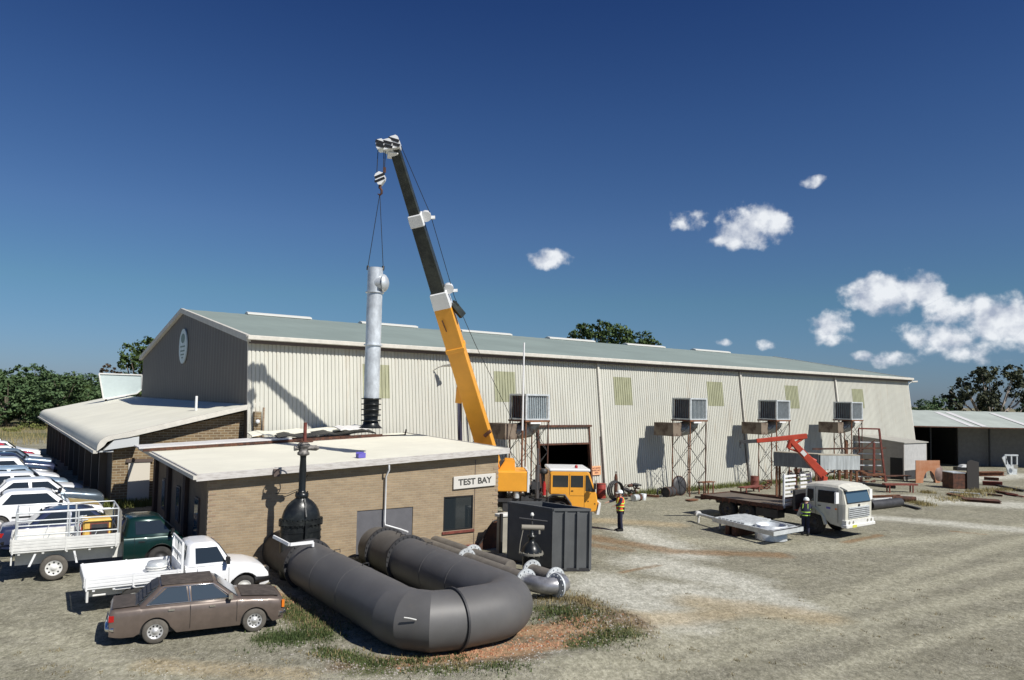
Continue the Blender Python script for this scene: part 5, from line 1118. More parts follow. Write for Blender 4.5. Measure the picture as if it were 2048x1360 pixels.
# small valve in front of the bin
p = at(1062, 1150, 0); p.z = gz(p.x, p.y); q = thing('small_valve', 'small black gate valve with cross bar standing in front of the dark bin', 'valve', p, .2); q.scale = (1.2, 1.2, 1.14)
m = MB(); m.lathe([(.22, 0), (.24, .1), (.26, .40), (.25, .62)], (0, 0, 0), 20); m.build('body', 'valve', q)
m = MB(); m.lathe([(.34, .62), (.34, .68)], (0, 0, 0), 20)
for i in range(12): a = 2*pi*i/12; m.cyl((.31*cos(a), .31*sin(a), .59), (.31*cos(a), .31*sin(a), .71), .018, n=6)
m.build('flange', mat('dusty_flange', (.2, .19, .16), .8), q)
m = MB(); m.lathe([(.29, .68), (.27, .78), (.18, .92), (.10, .98), (.08, 1.1), (.13, 1.13), (.13, 1.17), (.07, 1.2), (.06, 1.34)], (0, 0, 0), 20); m.build('bonnet', 'valve', q)
m = MB(); m.cyl((-.30, 0, 1.42), (.34, -.05, 1.40), .075, n=12); m.cyl((.2, -.05, 1.4), (.2, -.05, 1.22), .035); m.tube([(-.25, -.02, 1.40), (-.34, -.04, .95), (-.36, -.02, .66)], .014, 5); m.build('gear_shaft', mat('pale_casting', (.26, .24, .2), .8), q)
m = MB(); m.cyl((-.36, .05, 1.68), (.42, -.12, 1.60), .022); m.cyl((0, 0, 1.4), (0, 0, 1.75), .03); m.build('hand_bar', 'steel', q)
m = MB(); m.lathe([(.0, 1.72), (.05, 1.75), (.055, 1.79), (.03, 1.84), (0.001, 1.85)], (0, 0, 0), 12); m.build('cap', 'whitedull', q)
# pale concrete block and post at the test bay corner
a = at(1012, 1118, 0); q = thing('concrete_block', 'pale upright concrete block between the test bay corner and the dark bin', 'block', (a.x-.1, a.y+1.4, 0), ANG)
m = MB(); m.box(-.26, .26, -.15, .15, -.1, 1.35); m.build('block', 'concrete', q, bevel=.02)
m = MB(); m.box(-.34, .34, -.2, .2, 1.35, 1.47); m.build('cap', 'whitedull', q, bevel=.02); m = MB(); m.bar((-.30, -.22, -.1), (-.30, -.22, 1.5), .1); m.build('post', 'black', q)
a = at(985, 1110, 0); q = thing('steel_plate', 'dark curved steel plate leaning on the test bay wall by its right corner', 'plate', W(16.2, 24.5, 0), ANG)
m = MB(); m.prism([(-.75, -.3), (.55, -.3), (.55, 1.1), (.35, 1.05), (.15, .85), (-.2, .3)], -.05, .0, 'y'); m.build('plate', 'rustdark', q)
m = MB(); m.tube([(-.72, -.06, -.25), (-.18, -.06, .32), (.16, -.06, .87), (.35, -.06, 1.07), (.55, -.06, 1.12)], .025, 6); m.build('edge', 'black', q)

# ------------------------------------------------------------------ mobile crane
hc = radians(3); cp = ony(1195, 1021, 36.0); cpx = Vector((cp.x, cp.y, 0))      # near front corner of the cab
CT = thing('mobile_crane', 'orange yellow truck crane with raised telescopic boom behind the test bay', 'crane', cpx, hc)
Wc = 2.4; zb0 = .55; K = 'orange'
# local frame: x forward from the front, y to the left (away from the camera)
def cabprof(m, pts, y0, y1): m.prism(pts, y0, y1, 'y')
m = MB(); cabprof(m, [(-2.35, 1.35), (-1.98, 1.35), (-1.62, 1.30), (-1.38, .95), (-1.25, .50), (-.12, .55), (-.04, .62), (0, 1.05), (-.05, 1.38), (-.42, 2.42), (-.55, 2.52), (-2.25, 2.52), (-2.35, 2.42)], 0, Wc)
m.build('cab', K, CT, bevel=.05, seg=2)
m = MB(); m.box(-2.38, -.38, -.02, Wc+.02, 2.46, 2.60); m.build('cab_roof', 'white', CT, bevel=.05, seg=2)
for a, b in ((-2.20, -1.45), (-1.32, -.72)):
    m = MB(); m.prism([(a, 1.72), (b, 1.72), (b, 2.28), (a, 2.28)], -.012, .0, 'y'); m.build('side_window', 'glass', CT, bevel=.0)
m = MB(); m.prism([(-.60, 1.55), (-.17, 1.50), (-.47, 2.30), (-.60, 2.30)], -.014, 0, 'y'); m.build('side_window', 'glass', CT)
m = MB(); rpoly(m, [(-.10, .15, 1.52), (-.10, Wc-.15, 1.52), (-.385, Wc-.2, 2.34), (-.385, .2, 2.34)], .012); m.build('windscreen', 'glass', CT)
m = MB()
for x in (-1.38, -2.30): m.box(x-.008, x+.008, -.006, .0, 1.35, 2.36)
m.box(-1.38, -.62, -.006, 0, 1.30, 1.312); m.box(-1.30, -1.2, -.02, 0, 1.52, 1.56); m.box(-.66, -.65, -.006, 0, .6, 2.3); m.build('door_gap', 'black', CT)
m = MB(); m.box(-.5, -.44, -.004, 0, 1.02, 1.08); m.box(-.17, -.11, -.004, 0, .9, .96); m.build('badge', 'black', CT)
m = MB(); m.hexa([(-.06, -.05, .42), (.08, -.05, .42), (.08, Wc+.05, .42), (-.06, Wc+.05, .42)], [(.06, -.05, .98), (.16, -.05, .98), (.16, Wc+.05, .98), (.06, Wc+.05, .98)]); m.build('bumper', 'white', CT)
m = MB(); m.tube([(-.3, -.05, 1.5), (-.15, -.3, 1.7), (-.15, -.3, 2.1)], .02, 5); m.box(-.25, -.18, -.38, -.20, 1.55, 1.95); m.build('mirror', 'black', CT)
m = MB(); m.lathe([(.07, 2.6), (.08, 2.66), (.05, 2.74), (.001, 2.76)], (-1.0, .5, 0), 12); m.build('beacon', 'redlens', CT)
m = MB(); m.tube([(-2.45, -.10, .95), (-2.42, -.12, 1.22), (-2.2, -.12, 1.35), (-1.62, -.12, 1.35), (-1.34, -.12, .95), (-1.22, -.12, .55)], .05, 8); m.build('wheel_arch', 'steel', CT)
# chassis and wheels
m = MB(); m.box(-9.2, -.3, .6, 1.8, .62, 1.0); m.box(-9.2, -2.5, .1, 2.3, .95, 1.12); m.box(-4.6, -2.6, .15, 2.25, .5, 1.0); m.build('chassis', 'steel', CT)
for x in (-1.85, -6.6, -7.9):
    for y in (.2, Wc-.2): wheel(CT, x, y, .50, .3, 'steel', spokes=8)
m = MB(); m.box(-5.9, -5.5, -.3, Wc+.3, .55, .85); m.box(-5.9, -5.5, -.3, -.05, .1, .6); m.build('outrigger', 'whitedull', CT)
# engine deck clutter between cab and superstructure
rr = random.Random(3)
m = MB()
for i in range(18):
    x = -2.6-rr.random()*1.5; y = rr.uniform(.1, 1.6); z = rr.uniform(1.1, 1.9); s = rr.uniform(.08, .2); m.box(x-s, x+s, y-s, y+s, z-s, z+s*.8)
m.tube([(-3.9, .1, 1.3), (-3.6, .05, 1.8), (-3.0, .1, 1.7), (-2.8, .1, 1.2)], .06, 8); m.tube([(-4.2, .2, 1.2), (-4.0, .1, 1.65), (-3.4, .15, 1.5)], .05, 8)
m.build('engine', 'steel', CT)
m = MB(); m.cyl((-2.95, .1, 1.15), (-2.95, .1, 2.75), .11, n=14); m.cyl((-2.95, .1, 2.75), (-2.95, .1, 3.55), .05, n=10); m.build('exhaust', mat('heat_steel', (.14, .13, .13), .4, .6), CT)
m = MB(); m.cyl((-2.62, -.04, 1.32), (-2.62, -.04, 1.88), .085, n=12); m.cyl((-2.62, -.04, 1.88), (-2.62, -.04, 1.98), .05, n=8); m.build('extinguisher', 'red', CT)
m = MB(); m.cyl((-3.95, .1, 1.15), (-3.95, .1, 1.7), .14, n=12); m.build('air_tank', 'galvpaint', CT)
m = MB(); m.lathe([(.14, 2.3), (.2, 2.34), (.2, 2.5), (.12, 2.56)], (-2.62, .35, 0), 14); m.cyl((-2.62, .35, 1.4), (-2.62, .35, 2.3), .07); m.build('air_cleaner', 'steel', CT)
# superstructure (counterweight body) near (1005-1055, 915-985)
cin = (Matrix.Translation(cpx) @ Matrix.Rotation(hc, 4, 'Z')).inverted()
p0 = cin @ ony(1056, 984, 35.7); p1 = cin @ ony(1056, 944, 35.7)
m = MB(); m.box(p0.x-3.2, p0.x-.04, p0.y, p0.y+2.4, p0.z, p1.z); m.build('turntable_body', K, CT, bevel=.04)
m = MB(); m.box(p0.x-.04, p0.x+.06, p0.y-.02, p0.y+2.42, p0.z-.02, p1.z+.02); m.build('counterweight_plate', 'white', CT)
q0 = cin @ ony(1005, 945, 35.7); q1 = cin @ ony(1031, 922, 35.7)
for yy in (p0.y+.55, p0.y+1.55):
    m = MB(); m.prism([(q0.x-1.3, p1.z-.1), (q1.x+.02, p1.z-.1), (q1.x, q1.z), (q1.x-.45, q1.z+.02), (q0.x-.15, p1.z+.05), (q0.x-.8, p1.z+.5), (q0.x-1.3, p1.z+.5)], yy, yy+.12, 'y'); m.build('boom_bracket', K, CT)
m = MB(); m.cyl((p0.x-1.6, p0.y+1.2, 1.0), (p0.x-1.6, p0.y+1.2, p0.z+.05), .65, n=24); m.build('slew_ring', 'steel', CT)
m = MB(); m.cyl((q1.x-.6, p0.y+.72, p1.z+.2), (q1.x-.6, p0.y+1.5, p1.z+.2), .26, n=18); m.build('winch_drum', 'steel', CT)
# boom
BF = ony(988, 945, 36.9); BT = ony(789, 296, 28.9)
bd = (BT-BF).normalized()
def bp(px, py):         # point of the boom axis nearest to a photograph pixel row
    best = None
    for i in range(401):
        P_ = BF.lerp(BT, i/400); q = P_-CAM; y = CY-F*q.dot(up)/q.dot(fw)
        if best is None or abs(y-py) < best[0]: best = (abs(y-py), P_)
    return best[1]
def on_boom(name, py0, py1, w0, w1, mt_, bev=.02, off=0):
    a, b = bp(0, py0), bp(0, py1); sd = Vector((0, 1, 0)).cross(bd).normalized()
    m = MB(cin); m.taper(a, b, w0*.86, w0, w1*.86, w1, (1, 0, 0)); return m.build(name, mt_, CT, bevel=bev)
on_boom('boom_base', 945, 610, 0.872, 0.765, K)
on_boom('boom_collar', 614, 583, 0.801, 0.748, 'white', .03)
on_boom('boom_section', 586, 440, 0.605, 0.534, 'crane_black')
on_boom('boom_collar', 452, 428, 0.605, 0.587, 'white', .03)
on_boom('boom_section', 431, 300, 0.445, 0.392, 'crane_black')
on_boom('boom_rib', 699, 691, 0.872, 0.872, K)
prp = Vector((0, 0, 1)).cross(bd).cross(bd); prp = -prp.normalized() if prp.z > 0 else prp.normalized()
rgt = bd.cross(Vector((0, 1, 0))).normalized()
if rgt.x < 0: rgt = -rgt
lat = bd.cross(rgt).normalized()
def side_at(py, o, l=0): return bp(0, py)+rgt*o+lat*l
nrl = lat if lat.y < 0 else -lat       # side facing the camera
m = MB(cin); m.bar(side_at(655, -.16)+nrl*.39, side_at(632, -.2)+nrl*.39, .05, .03, tuple(nrl)); m.build('boom_slot', 'rustdark', CT)
m = MB(cin); m.cyl(side_at(865, .1)+nrl*.40, side_at(857, .45)+nrl*.42, .09, n=10); m.build('boom_pin', 'rust', CT)
m = MB(cin); m.prism([(0, 0)]*3, 0, 0) if False else None
for py, s_ in ((440, .42), (585, .46)):     # rope sheave and horns on the collars
    c_ = side_at(py-3, s_); m = MB(cin); m.cyl(c_-lat*.12, c_+lat*.12, .22, n=18); m.bar(side_at(py, .3), side_at(py+5, s_+.35), .16, .12); m.build('rope_guide', 'white', CT)
c_ = side_at(622, .62); m = MB(cin); m.bar(side_at(612, .45), side_at(640, .72), .20, .30); m.tube([side_at(608, .5), side_at(618, .66), side_at(632, .5), side_at(640, .6)], .05, 6); m.build('hose_reel', 'crane_black', CT)
# head with stripes
H0 = bp(0, 300)
def head_box(name, px, py, w, h, ang, y, th):
    c_ = ony(px, py, y); s = y/F; ux = Vector((cos(ang), 0, sin(ang))); uz = Vector((-sin(ang), 0, cos(ang)))
    pts = [(-.5, -.35), (-.35, -.5), (.4, -.5), (.5, -.1), (.42, .35), (.25, .5), (-.3, .45), (-.5, .15)]
    m = MB(cin); f_ = [c_+ux*(a*w*s)+uz*(b*h*s) for a, b in pts]; n = len(f_); D = Vector((0, th/2, 0))
    m.add([p-D for p in f_]+[p+D for p in f_], [list(range(n)), list(reversed(range(n, 2*n)))]+[(i, n+i, n+(i+1) % n, (i+1) % n) for i in range(n)])
    o = m.build(name, 'white', CT)
    m = MB(cin)
    for k in (-.26, .1): 
        a = c_+ux*(-.46*w*s)+uz*((k+.24)*h*s)-D*1.04; b = c_+ux*(.46*w*s)+uz*((k-.16)*h*s)-D*1.04; m.bar(a, b, .02, .11, (0, 0, 1))
    m.build('warning_stripe', 'black', o); return c_
head_box('boom_head', 790, 287, 22, 26, radians(12), 28.8, .5)
head_box('boom_head', 776, 292, 22, 22, radians(10), 28.75, .54)
head_box('boom_head', 762, 291, 17, 20, radians(10), 28.7, .5)
m = MB(cin); a = ony(786, 300, 28.85); m.bar(ony(784, 312, 29.1), a, .4, .36); m.build('boom_neck', 'white', CT)
# hook block and ropes
yh = 28.7; HB = ony(760.5, 357, yh); s = yh/F
m = MB(cin); pts = [(-11, 3), (-9, -5), (-3, -14), (3, -14), (10, -4), (11, 3), (7, 10), (-2, 13), (-9, 8)]
f_ = [HB+Vector((a*s, -.13, b*s)) for a, b in pts]; n = len(f_); m.add(f_+[p+Vector((0, .26, 0)) for p in f_], [list(range(n)), list(reversed(range(n, 2*n)))]+[(i, n+i, n+(i+1) % n, (i+1) % n) for i in range(n)]); hb = m.build('hook_block', 'white', CT)
m = MB(cin)
for k in (-4.5, 4): m.bar(HB+Vector((-10*s, -.14, (k-4.5)*s)), HB+Vector((10*s, -.14, (k+4.5)*s)), .02, .09, (0, 0, 1))
m.build('warning_stripe', 'black', hb)
m = MB(cin); h0 = HB+Vector((0, 0, -14*s)); m.cyl(h0, h0-Vector((0, 0, .12)), .06); m.tube([h0-Vector((0, 0, .1)), h0+Vector((.07, 0, -.2)), h0+Vector((.07, 0, -.32)), h0+Vector((0, 0, -.40)), h0+Vector((-.08, 0, -.34))], [.045, .05, .05, .04, .02], 8); m.build('hook', 'rustdark', hb)
hk = h0+Vector((0, 0, -.36))
m = MB(cin)
for (a, b) in (((756, 299), (753.5, 348)), ((768, 298), (766.5, 348)), ((771, 300), (769, 338))): m.tube([ony(*a, 28.7), ony(*b, 28.7)], .016, 5)
m.build('hoist_rope', 'black', CT)
m = MB(cin); m.tube([ony(801, 290, 28.9), side_at(436, .62), side_at(600, .60), side_at(700, .9), side_at(860, 1.6), cin.inverted() @ Vector((q1.x-.5, p0.y+1.1, p1.z+.4))], .014, 5); m.build('hoist_rope', 'black', CT)
c_ = ony(769, 340, 28.7); m = MB(cin); m.box(-.05, .05, -.05, .05, -.1, .1); m = MB(cin @ Matrix.Translation(c_)); m.box(-.05, .05, -.05, .05, -.1, .1); m.build('limit_weight', 'rustdark', CT)
# lift cylinder
a = ony(921, 930, 35.9); b = side_at(793, -.55)
m = MB(cin); m.cyl(a, a.lerp(b, .30), .17, n=14); m.build('lift_cylinder', K, CT)
m = MB(cin); m.cyl(a.lerp(b, .30), b, .11, n=12); m.build('piston_rod', mat('blue_steel', (.10, .10, .17), .3, .6), CT)
m = MB(cin); m.prism([(0, 0)]*3, 0, 0) if False else None
m.taper(side_at(770, -.35), side_at(797, -.62), .3, .15, .3, .28, (0, 1, 0)); m.build('cylinder_lug', K, CT)

# ------------------------------------------------------------------ hanging duct
DB = ony(740, 856, 28.7); DTp = ony(752, 536, 28.7); DB = Vector(((DB.x+DTp.x)/2, hk.y, DB.z)); ax = DB.x; ay = DB.y
s = 28.7/F; t = thing('duct_pipe', 'long galvanised round duct with black ribbed bell mouth hanging from the crane hook', 'duct', DB)
zt = DTp.z; zj = ony(740, 796, 28.7).z; T = Matrix.Translation(-DB)
m = MB(T); m.cyl((ax, ay, zj), (ax, ay, zt), .30, n=28); m.build('duct_body', 'galv', t)
m = MB(T)
for py in (585, 690): z = ony(745, py, 28.7).z; m.cyl((ax, ay, z-.025), (ax, ay, z+.025), .36, n=28)
m.build('duct_flange', 'galv', t)
m = MB(T); zz = ony(768, 567, 28.7).z; m.cyl((ax+.2, ay-.05, zz), (ax+.36, ay-.08, zz), .30, .30, n=20); m.lathe([(.30, 0), (.28, .12), (.2, .22), (.08, .27), (.001, .28)], (0, 0, 0), 20, 'x')
m.v = [(v if i < 40 else v) for i, v in enumerate(m.v)]
m.build('side_branch', 'galv', t) if False else None
m = MB(T); m.cyl((ax+.1, ay-.03, zz), (ax+.33, ay-.07, zz), .29, n=20); mm = MB(T @ Matrix.Translation((ax+.33, ay-.07, zz))); mm.lathe([(.36, 0), (.35, .05), (.30, .12), (.2, .19), (.08, .23), (.001, .24)], (0, 0, 0), 20, 'x'); m.build('side_branch', 'galv', t); mm.build('branch_cap', 'galv', t)
m = MB(T); zb = DB.z; hh = zj-zb; m.lathe([(.30, zj), (.29, zb+hh*.5), (.27, zb+hh*.28), (.31, zb+hh*.13), (.42, zb+.03), (.46, zb)], (ax, ay, 0), 28, 'z'); m.build('bell_mouth', 'valve', t)
for k in range(5):
    z = zj-.03-hh*.18*k; m = MB(T); m.lathe([(.28, z-.025), (.385, z-.02), (.385, z+.02), (.28, z+.025)], (ax, ay, 0), 28, 'z', False); m.build('stiffening_ring', 'valve', t)
m = MB(T)
for sx in (-1, 1): m.tube([hk+Vector((0, 0, .02)), (ax+sx*.30, ay, zt+.04)], .014, 5); m.cyl((ax+sx*.30, ay-.02, zt-.08), (ax+sx*.30, ay+.02, zt+.08), .05, n=8)
m.build('lifting_sling', 'black', t)

# ------------------------------------------------------------------ evaporative coolers on towers
def make_cooler(u, v, lab):
    t, T = bld('air_cooler', lab, 'cooler', u, v, 0, 'coolers on towers along the wall')
    w, d, z0, z1 = 1.5, 1.45, 4.82, 6.20
    m = MB(); m.box(.06, w-.06, .06, d-.06, z0, z1-.05); m.build('cooler_core', mat('wet_pads', (.22, .27, .29), .9, var=.3, vscale=4, stretch=(6, 6, .6)), t)
    m = MB()
    for x, y in ((0, 0), (w, 0), (0, d), (w, d)): m.box(x-.05, x+.05, y-.05, y+.05, z0, z1)
    for z in (z0, z1-.08): m.box(.05, w-.05, -.05, .03, z, z+.08); m.box(.05, w-.05, d-.03, d+.05, z, z+.08); m.box(-.05, .03, .05, d-.05, z, z+.08); m.box(w-.03, w+.05, .05, d-.05, z, z+.08)
    m.box(-.03, w+.03, -.03, d+.03, z1-.02, z1+.01); m.build('cooler_frame', 'galvpaint', t)
    m = MB()
    for i in range(11):
        x = .12+i*.125; m.hexa([(x, .0, z0+.1), (x+.02, .0, z0+.1), (x+.05, .06, z0+.1), (x+.03, .06, z0+.1)], [(x, .0, z1-.1), (x+.02, .0, z1-.1), (x+.05, .06, z1-.1), (x+.03, .06, z1-.1)])
    m.build('louvre_panel', 'galvpaint', t)
    m = MB()
    for i in range(8):
        y = .14+i*.16; m.box(.0, .06, y, y+.02, z0+.1, z1-.1)
    m.build('louvre_panel', 'rustdark', t)
    m = MB(); m.box(-.08, w+.08, -.08, d+.08, z0-.10, z0-.01); m.build('base_tray', 'rust', t)
    # duct: round elbow below the box then horizontal run to the left into the wall
    m = MB(); pts = [(w*.62, .75, z0-.08), (w*.60, .78, z0-.30), (w*.45, .84, z0-.52), (w*.15, .92, z0-.62), (-.35, .98, z0-.62)]
    m.tube(pts, [.50, .50, .48, .44, .42], 18); m.build('elbow_duct', mat('stained_duct', (.34, .35, .34), .5, .4, vscale=1.6, vcol=(.12, .075, .05), vlow=.45, vhigh=.6), t)
    m = MB(); m.box(-.95, -.15, .55, 2.2, z0-1.05, z0-.22); m.build('wall_duct', mat('rusty_duct', (.20, .16, .12), .75, vscale=1.8, vcol=(.08, .05, .035), vlow=.45, vhigh=.6), t)
    m = MB(); m.box(.25, .95, -.1, .0, z0-.20, z0-.11); m.build('name_strip', 'white', t)
    legs = [(0, 0), (w, 0), (0, d), (w, d)]
    for i, (x, y) in enumerate(legs): m = MB(); m.box(x-.028, x+.028, y-.028, y+.028, -.05, z0-.1); m.build('leg', 'rust' if i != 1 else 'rustdark', t)
    m = MB()
    n = 3; hz = (z0-.3)/n
    for (a, b) in ((0, 1), (0, 2), (1, 3), (2, 3)):
        A_, B_ = legs[a], legs[b]
        for k in range(n):
            za, zb_ = .1+k*hz, .1+(k+1)*hz; m.bar((A_[0], A_[1], za), (B_[0], B_[1], zb_), .022); m.bar((B_[0], B_[1], za), (A_[0], A_[1], zb_), .022)
    m.build('cross_bracing', 'steel', t)
    return t
c1 = make_cooler(36.15, 31.44, 'cooler on a tower with a dark plate below, next right of the open doorway')
def cu(px, py): return UV(onv(px, py, 31.44))[0]
us = [cu(1053, 785), cu(1553, 803), cu(1703, 808)]
for (u, lab) in ((us[0], 'cooler on a tower just right of the crane boom behind the white mast'), (us[1], 'cooler on a tower above the red loader arm'), (us[2], 'cooler on a tower farthest right next to the rusty frame')):
    dup(c1, W(u, 31.44), ANG, lab)
# white mast
p = onv(1046, 975, 33.2); pt = onv(1046, 685, 33.2); u_ = UV(p)[0]
t = thing('mast', 'tall thin white pole rising past the warehouse eave beside the first cooler', 'pole', W(UV(pt)[0], 31.0, 0)); zt = onv(1046, 685, 31.0).z; t.location = W(UV(onv(1046, 800, 31.0))[0], 31.0, 0)
m = MB(); m.cyl((0, 0, 0), (0, 0, 4.3), .055, .05, 10); m.build('lower_tube', 'rust', t); m = MB(); m.cyl((0, 0, 4.3), (0, 0, zt), .05, .045, 10); m.build('upper_tube', 'white', t)

# ------------------------------------------------------------------ cream truck with loader crane
fl = at(1688, 1055, .55); fr = at(1742, 1046, .55); ax_ = (fr-fl); ax_.z = 0; ax_.normalize(); hv = Vector((ax_.y, -ax_.x, 0)); ht = atan2(hv.y, hv.x); Wt = 2.42
fc = fl+ax_*(Wt/2); fc.z = 0
TR = thing('flatbed_truck', 'cream cab flatbed truck with folded red orange loader crane', 'truck', fc, ht); tin = (Matrix.Translation(fc) @ Matrix.Rotation(ht, 4, 'Z')).inverted()
# local: x forward (front at 0), y left;  camera-side is y = -Wt/2
C_ = 'creamtruck'; L0 = -2.15
m = MB(); secs = []
for x, ztop, zbot, k in ((L0, 2.52, .98, .97), (L0+.5, 2.60, .98, .98), (L0+.95, 2.62, .92, 1), (-.75, 2.62, .62, 1), (-.3, 2.60, .55, .99), (-.08, 2.50, .52, .96)):
    y = Wt/2*k; secs.append([(x, -y*.97, zbot), (x, -y, zbot+.3), (x, -y, 1.62), (x+(.0 if x < -.4 else -.05), -y*.93, ztop-.18), (x-(.0 if x < -.4 else .12), -y*.86, ztop-.05), (x-(.0 if x < -.4 else .18), -y*.4, ztop+.02), (x-(.0 if x < -.4 else .18), y*.4, ztop+.02), (x-(.0 if x < -.4 else .12), y*.86, ztop-.05), (x+(.0 if x < -.4 else -.05), y*.93, ztop-.18), (x, y, 1.62), (x, y, zbot+.3), (x, y*.97, zbot)])
secs.append([(0.0, -Wt/2*.9, .52), (.02, -Wt/2*.93, .8), (.03, -Wt/2*.93, 1.62), (-.14, -Wt/2*.87, 2.34), (-.2, -Wt/2*.8, 2.42), (-.2, -Wt*.2, 2.5), (-.2, Wt*.2, 2.5), (-.2, Wt/2*.8, 2.42), (-.14, Wt/2*.87, 2.34), (.03, Wt/2*.93, 1.62), (.02, Wt/2*.93, .8), (0.0, Wt/2*.9, .52)])
k = 12; m.s = False; m.add([p for r in secs for p in r], [(i*k+j, i*k+j+1, (i+1)*k+j+1, (i+1)*k+j) for i in range(len(secs)-1) for j in range(k-1)]); m.add(secs[0], [list(range(k))]); 
r = secs[-1]; m.add(r, [(0, 1, 10, 11), (1, 2, 9, 10), (2, 3, 8, 9), (3, 4, 5, 6, 7, 8)]); m.build('cab', C_, TR, bevel=.04, seg=2)
m = MB(); rpoly(m, [(.045, -.98, 1.70), (.045, .98, 1.70), (-.105, .93, 2.28), (-.105, -.93, 2.28)], .012); m.build('windscreen', 'glassb', TR)
m = MB(); m.tube([(.05, -1.0, 1.68), (.05, 1.0, 1.68), (-.105, .95, 2.31), (-.105, -.95, 2.31), (.05, -1.0, 1.68)], .018, 5, False); m.build('windscreen_rubber', 'black', TR)
m = MB(); m.hexa([(-.2, -1.05, 2.33), (.06, -1.0, 2.30), (.06, 1.0, 2.30), (-.2, 1.05, 2.33)], [(-.25, -1.05, 2.5), (.04, -1.0, 2.36), (.04, 1.0, 2.36), (-.25, 1.05, 2.5)]); m.build('sun_visor', C_, TR)
for s in (-1, 1):
    for a, b in ((L0+.12, L0+.50), (L0+.72, L0+1.68)):
        y = s*(Wt/2+.004); m = MB(); yt = s*(Wt/2*.945+.006); m.hexa([(a, y-.01, 1.62), (b, y-.01, 1.62), (b, y+.01, 1.62), (a, y+.01, 1.62)], [(a, yt-.01, 2.24), (b-.06, yt-.01, 2.24), (b-.06, yt+.01, 2.24), (a, yt+.01, 2.24)]); m.build('side_window', 'glass', TR)
    m = MB(); y = s*Wt/2; m.box(L0+.60, L0+.61, y-.006, y+.006, .98, 2.36); m.box(L0+1.86, L0+1.87, y-.006, y+.006, .7, 2.3); m.box(L0+.75, L0+.9, y-.02, y+.02, 1.42, 1.46); m.build('door_gap', 'black', TR)
    m = MB(); m.tube([(-.35, y, 2.2), (-.2, y+s*.25, 2.25), (-.2, y+s*.25, 1.7), (-.35, y, 1.65)], .015, 5); m.box(-.24, -.16, y+s*.25-.12, y+s*.25+.12, 1.68, 2.24); m.build('mirror', 'white', TR)
    m = MB(); m.cyl((-.42, y-.01, 1.36), (-.42, y+s*.03, 1.36), .05, n=10); m.build('indicator_light', 'amber', TR)
m = MB(); m.box(-.02, .07, -.88, .88, .92, 1.40); gr = m.build('grille', 'galvpaint', TR)
m = MB()
for i in range(5): m.box(.07, .078, -.86, .86, .96+i*.085, .99+i*.085)
m.build('grille_slot', 'steel', gr)
m = MB(); m.cyl((.03, 0, 1.53), (.065, 0, 1.53), .07, n=16); m.build('badge', 'steel', TR)
m = MB(); m.cyl((-.42, -Wt/2-.003, 1.0), (-.42, -Wt/2+.001, 1.0), .001); m.box(-.95, -.72, -Wt/2-.006, -Wt/2-.001, 1.32, 1.42); m.build('door_sticker', 'purple', TR)
m = MB(); m.box(-.12, .16, -Wt/2-.04, Wt/2+.04, .50, .66); bm_ = m.build('bumper', 'whitedull', TR, bevel=.03)
m = MB(); m.box(-.1, .10, -Wt/2, Wt/2, .66, .84); m.build('valance', 'whitedull', TR)
for s in (-1, 1):
    for y in (.62, .95): m = MB(); m.cyl((.09, s*y, .745), (.115, s*y, .745), .07, n=12); m.build('headlight', 'chrome', TR)
m = MB(); m.box(.162, .17, -.78, -.42, .52, .64); m.build('number_plate', mat('plate_yellow', (.55, .55, .08), .5), TR)
wx1 = -1.55
for s in (-1, 1):
    m = MB(); m.tube([(wx1-.72, s*(Wt/2-.06), .75), (wx1-.55, s*(Wt/2-.06), 1.12), (wx1-.2, s*(Wt/2-.06), 1.28), (wx1+.2, s*(Wt/2-.06), 1.22), (wx1+.52, s*(Wt/2-.06), .95), (wx1+.66, s*(Wt/2-.06), .55)], .09, 8); m.build('mudguard', C_, TR)
    wheel(TR, wx1, s*(Wt/2-.22), .52, .3, 'steel', tyre='tyre', spokes=8)
    for x in (-5.15, -6.35): wheel(TR, x, s*(Wt/2-.28), .50, .42, 'steel', spokes=8)
m = MB(); m.box(-7.5, -.3, -.45, -.3, .66, .92); m.box(-7.5, -.3, .3, .45, .66, .92); m.box(-2.6, -.3, -.5, .5, .55, 1.0); m.box(-4.6, -3.4, -1.1, -.5, .45, .85); m.build('chassis', 'steel', TR)
m = MB(); m.box(-7.85, -3.05, -Wt/2, Wt/2, .98, 1.06); m.build('deck', 'wood', TR)
m = MB(); m.box(-7.87, -3.0, -Wt/2-.05, -Wt/2-.005, .92, 1.10); m.box(-7.93, -7.87, -Wt/2, Wt/2, .80, 1.10)
for i in range(12): x = -7.7+i*.40; m.box(x, x+.06, -Wt/2-.07, -Wt/2-.05, .86, 1.08)
m.box(-7.87, -3.0, Wt/2+.005, Wt/2+.05, .92, 1.16); m.build('coaming_rail', 'rustdark', TR)
m = MB()    # headboard with white slats
for s in (-1, 1): m.bar((-3.02, s*1.15, 1.0), (-3.02, s*1.15, 2.62), .08)
for i in range(8):
    for y0, y1 in ((-1.1, -.2), (.2, 1.1)): m.box(-3.05, -2.99, y0, y1, 1.12+i*.19, 1.22+i*.19)
m.build('headboard', 'white', TR)
m = MB(); rr = random.Random(8)
for i in range(14): x, y, z, s = -2.55+rr.uniform(-.25, .2), rr.uniform(-1, 1), rr.uniform(1.0, 2.0), rr.uniform(.05, .14); m.box(x-s, x+s, y-s, y+s, z-s, z+s)
m.box(-2.62, -2.48, -1.05, 1.05, 1.0, 1.9); m.build('valve_block', 'steel', TR)
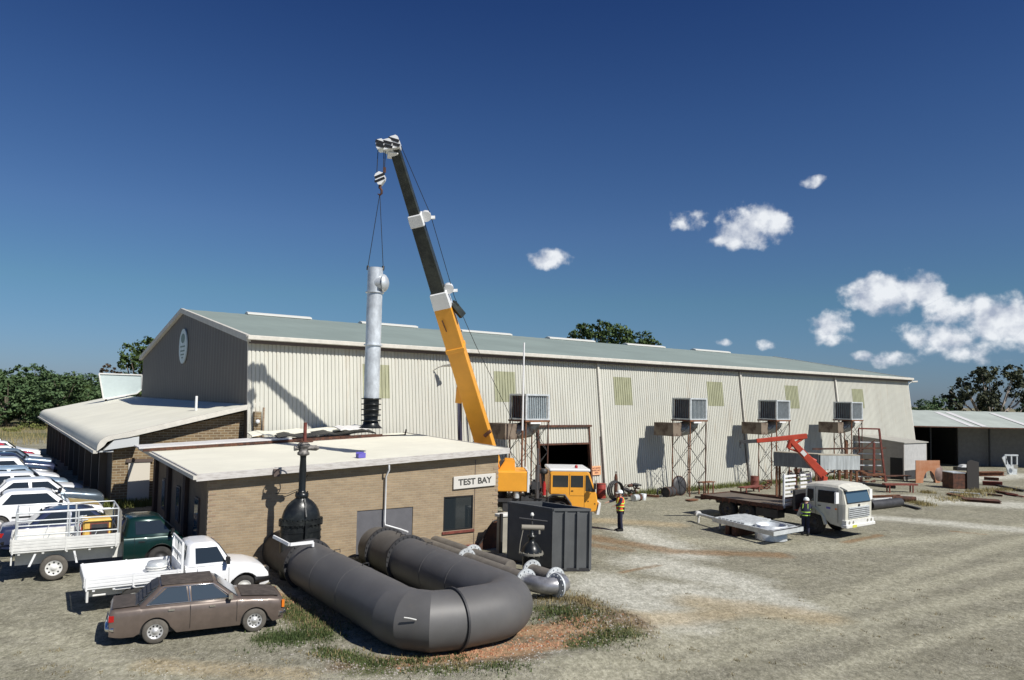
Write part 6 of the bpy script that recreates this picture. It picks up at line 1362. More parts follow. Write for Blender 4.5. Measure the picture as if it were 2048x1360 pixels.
# loader crane
for i_ in range(25):
    cb = Vector((-2.45, -1.2+i_*.1, 0)); wb_ = tin.inverted() @ (cb+Vector((0, 0, 2.2))); q_ = wb_-CAM
    if CX+F*q_.dot(rt)/q_.dot(fw) > 1649: break
yy = wb_.y; cy_ = cb.y
def lp(px, py, y=None): return tin @ ony(px, py, yy if y is None else y)
OP = 'orangepaint'
kx = ony(1648, 950, yy)
m = MB(); m.box(-2.75, -2.15, -.7, 1.0, .9, 1.25); m.cyl((-2.45, cy_, 1.2), (-2.45, cy_, 2.0), .2, n=16); m.box(-2.62, -2.28, cy_-.2, cy_+.2, 1.85, 2.2); m.build('crane_column', OP, TR)
for o_ in [q for q in TR.children if q.name.split('.')[0] in ('cab', 'windscreen', 'windscreen_rubber', 'sun_visor', 'side_window', 'door_gap', 'mirror', 'indicator_light', 'badge', 'door_sticker')]:
    for v_ in o_.data.vertices: v_.co.z = v_.co.z if v_.co.z < .98 else .98+(v_.co.z-.98)*.87; v_.co.x *= .88 if v_.co.x < -.3 else 1
A_ = Vector((-2.45, cy_, 2.05)); B_ = lp(1648, 952); C2 = lp(1581, 880); D_ = lp(1613, 872); E_ = lp(1512, 882); G_ = lp(1480, 884)
m = MB(); m.taper(A_, B_, .26, .36, .24, .36, (0, 1, 0)); m.taper(B_, C2, .24, .42, .2, .24, (0, 0, 1)); m.build('inner_arm', OP, TR, bevel=.02)
m = MB(); m.taper(D_, E_, .2, .25, .18, .20, (0, 0, 1)); m.build('outer_arm', OP, TR, bevel=.02)
m = MB(); m.taper(E_, G_, .15, .17, .14, .16, (0, 0, 1)); m.tube([G_, G_+Vector((0, 0, -.15)), G_+Vector((.02, 0, -.30))], .03, 6); m.build('arm_extension', 'steel', TR)
m = MB(); m.cyl(C2, lp(1576, 896), .10, n=10); m.cyl(lp(1576, 896), D_, .07, n=10); m.cyl(lp(1576, 896), lp(1600, 905), .05, n=8); m.cyl(lp(1600, 905), lp(1632, 922), .07, n=8); m.build('linkage', OP, TR)
m = MB(); a = lp(1608, 905); q = (B_-C2).normalized(); yn = (tin.to_3x3() @ Vector((0, -1, 0))).normalized(); m.bar(C2.lerp(B_, .30)+yn*.14, C2.lerp(B_, .42)+yn*.14, .02, .2, (0, 0, 1)); m.build('arm_label', 'whitedull', TR)
# ------------------------------------------------------------------ people
def person(label, loc, rz, pose, vest='hivis', grp=None, sc_=1.0):
    t = thing('person', label, 'person', loc, rz, grp); t.scale = (sc_,)*3
    def skin(name, V_, E_, rad, mt_, sub=1, root=0):
        me = bpy.data.meshes.new(name); me.from_pydata(V_, E_, []); o = bpy.data.objects.new(name, me); sc.collection.objects.link(o); o.parent = t
        md = o.modifiers.new('s', 'SKIN'); me.materials.append(M[mt_]); md.use_smooth_shade = True
        for i, r in enumerate(rad): me.skin_vertices[0].data[i].radius = r if isinstance(r, tuple) else (r, r)
        me.skin_vertices[0].data[root].use_root = True
        sb = o.modifiers.new('b', 'SUBSURF'); sb.levels = sub; sb.render_levels = sub; return o
    P = dict(pel=(0, 0, .95), waist=(0, 0, 1.08), chest=(0, 0, 1.32), neck=(0, 0, 1.50), head=(.02, 0, 1.60), top=(.01, 0, 1.74),
             shL=(0, .19, 1.43), shR=(0, -.19, 1.43), elL=(.02, .25, 1.15), elR=(.0, -.25, 1.15), wrL=(.10, .24, .92), wrR=(.1, -.24, .92),
             hiL=(0, .09, .92), hiR=(0, -.09, .92), knL=(.02, .10, .50), knR=(.02, -.10, .50), anL=(0, .11, .09), anR=(0, -.11, .09), toL=(.17, .12, .04), toR=(.17, -.12, .04))
    P.update(pose); V_ = []; E_ = []; rad = []; ix = {}
    def add(n, p, r, par=None): ix[n] = len(V_); V_.append(p); rad.append(r); (E_.append((ix[par], ix[n])) if par else None)
    add('pel', P['pel'], (.12, .15)); add('waist', P['waist'], (.11, .14), 'pel'); add('chest', P['chest'], (.12, .16), 'waist'); add('neck', P['neck'], .058, 'chest'); hd_ = Vector(P['head']); add('jaw', tuple(hd_-Vector((-.02, 0, .04))), .075, 'neck'); add('head', tuple(hd_+Vector((0, 0, .05))), .098, 'jaw'); add('top', P['top'], .07, 'head')
    for s in 'LR':
        add('sh'+s, P['sh'+s], .062, 'chest'); add('el'+s, P['el'+s], .045, 'sh'+s); add('wr'+s, P['wr'+s], .030, 'el'+s)
        w = Vector(P['wr'+s]); d = (w-Vector(P['el'+s])).normalized(); pa = w+d*.06; add('pa'+s, tuple(pa), (.036, .022), 'wr'+s); sd = d.cross(Vector((0, 0, 1))); sd = sd.normalized() if sd.length > .2 else Vector((0, 1, 0)); n3 = sd.cross(d)
        for k in range(4):
            o_ = (k-1.5)*.019; ln = (.066, .078, .074, .058)[k]; b_ = pa+d*.035+sd*o_; add('f%d%s' % (k, s), tuple(b_), .0105, 'pa'+s); add('g%d%s' % (k, s), tuple(b_+d*ln*.55+n3*-.006), .0095, 'f%d%s' % (k, s)); add('h%d%s' % (k, s), tuple(b_+d*ln-n3*.022), .008, 'g%d%s' % (k, s))
        b_ = w+d*.03-sd*.035; add('t0'+s, tuple(b_), .012, 'wr'+s); add('t1'+s, tuple(b_+d*.045-sd*.02), .0095, 't0'+s)
        add('hi'+s, P['hi'+s], .09, 'pel'); add('kn'+s, P['kn'+s], .062, 'hi'+s); add('an'+s, P['an'+s], .042, 'kn'+s); add('to'+s, P['to'+s], .035, 'an'+s)
    skin('body', V_, E_, rad, 'skin')
    g = lambda *n: [P[k_] for k_ in n]
    skin('trousers', g('pel', 'hiL', 'hiR', 'knL', 'knR', 'anL', 'anR'), [(0, 1), (0, 2), (1, 3), (2, 4), (3, 5), (4, 6)], [(.14, .165), .105, .105, .085, .085, .07, .07], 'navy')
    w = {s: tuple(Vector(P['wr'+s]).lerp(Vector(P['el'+s]), .12)) for s in 'LR'}
    skin('shirt', g('pel', 'waist', 'chest')+[tuple(Vector(P['neck'])-Vector((0, 0, .04)))]+g('shL', 'elL')+[w['L']]+g('shR', 'elR')+[w['R']], [(0, 1), (1, 2), (2, 3), (2, 4), (4, 5), (5, 6), (2, 7), (7, 8), (8, 9)], [(.135, .16), (.13, .155), (.14, .175), .075, .08, .062, .05, .08, .062, .05], 'navy', root=1)
    for s in 'LR':
        a = Vector(P['an'+s]); b_ = Vector(P['to'+s]); m = MB(); d = (b_-a); d.z = 0; d.normalize(); n_ = Vector((-d.y, d.x, 0))
        m.hexa([a-d*.07-n_*.045+Vector((0, 0, -.09)), b_+d*.05-n_*.05+Vector((0, 0, -.04)), b_+d*.05+n_*.05+Vector((0, 0, -.04)), a-d*.07+n_*.045+Vector((0, 0, -.09))], [a-d*.065-n_*.045+Vector((0, 0, .06)), b_+d*.03-n_*.045+Vector((0, 0, .035)), b_+d*.03+n_*.045+Vector((0, 0, .035)), a-d*.065+n_*.045+Vector((0, 0, .06))]); m.build('boot', 'black', t, bevel=.02)
    # hi-vis vest
    m = MB(); ch = Vector(P['chest']); wa = Vector(P['waist']); pe = Vector(P['pel'])
    def ring_(c, a, b, z, n=20): return [(c.x+a*cos(2*pi*i/n), c.y+b*sin(2*pi*i/n), z) for i in range(n)]
    rings = [ring_(pe, .165, .20, pe.z-.06), ring_(wa, .16, .195, wa.z), ring_(ch, .17, .215, ch.z), ring_(ch, .155, .20, ch.z+.10), ring_(ch, .10, .12, ch.z+.17)]
    n = 20; m.s = True; m.add([p for r in rings for p in r], [(i*n+j, i*n+(j+1) % n, (i+1)*n+(j+1) % n, (i+1)*n+j) for i in range(len(rings)-1) for j in range(n)]); ve = m.build('vest', vest, t)
    m = MB()
    for z, a, b in ((pe.z-.02, .170, .205), (wa.z+.01, .168, .203), (ch.z-.10, .172, .215)):
        c_ = pe if z < 1 else wa if z < 1.15 else ch; r1, r2 = ring_(c_, a, b, z-.022), ring_(c_, a, b, z+.022); m.add(r1+r2, [(j, (j+1) % n, n+(j+1) % n, n+j) for j in range(n)])
    for s in (-1, 1): m.bar((ch.x+.155, s*.11, ch.z-.1), (ch.x+.11, s*.10, ch.z+.14), .03, .045, (1, 0, 0)); m.bar((ch.x-.155, s*.11, ch.z-.1), (ch.x-.11, s*.10, ch.z+.14), .03, .045, (1, 0, 0))
    m.build('reflective_band', 'hiband', ve)
    h = Vector(P['head'])+Vector((0, 0, .065)); m = MB(); m.lathe([(.128, h.z), (.125, h.z+.05), (.10, h.z+.105), (.055, h.z+.135), (.001, h.z+.142)], (h.x, h.y, 0), 18); hm = m.build('helmet', 'helmet', t)
    m = MB(); m.hexa([(h.x+.08, -.09, h.z-.005), (h.x+.19, -.06, h.z-.012), (h.x+.19, .06, h.z-.012), (h.x+.08, .09, h.z-.005)], [(h.x+.08, -.09, h.z+.015), (h.x+.19, -.06, h.z), (h.x+.19, .06, h.z), (h.x+.08, .09, h.z+.015)]); m.build('peak', 'helmet', hm)
    h = Vector(P['head']); m = MB(); m.hexa([(h.x+.085, -.015, h.z-.03), (h.x+.125, -.012, h.z-.03), (h.x+.125, .012, h.z-.03), (h.x+.085, .015, h.z-.03)], [(h.x+.09, -.01, h.z+.03), (h.x+.10, -.006, h.z+.03), (h.x+.10, .006, h.z+.03), (h.x+.09, .01, h.z+.03)]); m.build('nose', 'skin', t)
    m = MB()
    for s in (-1, 1): m.cyl((h.x+.085, s*.035, h.z+.025), (h.x+.098, s*.035, h.z+.025), .011, n=8)
    m.box(h.x+.085, h.x+.097, -.025, .025, h.z-.062, h.z-.052); m.build('eyes_and_mouth', 'black', t)
    for s in (-1, 1): m = MB(); m.box(h.x-.015, h.x+.02, s*.095-.01, s*.095+.01, h.z-.02, h.z+.035); m.build('ear', 'skin', t)
    return t
pp = gp(1240, 1062)
person('person in white helmet and orange vest, one arm stretched out, standing alone on the yard', pp, radians(188), dict(elL=(.08, .20, 1.20), wrL=(.28, .10, 1.12), shR=(.02, -.18, 1.43), elR=(.28, -.20, 1.30), wrR=(.52, -.16, 1.24), knL=(.0, .09, .5), anL=(-.05, .09, .09), toL=(.12, .09, .04), anR=(.03, -.07, .09), knR=(.03, -.07, .5), toR=(.20, -.07, .04)), sc_=1.04)
p2 = ony(1611, 1000, 33.8); p2.z = gz(p2.x, p2.y)
person('person in white helmet and navy clothes, vest darkened as in shade, bending beside the cream truck behind its cab', p2, radians(60), dict(waist=(.03, 0, 1.06), chest=(.14, 0, 1.28), neck=(.22, 0, 1.43), head=(.28, 0, 1.50), top=(.29, 0, 1.64), shL=(.16, .18, 1.38), shR=(.16, -.18, 1.38), elL=(.34, .22, 1.15), elR=(.36, -.20, 1.16), wrL=(.54, .16, 1.08), wrR=(.56, -.12, 1.10)), vest='navy')  # vest coloured navy so he reads as standing in the truck's shade

# ------------------------------------------------------------------ galvanised frame lying by the truck
ga = at(1605, 1060, .45); gb = at(1425, 1038, .45); gd = (gb-ga); gd.z = 0; Lg = gd.length; gd.normalize(); gn = Vector((-gd.y, gd.x, 0)); gn = gn if gn.y > 0 else -gn
GT = thing('galvanised_gate', 'bright galvanised gate frame with round collar lying on blocks before the truck', 'frame', (ga.x, ga.y, 0)); T = Matrix.Translation((-ga.x, -ga.y, 0))
org = ga.copy(); org.z = 0
ex_ = (at(1605, 1060, .45)-at(1550, 1068, .45)); ex_.z = 0; wg = 1.5; ex_.normalize()
nr = at(1548, 1069, .5); nr.z = 0; frr = at(1605, 1059, .5); frr.z = 0; wv_ = frr-nr; wv_.z = 0; bl_ = at(1425, 1040, .5); bl_.z = 0; lv = bl_-nr; Lg = lv.length; lv.normalize(); wv_.normalize()
def gpnt(a, b, z): return nr+lv*a+wv_*b+Vector((0, 0, z))
wG = (frr-nr).length
m = MB(T)
for b in (.06, wG-.06): m.bar(gpnt(0, b, .52), gpnt(Lg, b, .52), .12, .2)
m.bar(gpnt(.06, 0, .52), gpnt(.06, wG, .52), .12, .2); m.bar(gpnt(Lg-.06, 0, .52), gpnt(Lg-.06, wG, .52), .12, .2); m.build('frame_rail', 'galvpaint', GT)
m = MB(T)
for i in range(7): a = 1.9+i*(Lg-2.1)/7; m.bar(gpnt(a, .06, .62), gpnt(a, wG-.06, .62), .16, .12)
m.hexa([gpnt(1.7, .1, .50), gpnt(Lg-.1, .1, .50), gpnt(Lg-.1, wG-.1, .50), gpnt(1.7, wG-.1, .50)], [gpnt(1.7, .1, .56), gpnt(Lg-.1, .1, .56), gpnt(Lg-.1, wG-.1, .56), gpnt(1.7, wG-.1, .56)]); m.build('cross_rib', 'galvpaint', GT)
m = MB(T); c_ = gpnt(1.0, wG/2, 0); rg = min(.68, wG*.5); m.lathe([(rg, .02), (rg, .66), (rg*.93, .66), (rg*.93, .02)], tuple(c_), 36, 'z', False); m.build('round_collar', 'galv', GT)
m = MB(T); m.lathe([(rg*.93, .5), (rg*.5, .52), (.01, .52)], tuple(c_), 30, 'z', False); m.build('collar_plate', 'galvpaint', GT)
m = MB(T); m.hexa([gpnt(-.02, -.05, .44), gpnt(.35, -.05, .44), gpnt(.35, wG+.05, .44), gpnt(-.02, wG+.05, .44)], [gpnt(-.02, -.05, .62), gpnt(.35, -.05, .62), gpnt(.35, wG+.05, .62), gpnt(-.02, wG+.05, .62)]); m.build('end_beam', 'galvpaint', GT)
m = MB(T)
for a in (2.4, Lg-1.0): m.bar(gpnt(a, 0, .2), gpnt(a, wG, .2), .22, .4)
m.build('support_block', 'rustdark', GT)
a, b = at(1397, 1028, .42), at(1440, 1040, .42); q = thing('steel_post', 'thin round steel post lying at the rear of the galvanised frame', 'post', (a.x, a.y, 0)); T = Matrix.Translation((-a.x, -a.y, 0))
m = MB(T); m.cyl(a, b, .07, n=12); m.build('tube', 'galvpaint', q); m = MB(T); m.cyl(a-(b-a)*.06, a+(b-a)*.02, .15, n=16); m.build('end_plate', 'whitedull', q)
for e in (a, b): m = MB(T); m.cyl(e+Vector((0, 0, -.42)), e, .05); m.build('foot', 'whitedull', q)

# ------------------------------------------------------------------ yard clutter along the wall
def drum(px, py, lab, mt_, r=.29, h=.88, tilt=0, name='drum'):
    p = gp(px, py); t = thing(name, lab, 'drum', p, .3)
    T = Matrix.Rotation(tilt, 4, 'Y'); m = MB(T); m.lathe([(r*.97, 0), (r, .02), (r, h*.32), (r*1.03, h*.34), (r, h*.36), (r, h*.64), (r*1.03, h*.66), (r, h*.68), (r, h-.02), (r*.97, h)], (0, 0, 0), 20); m.build('body', mt_, t); m = MB(T); m.lathe([(r*1.02, h-.03), (r*1.03, h), (r*.93, h), (r*.93, h-.03)], (0, 0, 0), 20, 'z', False); m.build('rim', 'rustdark', t); return t
drum(1202, 996, 'red oil drum below the orange wall notice', 'barrel')
drum(1509, 978, 'pinkish red drum standing behind the truck deck near the third cooler', 'rustred', .27, .9)
# orange wall notice
p = onv(1200, 942, 34.0); u_ = UV(p)[0]; z0 = onv(1200, 951, 34.0).z; z1 = onv(1200, 933, 34.0).z
q, T = bld('warning_sign', 'small orange notice board with dark text beside the open doorway', 'sign', u_, wv((z0+z1)/2)-.14, (z0+z1)/2)
hh = (z1-z0)/2; m = MB(); m.box(-.36, .36, -.02, .02, -hh, hh); m.build('board', mat('notice_orange', (.80, .42, .22), .6), q)
text('lettering', 'NO ENTRY\nHARD HAT\nAREA', hh*.50, 'rustred', q, (0, -.024, 0), (pi/2, 0, 0), .003, .002, .95)
q, T = bld('gas_bottle', 'narrow dark red gas bottle leaning behind the red drum', 'gas bottle', UV(gp(1214, 990))[0]-.15, 33.6)
m = MB(); m.lathe([(.1, 0), (.11, .05), (.11, 1.2), (.07, 1.36), (.03, 1.42), (.03, 1.5)], (0, 0, 0), 14); m.build('cylinder', 'rustdark', q); m = MB(); m.cyl((0, 0, 1.5), (0, 0, 1.56), .045); m.build('valve_cap', 'steel', q)
def coil(px, py, r, lab, mt_, lean=.25, name='hose_coil', cat='hose', n=3, rt_=.045, rz=0.):
    p = gp(px, py); t = thing(name, lab, cat, p, ANG+rz); m = MB(Matrix.Rotation(-lean, 4, 'X'))
    for k in range(n): rr_ = r*(1-.06*k); m.tube([(rr_*cos(a)+.05*k, -.07*k, r+rr_*sin(a)) for a in [2*pi*i/28 for i in range(29)]], rt_, 6, False)
    m.build('coil', mt_, t); m = MB(Matrix.Rotation(-lean, 4, 'X')); m.tube([(r*.9, 0, r*.2), (r*1.2, -.1, .05), (r*1.6, -.1, .04)], rt_, 6); m.build('loose_end', mt_, t); return t
coil(1231, 1000, .56, 'large black hose coil leaning upright against the warehouse wall', 'black', .12, n=3, rt_=.05)
coil(1321, 994, .27, 'dark ring of pipe lying on edge left of the black barrel', 'black', .05, 'pipe_ring', 'ring', 1, .06)
p = gp(1333, 994); t = thing('barrel', 'black open barrel on its side between ring and dark disc', 'barrel', p, ANG+.15); m = MB(); m.cyl((-.1, 0, .30), (.65, 0, .30), .30, n=22); m.build('body', 'steel', t); m = MB()
for x in (-.1, .25, .65): m.lathe([(.30, x-.02), (.325, x-.02), (.325, x+.02), (.30, x+.02)], (0, 0, .30), 22, 'x', False)
m.build('hoop', 'rustdark', t)
p = gp(1362, 991); t = thing('steel_disc', 'large dark round steel disc leaning upright under the second cooler', 'disc', p, ANG); r_ = .62
m = MB(Matrix.Rotation(-.18, 4, 'X')); m.lathe([(.01, -.05), (r_*.6, -.03), (r_, 0), (r_, .03), (.01, .02)], (0, 0, r_), 28, 'y', False); m.build('disc', 'steel', t); m = MB(Matrix.Rotation(-.18, 4, 'X')); m.lathe([(r_*.96, -.02), (r_*1.02, -.02), (r_*1.02, .05), (r_*.96, .05)], (0, 0, r_), 28, 'y', False); m.build('rim', 'rustdark', t)
def heap(px, py, lab, n, sx, sy_, sz, mts, seed, name='scrap_pile', cat='scrap'):
    p = gp(px, py); t = thing(name, lab, cat, p, ANG); R_ = random.Random(seed)
    for k, mt_ in enumerate(mts):
        m = MB(); m.box(-sx*.8, sx*.8, -.04+k*.1, .04+k*.1, .0, .07)
        for i in range(n//len(mts)):
            c_ = Vector((R_.uniform(-sx, sx), R_.uniform(-sy_, sy_), R_.uniform(.03, sz))); d = Vector((R_.gauss(0, 1), R_.gauss(0, .7), R_.gauss(0, .25))).normalized()*R_.uniform(.15, .5)*max(sx, .5)
            if R_.random() < .5: m.bar(c_-d, c_+d, R_.uniform(.04, .1), R_.uniform(.03, .08))
            else: m.cyl(c_-d*.6, c_+d*.6, R_.uniform(.04, .12), n=8)
        m.build(['scrap_metal', 'loose_steel', 'offcuts'][k], mt_, t)
    return t
heap(1262, 992, 'tangle of rusty machinery parts behind the standing person', 22, .7, .3, .7, ['rustdark', 'steel'], 11)
p = gp(1273, 1002); t = thing('barrel', 'small pale barrel lying on its side behind the standing person', 'barrel', p, ANG+.2); m = MB(); m.cyl((-.35, 0, .2), (.35, 0, .2), .2, n=16); m.build('body', 'galvpaint', t); m = MB(); m.lathe([(.205, .1), (.21, .1), (.21, .36), (.205, .36)], (0, 0, .2), 16, 'x', False); m.build('rust_band', 'rustdark', t)
p = gp(1287, 1000); t = thing('bucket', 'pale grey bucket beside the small barrel', 'bucket', p); m = MB(); m.lathe([(.15, 0), (.19, .38), (.175, .38), (.14, .02)], (0, 0, 0), 16, 'z', False); m.build('body', 'galvpaint', t); m = MB(); m.tube([(.19*cos(a), .02, .38+.14*sin(a)) for a in [pi*i/8 for i in range(9)]], .01, 5); m.build('handle', 'steel', t)
def bench(px, py, w, h, lab, mt_='rustred', rz=0, top=.10, cat='trestle', d=.5):
    p = gp(px, py); t = thing('trestle', lab, cat, p, ANG+rz); m = MB(); m.box(-w/2, w/2, -d/2, d/2, h-top, h); m.build('top_rail', mt_, t)
    for s in (-1, 1):
        for yy_ in (-d/2+.05, d/2-.05): m = MB(); m.box(s*w*.36-.04, s*w*.36+.04, yy_-.03, yy_+.03, 0, h-top); m.build('leg', mt_, t)
    return t
bench(1412, 988, 1.25, .80, 'rusty red trestle under the right leg of the second cooler', 'rust', 0, .05)
bench(1500, 985, 2.2, .42, 'low pinkish red steel frame behind the truck deck', 'rustred', .1, .06)
bench(1800, 985, 2.4, .62, 'red steel trestle bench right of the truck', 'rustred', -.5, .12, d=.4)
bench(1790, 962, 2.6, .45, 'low rusty rail on stands in front of the small shed', 'rustdark', -.4, .08)
def beam(a, b, lab, mt_, w=.14, h=.1, name='steel_bar', cat='steel bar', z=.05, rnd=False):
    A0, B0 = gp(*a), gp(*b); c_ = (A0+B0)/2; t = thing(name, lab, cat, c_); T = Matrix.Translation(-c_); m = MB(T); zz = Vector((0, 0, z+(w if rnd else h/2)))
    if rnd: m.cyl(A0+zz, B0+zz, w, n=20); m.build('tube', mt_, t); d = (B0-A0).normalized(); m = MB(T); m.cyl(A0+zz-d*.004, A0+zz+d*.01, w*.86, n=18); m.build('hollow_end', 'void', t); m = MB(T); m.cyl(B0+zz+d*.004, B0+zz-d*.01, w*.86, n=18); m.build('hollow_end', 'void', t)
    else:
        m.bar(A0+zz, B0+zz, w*.35, h); m.build('web', mt_, t); m = MB(T); m.bar(A0+zz+Vector((0, 0, h*.5)), B0+zz+Vector((0, 0, h*.5)), w, .02); m.bar(A0+zz-Vector((0, 0, h*.5)), B0+zz-Vector((0, 0, h*.5)), w, .02); m.build('flange', mt_, t)
    return t
beam((1290, 994), (1318, 996), 'rusty flat bar on the ground left of the pipe ring', 'rust')
beam((1390, 996), (1425, 999), 'pale timber length on the ground behind the truck deck', 'wood', .25, .08)
beam((1375, 1003), (1392, 1001), 'small rusty plate lying under the second cooler', 'rust', .4, .04)
beam((1450, 990), (1590, 1000), 'long dark steel section lying behind the truck deck', 'rustdark', .16, .16)
beam((1740, 1020), (1800, 1013), 'large dark grey pipe lying right of the truck cab', 'steel', .26, .2, 'pipe_length', 'pipe', .0, True)
beam((1785, 1002), (1832, 1005), 'brown steel pipe lying beyond the grey pipe', 'rustdark', .18, .2, 'pipe_length', 'pipe', .0, True)
beam((1800, 1010), (1840, 1020), 'dark flat steel strip pointing to the lower right', 'steel', .2, .06)
beam((1742, 996), (1800, 994), 'rust coloured channel lying behind the grey pipe', 'rust', .2, .1)
beam((1700, 975), (1790, 985), 'dark pipe lying on the ground before the rusty frame', 'steel', .12, .1, 'pipe_length', 'pipe', .25, True)
beam((1745, 1003), (1788, 1000), 'white painted channel among the lying pipes', 'white', .25, .1)
beam((1925, 1001), (2000, 1006), 'thick dark steel plate lying flat on the concrete at right', 'rustdark', 1.2, .10)
beam((1895, 990), (1925, 996), 'rusty flat section at the left of the steel stacks', 'rust', .3, .08)
beam((1975, 991), (2005, 994), 'short dark steel flat between the stacked sections', 'rustdark', .25, .08)
beam((1990, 985), (2035, 993), 'long dark section pointing to the right edge', 'rustdark', .25, .1)
beam((2010, 977), (2048, 984), 'dark section near the right edge of the yard', 'steel', .2, .1)
beam((1900, 986), (1960, 990), 'pale sheet strip lying before the rusty tank', 'galvpaint', .3, .05)
beam((1965, 970), (2005, 972), 'stack of red brown sections right of the rusty tank', 'rustred', .5, .25)
beam((1955, 952), (2005, 951), 'pile of rusty boards behind the tank at right', 'rust', .8, .3)
beam((1968, 960), (1998, 962), 'dark channel behind the red brown sections', 'rustdark', .35, .2)
beam((1968, 966), (2048, 984), 'grey long flat bar reaching the right edge', 'steel', .25, .06)
beam((2012, 990), (2048, 996), 'reddish thin bar lying at the right edge', 'rustred', .15, .06)
# orange plate with arch and disc
p = gp(1832, 966); u_, v_ = UV(p); pe_ = gp(1880, 966)
dxp = (pe_-p); dxp.z = 0; wq = dxp.length
t = thing('shaped_plate', 'upright rusty orange plate with a round cut out before the small shed', 'plate', p, atan2(dxp.y, dxp.x))
pts = [(0, 0), (.3*wq, 0)]+[(.3*wq+.26*wq*(1-cos(pi*i/10)), .95*sin(pi*i/10)*1.0) for i in range(1, 10)]+[(.82*wq, 0), (wq, 0), (wq, 1.75), (0, 1.75)]
m = MB(); m.prism(pts, 0, .05, 'y'); m.build('plate', mat('orange_rust_plate', (.36, .15, .07), .85, var=.2, vscale=1.5, vcol=(.42, .22, .13)), t); m = MB(); m.box(0, .05, .05, .6, 0, .1); m.box(wq-.05, wq, .05, .6, 0, .1); m.build('foot', 'rust', t)
p = gp(1876, 966); t = thing('round_disc', 'grey brown round steel end cap leaning against the orange plate', 'disc', p, .1)
m = MB(Matrix.Rotation(-.15, 4, 'X')); m.lathe([(.01, -.22), (.3, -.19), (.55, -.08), (.66, .02), (.66, .06)], (0, 0, .72), 26, 'y', False); m.v = [(x*.85, y, z*1.12) for x, y, z in m.v]; m.build('dish', mat('brown_cap', (.20, .14, .12), .6, .2, var=.2), t); m = MB(Matrix.Rotation(-.15, 4, 'X')); m.box(-.05, .05, .05, .5, 0, .1); m.build('prop', 'rust', t)
p = gp(1893, 965); t = thing('bracket', 'small rust brown bracket right of the round end cap', 'bracket', p); m = MB(); m.prism([(-.25, 0), (.25, 0), (.25, .12), (.1, .55), (-.05, .55), (-.25, .12)], 0, .3, 'y'); m.build('body', 'rust', t); m = MB(); m.box(-.6, .9, .1, .2, 0, .06); m.build('base_bar', 'rust', t)
# rusty tank box
p0_ = gp(1906, 978); p1_ = gp(1950, 979); d = p1_-p0_; d.z = 0; wq = d.length
t = thing('rusty_tank', 'dark rusty open steel tank with raised plate near the right edge', 'tank', p0_, atan2(d.y, d.x))
m = MB(); m.box(0, wq, 0, 1.3, 0, 1.15); m.build('tank_body', 'rustdark', t, bevel=.02); m = MB(); m.box(-.03, .95, -.03, 1.33, 1.15, 1.2); m.build('lip', 'galvpaint', t); m = MB(); m.prism([(1.0, 0), (wq+.25, 0), (wq+.25, 2.0), (wq-.35, 2.15), (wq-.6, 2.0), (1.0, 1.9)], -.1, -.02, 'y'); m.build('raised_plate', mat('black_plate', (.035, .032, .03), .8), t)
p = gp(2012, 949); t = thing('white_stand', 'white steel stand with angled side near the far shed', 'stand', p)
m = MB()
for x in (0, .5, 1.0): m.bar((x, 0, .9), (x, 0, 1.75), .1)
m.bar((-.1, 0, 1.75), (1.1, 0, 1.75), .14); m.prism([(-.35, 1.5), (-.1, 1.75), (.6, 0), (.3, 0)], -.05, .05, 'y'); m.prism([(.2, 0), (1.0, 0), (1.05, .9), (-.05, .9)], .0, .08, 'y'); m.build('frame', 'galvpaint', t)
m = MB(); m.cyl((.7, -.3, .75), (.7, -.25, .75), .2, n=16); m.build('reflector', 'chrome', t)
p = gp(1921, 945); t = thing('machine', 'small white and black machine standing before the far shed', 'machine', p); m = MB(); m.box(-.5, .5, -.3, .3, .2, .5); m.build('base', 'black', t); m = MB(); m.prism([(-.1, .5), (.5, .5), (.5, .75), (.1, .7)], -.3, .3, 'y'); m.build('hood', 'white', t)
